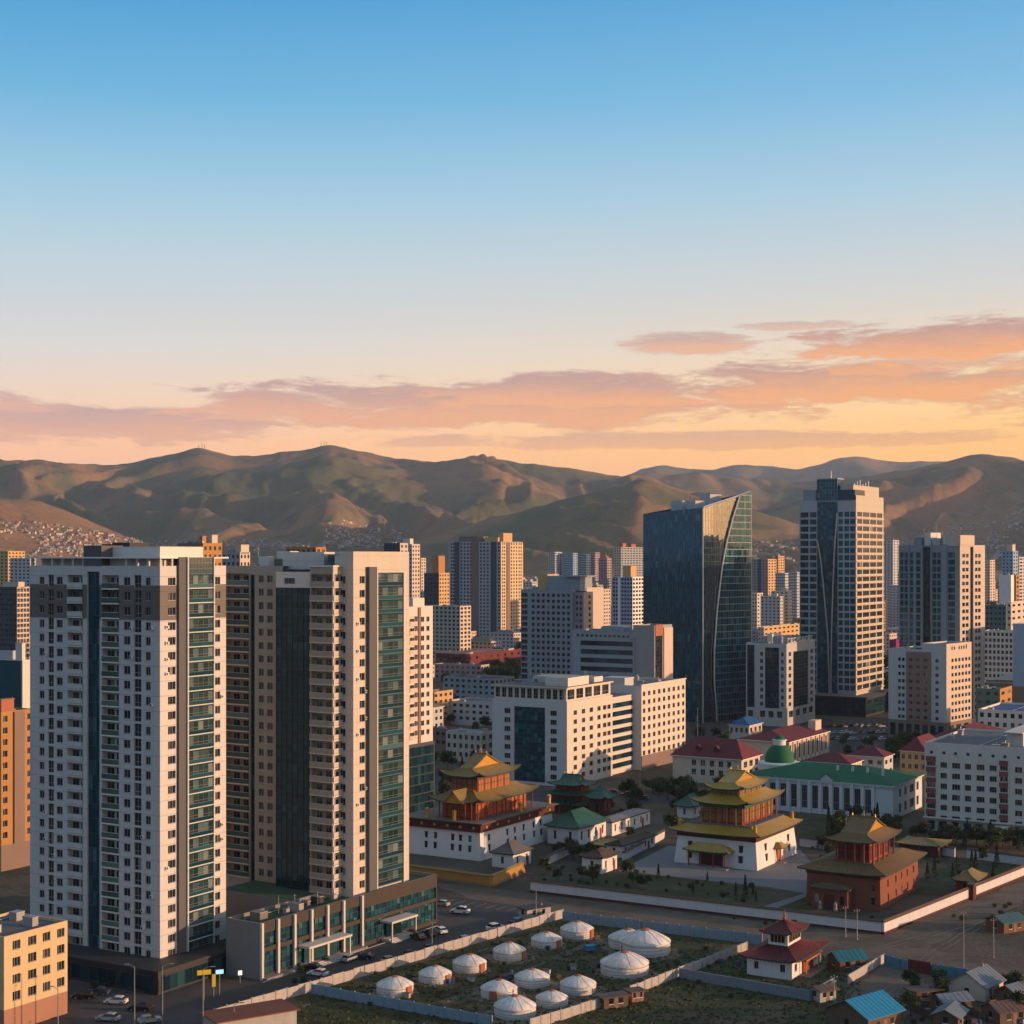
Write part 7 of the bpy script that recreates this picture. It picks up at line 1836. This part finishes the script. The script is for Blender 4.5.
M_POLE = mat('grey_lamp_pole', (.25, .26, .27), .5, .1, 2, metallic=.4)
def lamp(px, py, h, arm, label, rot=0, kind='street_lamp'):
    p = gp(px, py); t = thing(kind, label, 'street lamp' if kind == 'street_lamp' else 'pole', p, rot); f = MB(); f.tube((0, 0, -.2), (0, 0, h), .13, .07, 8); f.build('pole', M_POLE, t); f = MB(); f.tube((0, 0, -.1), (0, 0, .5), .2, .2, 8); f.build('base', M_POLE, t)
    if arm:
        f = MB(); f.tube((0, 0, h - .1), (arm * .5, 0, h + .35), .05, .05, 6); f.tube((arm * .5, 0, h + .35), (arm, 0, h + .42), .05, .04, 6); am = f.build('arm', M_POLE, t); f = MB(); f.box(arm - .15, arm + .65, -.15, .15, h + .36, h + .5); f.build('lamp_head', M_METAL, am)
    elif kind != 'street_lamp':
        f = MB(); f.box(-.7, .7, -.05, .05, h - .6, h - .48); f.build('crossarm', M_WOOD, t)
        for s in (-.6, 0, .6):
            f = MB(); f.tube((s, 0, h - .48), (s, 0, h - .25), .05, .04, 6); f.build('insulator', M_WHITE, t)
for a in ((134.5, 1034, 12.0, -1.6, 'street lamp with an arm to the left, in front of the tall grey tower'), (162.5, 1030, 11.5, 1.4, 'street lamp close to the corner edge of the tall grey tower'), (203, 1040, 12.5, 1.5, 'street lamp by the podium with yellow sign'), (58, 1040, 9, -1.4, 'street lamp in front of the yellow block windows'),
          (536, 921, 7.5, .0, 'slim white lamp post beside the car park guard hut'), (432, 952, 6.5, -1.2, 'street lamp beside the last car along the concrete fence'), (234, 1036, 5.5, 1.2, 'short street lamp over the low red-roofed building'), (697.5, 745, 17, 0, 'tall slim flagpole-like mast at the foot of the teal glass tower'),
          (846, 846, 8, 1.2, 'street lamp beside the white end of the green-roofed hall'), (690, 800, 9, 1.3, 'street lamp left of the yellow-roofed temple by the avenue'), (640, 797, 9, 1.3, 'street lamp on the avenue below the right wing of the white office')): lamp(*a)
for a in ((963.6, 976, 13.2, 0, 'tall wooden power pole behind the cyan fence', .4, 'power_pole'), (993.5, 958, 8.5, 0, 'shorter power pole on the open ground at the right', .3, 'power_pole'), (845.5, 937, 7, 0, 'power pole in front of the white wall below the red temple', .3, 'power_pole'), (857, 940, 7, 0, 'second power pole beside the first before the white wall', .3, 'power_pole'), (834, 1024, 9, 0, 'power pole in the dirt yard at the bottom edge', .2, 'power_pole')): lamp(*a)
def emit(name, col, s):
    m = bpy.data.materials.new(name); m.use_nodes = True; b = m.node_tree.nodes['Principled BSDF']; b.inputs['Base Color'].default_value = (*col, 1); b.inputs['Emission Color'].default_value = (*col, 1); b.inputs['Emission Strength'].default_value = s; return m
def sign(px, py, z, w, h, rot, m, label, pole=True):
    p = gp(px, py); t = thing('shop_sign', label, 'sign', p, math.radians(rot))
    f = MB(); f.box(-w / 2, w / 2, -.12, .12, z, z + h); f.build('sign_box', m, t); f = MB(); f.box(-w / 2 - .06, w / 2 + .06, -.08, .08, z - .06, z + h + .06); f.build('sign_frame', M_DFRAME, t)
    if pole:
        f = MB(); f.tube((0, 0, -.1), (0, 0, z), .07, .07, 6); f.build('pole', M_POLE, t)
sign(204, 1003, 5.4, 2.6, .9, 20, mat('yellow_sign_face', (.62, .42, .03), .5), 'wide yellow sign on a pole before the grey tower podium')
sign(213.7, 998, 2.2, .7, 2.4, 20, mat('yellow_banner', (.55, .42, .05), .6), 'narrow upright yellow sign at the podium shop door')
sign(219.5, 996, 4.3, 1.5, .8, 20, emit('blue_lit_sign_face', (.25, .5, .9), .9), 'small lit blue sign above the podium shop door')
sign(240, 983, 1.6, .8, .9, 20, emit('white_lit_panel', (.8, .8, .75), .6), 'small lit white panel by the right end of the grey tower podium')
def flat_things():
    p = gp(718, 962); t = thing('tarpaulin', 'orange tarpaulin lying on the grass left of the small shrine', 'tarpaulin', p, .5)
    f = MB(); n = 8; r = random.Random(2); z = [[.15 + .25 * r.random() * (0 < i < n) * (0 < j < n) for j in range(n + 1)] for i in range(n + 1)]
    for i in range(n):
        for j in range(n): f.quad((i * .6 - 2.4, j * .35, z[i][j]), (i * .6 - 1.8, j * .35, z[i + 1][j]), (i * .6 - 1.8, j * .35 + .35, z[i + 1][j + 1]), (i * .6 - 2.4, j * .35 + .35, z[i][j + 1]))
    f.build('sheet', mat('orange_tarpaulin', (.42, .09, .03), .7, .2, 1), t, weld=True)
    for (px, py, m, lb) in ((590, 951, M_SKYB, 'small blue water tank on the path among the round tents'), (697, 968, F_CYAN, 'flat teal crate pile cover on the grass by the shrine fence')):
        p = gp(px, py); t = thing('water_tank', lb, 'tank', p, .4); f = MB(); f.box(-1, 1, -.7, .7, .25, 1.3); f.build('tank', m, t)
        for s in (-.8, .8):
            f = MB(); f.box(s - .1, s + .1, -.7, .7, -.05, .249); f.build('skid', M_WOOD, t)
flat_things()

# ------------------------------------------------------------------ the city farther back
A_ = 'apartment_tower'; at_ = 'apartment tower'
for spec in (
    ('red_hall', 'long low red hall with cream end walls, beyond the park left of the grid slab', 'hall', 466, 436, 522, 654, 1165, C_RED, 5, 8, dict(fh=6, wh=2, frac=.3, wallR=C_RED, head=[(.0, .12, .0, 1, .6, C_CREAM), (.75, .85, .0, .2, .6, C_CREAM)], units=4)),
    (A_, 'grey-green apartment slab with pink right end, in front of the vertically striped tower', at_, 460, 431, 471, 606, 1290, C_MINT, 7, 3, dict(fh=3.3, wh=1.9, wallR=C_PINK, frac=.6)),
    (A_, 'pale stepped tower just right of the beige tower top', at_, 412, 398, 420, 544, 1250, C_LGREY, 5, 3, dict(fh=3.2, wallR=C_PINK, head=[(.1, .5, .2, .7, 4, W_BW)])),
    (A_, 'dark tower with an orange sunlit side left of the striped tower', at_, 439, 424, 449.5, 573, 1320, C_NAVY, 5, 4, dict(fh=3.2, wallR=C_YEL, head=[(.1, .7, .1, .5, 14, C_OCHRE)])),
    (A_, 'cream tower half hidden between the stepped tower and the orange one', at_, 421, 414, 426, 558, 1700, C_CREAM, 3, 2, dict(fh=3.2)),
    (A_, 'pale far tower, leftmost of the row on the skyline behind the grid slab', at_, 555, 548.5, 562, 552, 2300, C_LGREY, 3, 3, dict(fh=3.3, frac=.6)),
    (A_, 'blue-grey far tower, second in the skyline row behind the grid slab', at_, 573, 563, 577.5, 553, 2300, C_BLUEW, 5, 2, dict(fh=3.3, frac=.6)),
    (A_, 'far tower with one bright white edge, third in the skyline row', at_, 586, 577.5, 590.5, 554, 2200, C_GREY, 4, 2, dict(fh=3.3, frac=.6, wallR=M_WHITE)),
    (A_, 'mauve far tower, narrow, fourth in the skyline row', at_, 595, 590.5, 600, 552.5, 2350, C_PURP, 3, 3, dict(fh=3.3, frac=.6)),
    (A_, 'mauve-pink far tower with a small pointed roof left of the glass tower', at_, 607, 598.5, 611.5, 559, 2050, C_PURP, 5, 2, dict(fh=3.3, frac=.6, top='hip', rise=6, roofm=C_TERRA)),
    (A_, 'dark grey far tower with orange rooftop boxes, just left of the glass tower', at_, 621, 614, 644, 547, 2150, C_PINK, 3, 8, dict(fh=3.3, frac=.6, wallR=C_GREY, head=[(.1, .25, .1, .6, 5, C_TERRA), (.5, .7, .2, .6, 4, C_TERRA)])),
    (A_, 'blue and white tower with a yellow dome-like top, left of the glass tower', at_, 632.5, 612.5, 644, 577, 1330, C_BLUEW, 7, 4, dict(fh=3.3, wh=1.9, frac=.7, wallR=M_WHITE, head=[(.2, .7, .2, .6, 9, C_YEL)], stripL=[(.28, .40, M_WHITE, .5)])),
    (A_, 'narrow brown and pink tower between the grid slab and the blue-white tower', at_, 603.5, 599, 610.5, 589, 1480, C_BROWN, 3, 3, dict(fh=3.3, wallR=C_PINK)),
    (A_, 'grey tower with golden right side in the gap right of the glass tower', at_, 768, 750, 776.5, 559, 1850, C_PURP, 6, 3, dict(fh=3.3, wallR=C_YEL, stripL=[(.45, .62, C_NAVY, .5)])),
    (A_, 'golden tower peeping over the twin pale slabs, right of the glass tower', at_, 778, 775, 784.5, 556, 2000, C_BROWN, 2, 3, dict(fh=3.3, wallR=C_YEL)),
    (A_, 'pale blue slab, left one of a pair between the glass tower and the tallest tower', at_, 785, 775.5, 789, 573, 1800, C_LGREY, 5, 2, dict(fh=3.3, frac=.6)),
    (A_, 'pale blue slab, right one of a pair between the glass tower and the tallest tower', at_, 797, 788.5, 801, 572, 1780, C_LGREY, 5, 2, dict(fh=3.3, frac=.6)),
    ('office_block', 'cream block low in the gap right of the glass tower', 'office block', 757, 749, 763, 593, 1700, C_CREAM, 3, 2, dict(fh=4)),
    ('school_building', 'long low orange-lit building in the gap right of the glass tower', 'building', 764, 758, 803, 627, 1420, C_PINK, 2, 9, dict(fh=4, wallR=C_YEL)),
    (A_, 'light grey tower peeking out right of the tallest tower', at_, 893, 884, 899, 540, 1900, C_LGREY, 3, 2, dict(fh=3.3)),
    (A_, 'pale blue-sided far tower with a pink rooftop house near the right edge', at_, 1013, 1002, 1018, 551, 1500, C_BLUEW, 3, 2, dict(fh=3.3, head=[(.1, .7, .1, .6, 6, C_PINK)])),
    (A_, 'white balconied far tower at the right edge of the skyline', at_, 1019, 1015, 1034, 557, 1550, C_LGREY, 2, 4, dict(fh=3.3, frac=.7)),
    (A_, 'pinkish far tower just right of the grey pink-sided tower', at_, 990, 984, 995, 560, 1900, C_PINK, 2, 2, dict(fh=3.3)),
    ('office_block', 'plain white windowless block beyond the teal block at the right', 'office block', 1011, 999, 1014, 575, 1300, M_WHITE, 0, 0, dict()),
    ('chimney_block', 'narrow yellow lift tower near the right edge', 'building', 1016, 1014, 1019.5, 575, 1100, C_OCHRE, 0, 1, dict(obj=False)),
    ('office_block', 'teal office block with rows of small windows, right of the grey pink-sided tower', 'office block', 1006, 985, 1011, 605, 1080, C_TEALW, 5, 2, dict(fh=3.6, obj=False)),
    ('office_block', 'beige block with large windows behind the pale blue wall at the right edge', 'office block', 1011, 1007, 1032, 602, 1000, C_CREAM, 1, 4, dict(fh=4, obj=False)),
    ('office_block', 'white block with a strict grid of dark windows, below the teal office', 'office block', 1013, 984, 1018, 631, 940, W_BW, 7, 2, dict(fh=3.5, wh=2, obj=False, frac=.6)),
    ('office_block', 'windowless pale blue block at the right edge above a brown base', 'office block', 1034, 1013, 1046, 624, 800, C_BLUEW, 0, 0, dict(base=C_BROWN, baseh=20, obj=False)),
    ('shop_building', 'dark green shed-like block with a yellow corner, right of the brown-striped block', 'building', 1000, 976, 1012, 689, 760, C_TEALW, 3, 2, dict(obj=False, wallR=C_OCHRE, fh=4)),
    ('shop_building', 'low white shop block with blue roof canopy behind the white hotel', 'building', 1040, 978, 1060, 712, 690, W_BW, 8, 2, dict(obj=False, fh=4, wh=2, top='flat', roof=C_BLUE)),
    ('house', 'yellow house with a large maroon hipped roof, left of the white hotel', 'house', 926, 900, 945, 752, 610, C_YEL, 4, 3, dict(fh=3.6, wh=1.8, top='hip', rise=5, roofm=C_MAROON)),
    ('house', 'long building with a brown-red hipped roof behind the white hotel', 'house', 985, 928, 1010, 741, 640, C_CREAM, 8, 3, dict(fh=3.6, top='hip', rise=4.5, roofm=C_MAROON)),
    ('house', 'low house with a maroon roof just behind the green hall, left one', 'house', 850, 806, 862, 764, 585, C_CREAM, 5, 2, dict(fh=3.6, top='hip', rise=3, roofm=C_MAROON, obj=False)),
    ('house', 'low house with a maroon roof just behind the green hall, right one', 'house', 884, 848, 893, 757, 600, C_LGREY, 4, 2, dict(fh=3.6, top='hip', rise=3, roofm=C_MAROON, obj=False)),
    ('house', 'orange three-storey house beside the slim white tower', 'house', 433.5, 420, 453, 692, 800, C_OCHRE, 2, 4, dict(fh=3.2, wallR=C_YEL, base=C_TERRA, baseh=4)),
    ('office_block', 'beige block with a grey-blue roof, left of the white office', 'office block', 481, 446, 494, 733, 660, C_CREAM, 6, 2, dict(fh=3.6, wh=1.9, roof=M_SHEET, par=.3)),
    ('office_block', 'dark brown low block behind the slim white tower base', 'office block', 446, 424, 452, 729, 690, C_BROWN, 4, 2, dict(fh=3.6, obj=False)),
    ('warehouse', 'long pale blue warehouse beyond the trees left of the white office', 'warehouse', 470, 457, 497, 684, 960, C_BLUEW, 2, 7, dict(fh=5, obj=False, roof=M_ROOFL)),
    (A_, 'yellow far block on the skyline at the left edge', at_, 8, -8, 25, 551, 1500, C_YEL, 4, 5, dict(fh=3.2)),
    (A_, 'grey far block on the skyline left of the tall grey tower', at_, 30, 10, 36, 558, 1450, C_LGREY, 5, 2, dict(fh=3.2)),
    (A_, 'brown scaffold-topped tower behind the tall grey tower roof', at_, 203, 178, 222, 543, 620, C_BROWN, 6, 4, dict(fh=3.2, obj=False, wallR=C_OCHRE, head=[(.1, .3, .1, .2, 2.5, C_OCHRE), (.4, .6, .3, .5, 2, C_BLUEW), (.6, .9, .1, .3, 3, C_CREAM)], units=8)),
    (A_, 'tower with orange rooftop house in the gap between the two front towers', at_, 240, 222, 250, 552, 700, C_GREY, 4, 3, dict(fh=3.2, obj=False, wallR=C_PINK, head=[(.1, .9, .0, .3, 3, C_CREAM)])),
    (A_, 'far block with an orange roof edge behind the beige tower', at_, 316, 286, 326, 547, 900, C_OCHRE, 6, 2, dict(fh=3.2, obj=False)),
    (A_, 'dark-topped tower behind the right shoulder of the beige tower', at_, 400, 384, 408, 543, 950, C_NAVY, 4, 2, dict(fh=3.2, obj=False, wallR=C_CREAM)),
    ('office_block', 'purple-magenta fronted block left of the brown-striped block', 'office block', 896, 889.5, 902, 640, 800, mat('magenta_panel', (.20, .03, .12), .6, .1, .3), 0, 0, dict(obj=False)),
):
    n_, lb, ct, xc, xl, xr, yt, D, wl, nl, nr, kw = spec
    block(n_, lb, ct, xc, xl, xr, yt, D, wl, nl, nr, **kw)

LAND = [(-20, 'left of the tall grey tower'), (300, 'behind the two front towers'), (425, 'beyond the slim white tower'), (480, 'around the vertically striped tower'), (545, 'behind the grid slab'), (610, 'left of the glass tower'), (690, 'behind the glass tower'), (775, 'right of the glass tower'), (840, 'behind the tallest tower'), (895, 'just right of the tallest tower'), (945, 'behind the pink-sided tower'), (1005, 'near the right edge of the city')]
def fillers():
    r = random.Random(21); pal = [(C_CREAM, 'cream'), (C_PINK, 'pinkish'), (C_LGREY, 'pale grey'), (C_BROWN, 'brown'), (C_OCHRE, 'ochre'), (W_BW, 'white'), (C_GREY, 'blue-grey'), (C_TERRA, 'terracotta'), (C_MINT, 'grey-green'), (C_PURP, 'mauve')]
    roofs = [(M_ROOF, 'grey'), (M_ROOFB, 'brown'), (M_ROOFL, 'pale'), (C_MAROON, 'maroon'), (M_SHEET, 'metal')]; n = 0
    nlow = ntall = nhip = 0
    for k in range(16000):
        if nlow + ntall >= 760: break
        D = 640 * (3700 / 640) ** (r.random() ** .62); px = r.uniform(-30, 1054); p = at(px, D)
        if px < 400 and D < 900: continue
        if 640 < px < 905 and D < 800: continue
        w, l = (r.uniform(10, 26), r.uniform(14, 46)) if D < 1500 or r.random() < .3 else (r.uniform(8, 18), r.uniform(9, 26))
        if not free(p + Vector((0, 12, 0)), max(w, l) * .27 + 1): continue
        tall = D > 1500 and r.random() < .34
        if tall and ntall >= 230: continue
        h = r.uniform(26, 58) if tall else r.uniform(5, 17) * (1.3 if D > 1300 else 1)
        if D > 2800 and tall: h = r.uniform(22, 50)
        wl, wn = r.choice(pal); rf, rn = r.choice(roofs); far = 'far ' if D > 1600 else ''; hip = (not tall) and r.random() < .35
        if hip and nhip >= 200 or not tall and not hip and nlow >= 295: continue
        if hip: nhip += 1; w, l = min(w, 16), min(l, 24)
        land = min(LAND, key=lambda q: abs(q[0] - px))[1]
        lab = '%s%s %s %s with %s roof, %s' % (far, 'tall' if tall else 'low', wn, 'house' if hip else 'block', ('hipped ' if hip else '') + rn, land)
        block('apartment_block' if tall else 'townhouse' if hip else 'low_building', lab, 'building', px, None, None, None, D, wl, max(2, int(l / 3.6)), max(2, int(w / 3.6)), fh=3.2, wh=1.5, frac=.5, ztop=h, a=w, b=l, obj=False, roof=rf, roofm=rf, top='hip' if hip else 'flat', rise=r.uniform(2, 4), units=2 if D < 1500 else 0, group=lab.split(',')[0] + 's' + lab[lab.index(',') + 1:], rot=59.3 + r.choice((0, 0, r.uniform(-6, 6))), wallR=r.choice((None, None, C_PINK, C_CREAM)), head=[(.2, .6, .2, .5, 2.4, None)] if tall else ())
        for fy in (.15, .5, .85):
            a_ = math.radians(59.3); q = p + Vector((math.cos(a_), math.sin(a_), 0)) * w * .5 + Vector((-math.sin(a_), math.cos(a_), 0)) * l * fy; OCC.append((q.x, q.y, w * .38))
        if tall: ntall += 1
        elif not hip: nlow += 1
fillers()
for (x0, x1, y0, y1, n, tx) in ((425, 520, 640, 668, 8, 'beyond the red hall'), (410, 640, 606, 640, 12, 'far out between the blocks left of the glass tower'), (745, 800, 612, 640, 8, 'in the gap right of the glass tower'), (880, 1030, 600, 690, 18, 'among the blocks at the right'), (900, 985, 745, 775, 14, 'behind the white hotel'), (660, 800, 735, 762, 14, 'around the maroon-roofed buildings'), (800, 905, 746, 765, 14, 'beside the crowded car park'), (-20, 32, 700, 740, 8, 'left of the tall grey tower')):
    grow(x0, x1, y0, y1, n, ('broad',), .8, 1.4 if y0 < 700 else .9, '%s ' + tx, 'trees ' + tx)

# ------------------------------------------------------------------ settlements on the lower hillsides
def randcol(name, stops):
    m = bpy.data.materials.new(name); m.use_nodes = True; t = NT(m.node_tree); out = t.n('ShaderNodeOutputMaterial'); b = t.n('ShaderNodeBsdfPrincipled'); t.l(b.outputs[0], out.inputs[0])
    oi = t.n('ShaderNodeObjectInfo'); ge = t.n('ShaderNodeNewGeometry'); t.l(t.ramp(t.math('FRACT', t.math('ADD', oi.outputs['Random'], ge.outputs['Random Per Island'])), stops, 'CONSTANT'), b.inputs['Base Color']); b.inputs['Roughness'].default_value = .8; return m
H_WALL = randcol('settlement_walls', [(0, (.46, .38, .31)), (.25, (.58, .52, .46)), (.45, (.30, .22, .17)), (.6, (.45, .32, .22)), (.75, (.22, .24, .26)), (.88, (.36, .20, .14))])
H_ROOF = randcol('settlement_roofs', [(0, (.16, .10, .09)), (.2, (.28, .27, .27)), (.4, (.20, .07, .05)), (.55, (.10, .16, .22)), (.7, (.12, .17, .12)), (.85, (.34, .31, .29))])
def house_mesh(w, l, h, rise):
    f = MB(); f.box(0, w, 0, l, -2, h, 0); f.tri((0, 0, h), (0, l, h), (0, l / 2, h + rise), 0); f.tri((w, 0, h), (w, l / 2, h + rise), (w, l, h), 0)
    f.quad((-.4, -.4, h - .1), (w + .4, -.4, h - .1), (w + .4, l / 2, h + rise + .1), (-.4, l / 2, h + rise + .1), 1); f.quad((-.4, l + .4, h - .1), (-.4, l / 2, h + rise + .1), (w + .4, l / 2, h + rise + .1), (w + .4, l + .4, h - .1), 1); return f
ZONES = [('left', 'on the slope left of the tall grey tower', lambda x, y: 0 <= x < 165 and y > 523 + max(0, x - 50) * .20 and y < 557, (-10, 165), 1500), ('centre', 'in the valley above the beige tower roof', lambda x, y: 250 < x < 405 and 520 + abs(x - 345) * .22 < y < 548, (250, 405), 560),
         ('edge', 'along the hill foot between the two front tower roofs', lambda x, y: 130 < x < 300 and 541 < y < 552, (130, 300), 260), ('right', 'on the hillside above the grey pink-sided tower', lambda x, y: x > 880 and y > 547 - (x - 880) * .30 and y < 560, (880, 1034), 1000), ('gap', 'on the slope right of the glass tower', lambda x, y: 745 < x < 805 and 541 < y < 562, (745, 805), 220)]
def settlements():
    r = random.Random(8); protos = [house_mesh(r.uniform(7, 11), r.uniform(6, 9), r.uniform(3, 5), r.uniform(1.2, 2.4)) for k in range(5)]; mes = [f.mesh('settlement_house', [H_WALL, H_ROOF]) for f in protos]
    pts = []
    for (nm, txt, test, (x0, x1), n) in ZONES:
        N = 60000; px = np.array([r.uniform(x0, x1) for _ in range(N)]); D = np.array([r.uniform(2750, 5600) for _ in range(N)]); X = (px - 512) / F * D; Z = hill_height(X, D); py = HY + (H - Z) / D * F; c = 0
        clump = fbm(X / 160, D / 300, 77, 3)
        for i in range(N):
            if c >= n: break
            if clump[i] > .30 and test(px[i], py[i]): pts.append((X[i], D[i], Z[i], nm, txt)); c += 1
    pts.sort(key=lambda q: q[1]); pool = MB()
    for i, (x, y, z, nm, txt) in enumerate(pts):
        k = r.randrange(5); rz = r.choice((0, 1.57, .5, 1.0)) + r.uniform(-.2, .2); s = r.uniform(.7, 1.1)
        if i < 300: o = link('settlement_house', mes[k], None, (x, y, z), rz, label='tiny gabled house of the settlement ' + txt, category='house', group='settlement houses ' + txt); o.scale = (s, s, s)
        else:
            co, si = math.cos(rz), math.sin(rz); f = protos[k]; j = len(pool.v); pool.v += [(x + s * (co * a - si * b), y + s * (si * a + co * b), z + s * c) for a, b, c in f.v]; pool.f += [tuple(j + q for q in t) for t in f.f]; pool.m += f.m
    if pool.f: pool.build('distant_houses', [H_WALL, H_ROOF], kind='stuff')
settlements()
def hill_masts():
    for (px, r, lb) in ((205, 7400, 'thin pair of masts on the left hill summit'), (326, 7400, 'thin pair of masts on the middle hill summit')):
        X, Y = (px - 512) / F * r, r * .99; z = float(hill_height([X], [Y])[0]); t = thing('hill_mast', lb, 'mast', (X, Y, z - 3))
        for k, dx in enumerate((-14, 0, 12)):
            f = MB(); f.tube((dx, 0, 0), (dx, 0, 26 + 6 * (k == 1)), 1.4, .8, 5); f.build('mast', M_DARK, t)
hill_masts()

def yard_clutter(seed, n, box, where, slope=0.0):
    r = random.Random(seed)
    for k in range(n):
        px, py = r.uniform(*box[:2]), r.uniform(*box[2:]); py += slope * (px - box[0]); p = gp(px, py)
        if not free(p, -3.0): continue
        w, l, h = r.uniform(.6, 2.2), r.uniform(.5, 1.4), r.uniform(.4, 1.5); kind = r.choice(('wood_pile', 'storage_crate', 'rain_barrel'))
        t = thing(kind, {'wood_pile': 'heap of dark firewood ' + where, 'storage_crate': 'old crate standing ' + where, 'rain_barrel': 'barrel standing ' + where}[kind], kind.replace('_', ' '), p, r.uniform(0, 3), kind.replace('_', ' ') + 's ' + where)
        f = MB()
        if kind == 'rain_barrel': f.lathe([(.32, -.05), (.38, .3), (.38, .7), (.32, 1.0)], 12); f.build('barrel', r.choice((C_BLUE, M_DARK, C_TERRA)), t)
        elif kind == 'storage_crate':
            f.box(-w / 2, w / 2, -l / 2, l / 2, -.05, h); f.build('crate', r.choice((M_WOOD, F_CONC, M_SHEETD)), t); f = MB(); f.box(-w / 2 - .05, w / 2 + .05, -l / 2 - .05, l / 2 + .05, h + .002, h + .08); f.build('lid', M_SHEETD, t)
        else:
            for q in range(14): y = (q % 5 - 2) * .26 + (q // 5) * .1; f.tube((-w / 2, y, .1 + (q // 5) * .22), (w / 2, y + r.uniform(-.04, .04), .1 + (q // 5) * .22), .12, .11, 6)
            f.build('logs', M_WOOD, t)
yard_clutter(14, 34, (895, 1030, 992, 1032), 'in the yards between the bottom right cottages')
yard_clutter(15, 22, (395, 640, 990, 1000), 'on the grass between the round felt tents', -.14)
yard_clutter(16, 10, (700, 760, 958, 970), 'on the grass left of the small shrine')
def yard_fences():
    for (p0, p1, lb) in (((905, 1008), (938, 1022), 'leaning plank fence between the sky blue house and the low grey shed'), ((960, 1010), (985, 1022), 'dark plank fence in front of the white-trimmed gabled house'), ((990, 1008), (1030, 1000), 'dark plank fence behind the rusty corner cottage')):
        wall_run('plank_fence', lb, 'fence', p0, p1, 1.5, .1, M_WOOD, panel=2.2)
yard_fences()
def haze():
    m = bpy.data.materials.new('evening_haze'); m.use_nodes = True; nt = m.node_tree; nt.nodes.clear(); o = nt.nodes.new('ShaderNodeOutputMaterial'); v = nt.nodes.new('ShaderNodeVolumePrincipled'); nt.links.new(v.outputs[0], o.inputs['Volume'])
    v.inputs['Density'].default_value = 3.3e-5; v.inputs['Color'].default_value = (.62, .74, 1.0, 1); v.inputs['Anisotropy'].default_value = .2
    f = MB(); f.box(-27000, 27000, -27000, 27000, -1, 960); f.build('haze', m, kind='stuff')
haze()
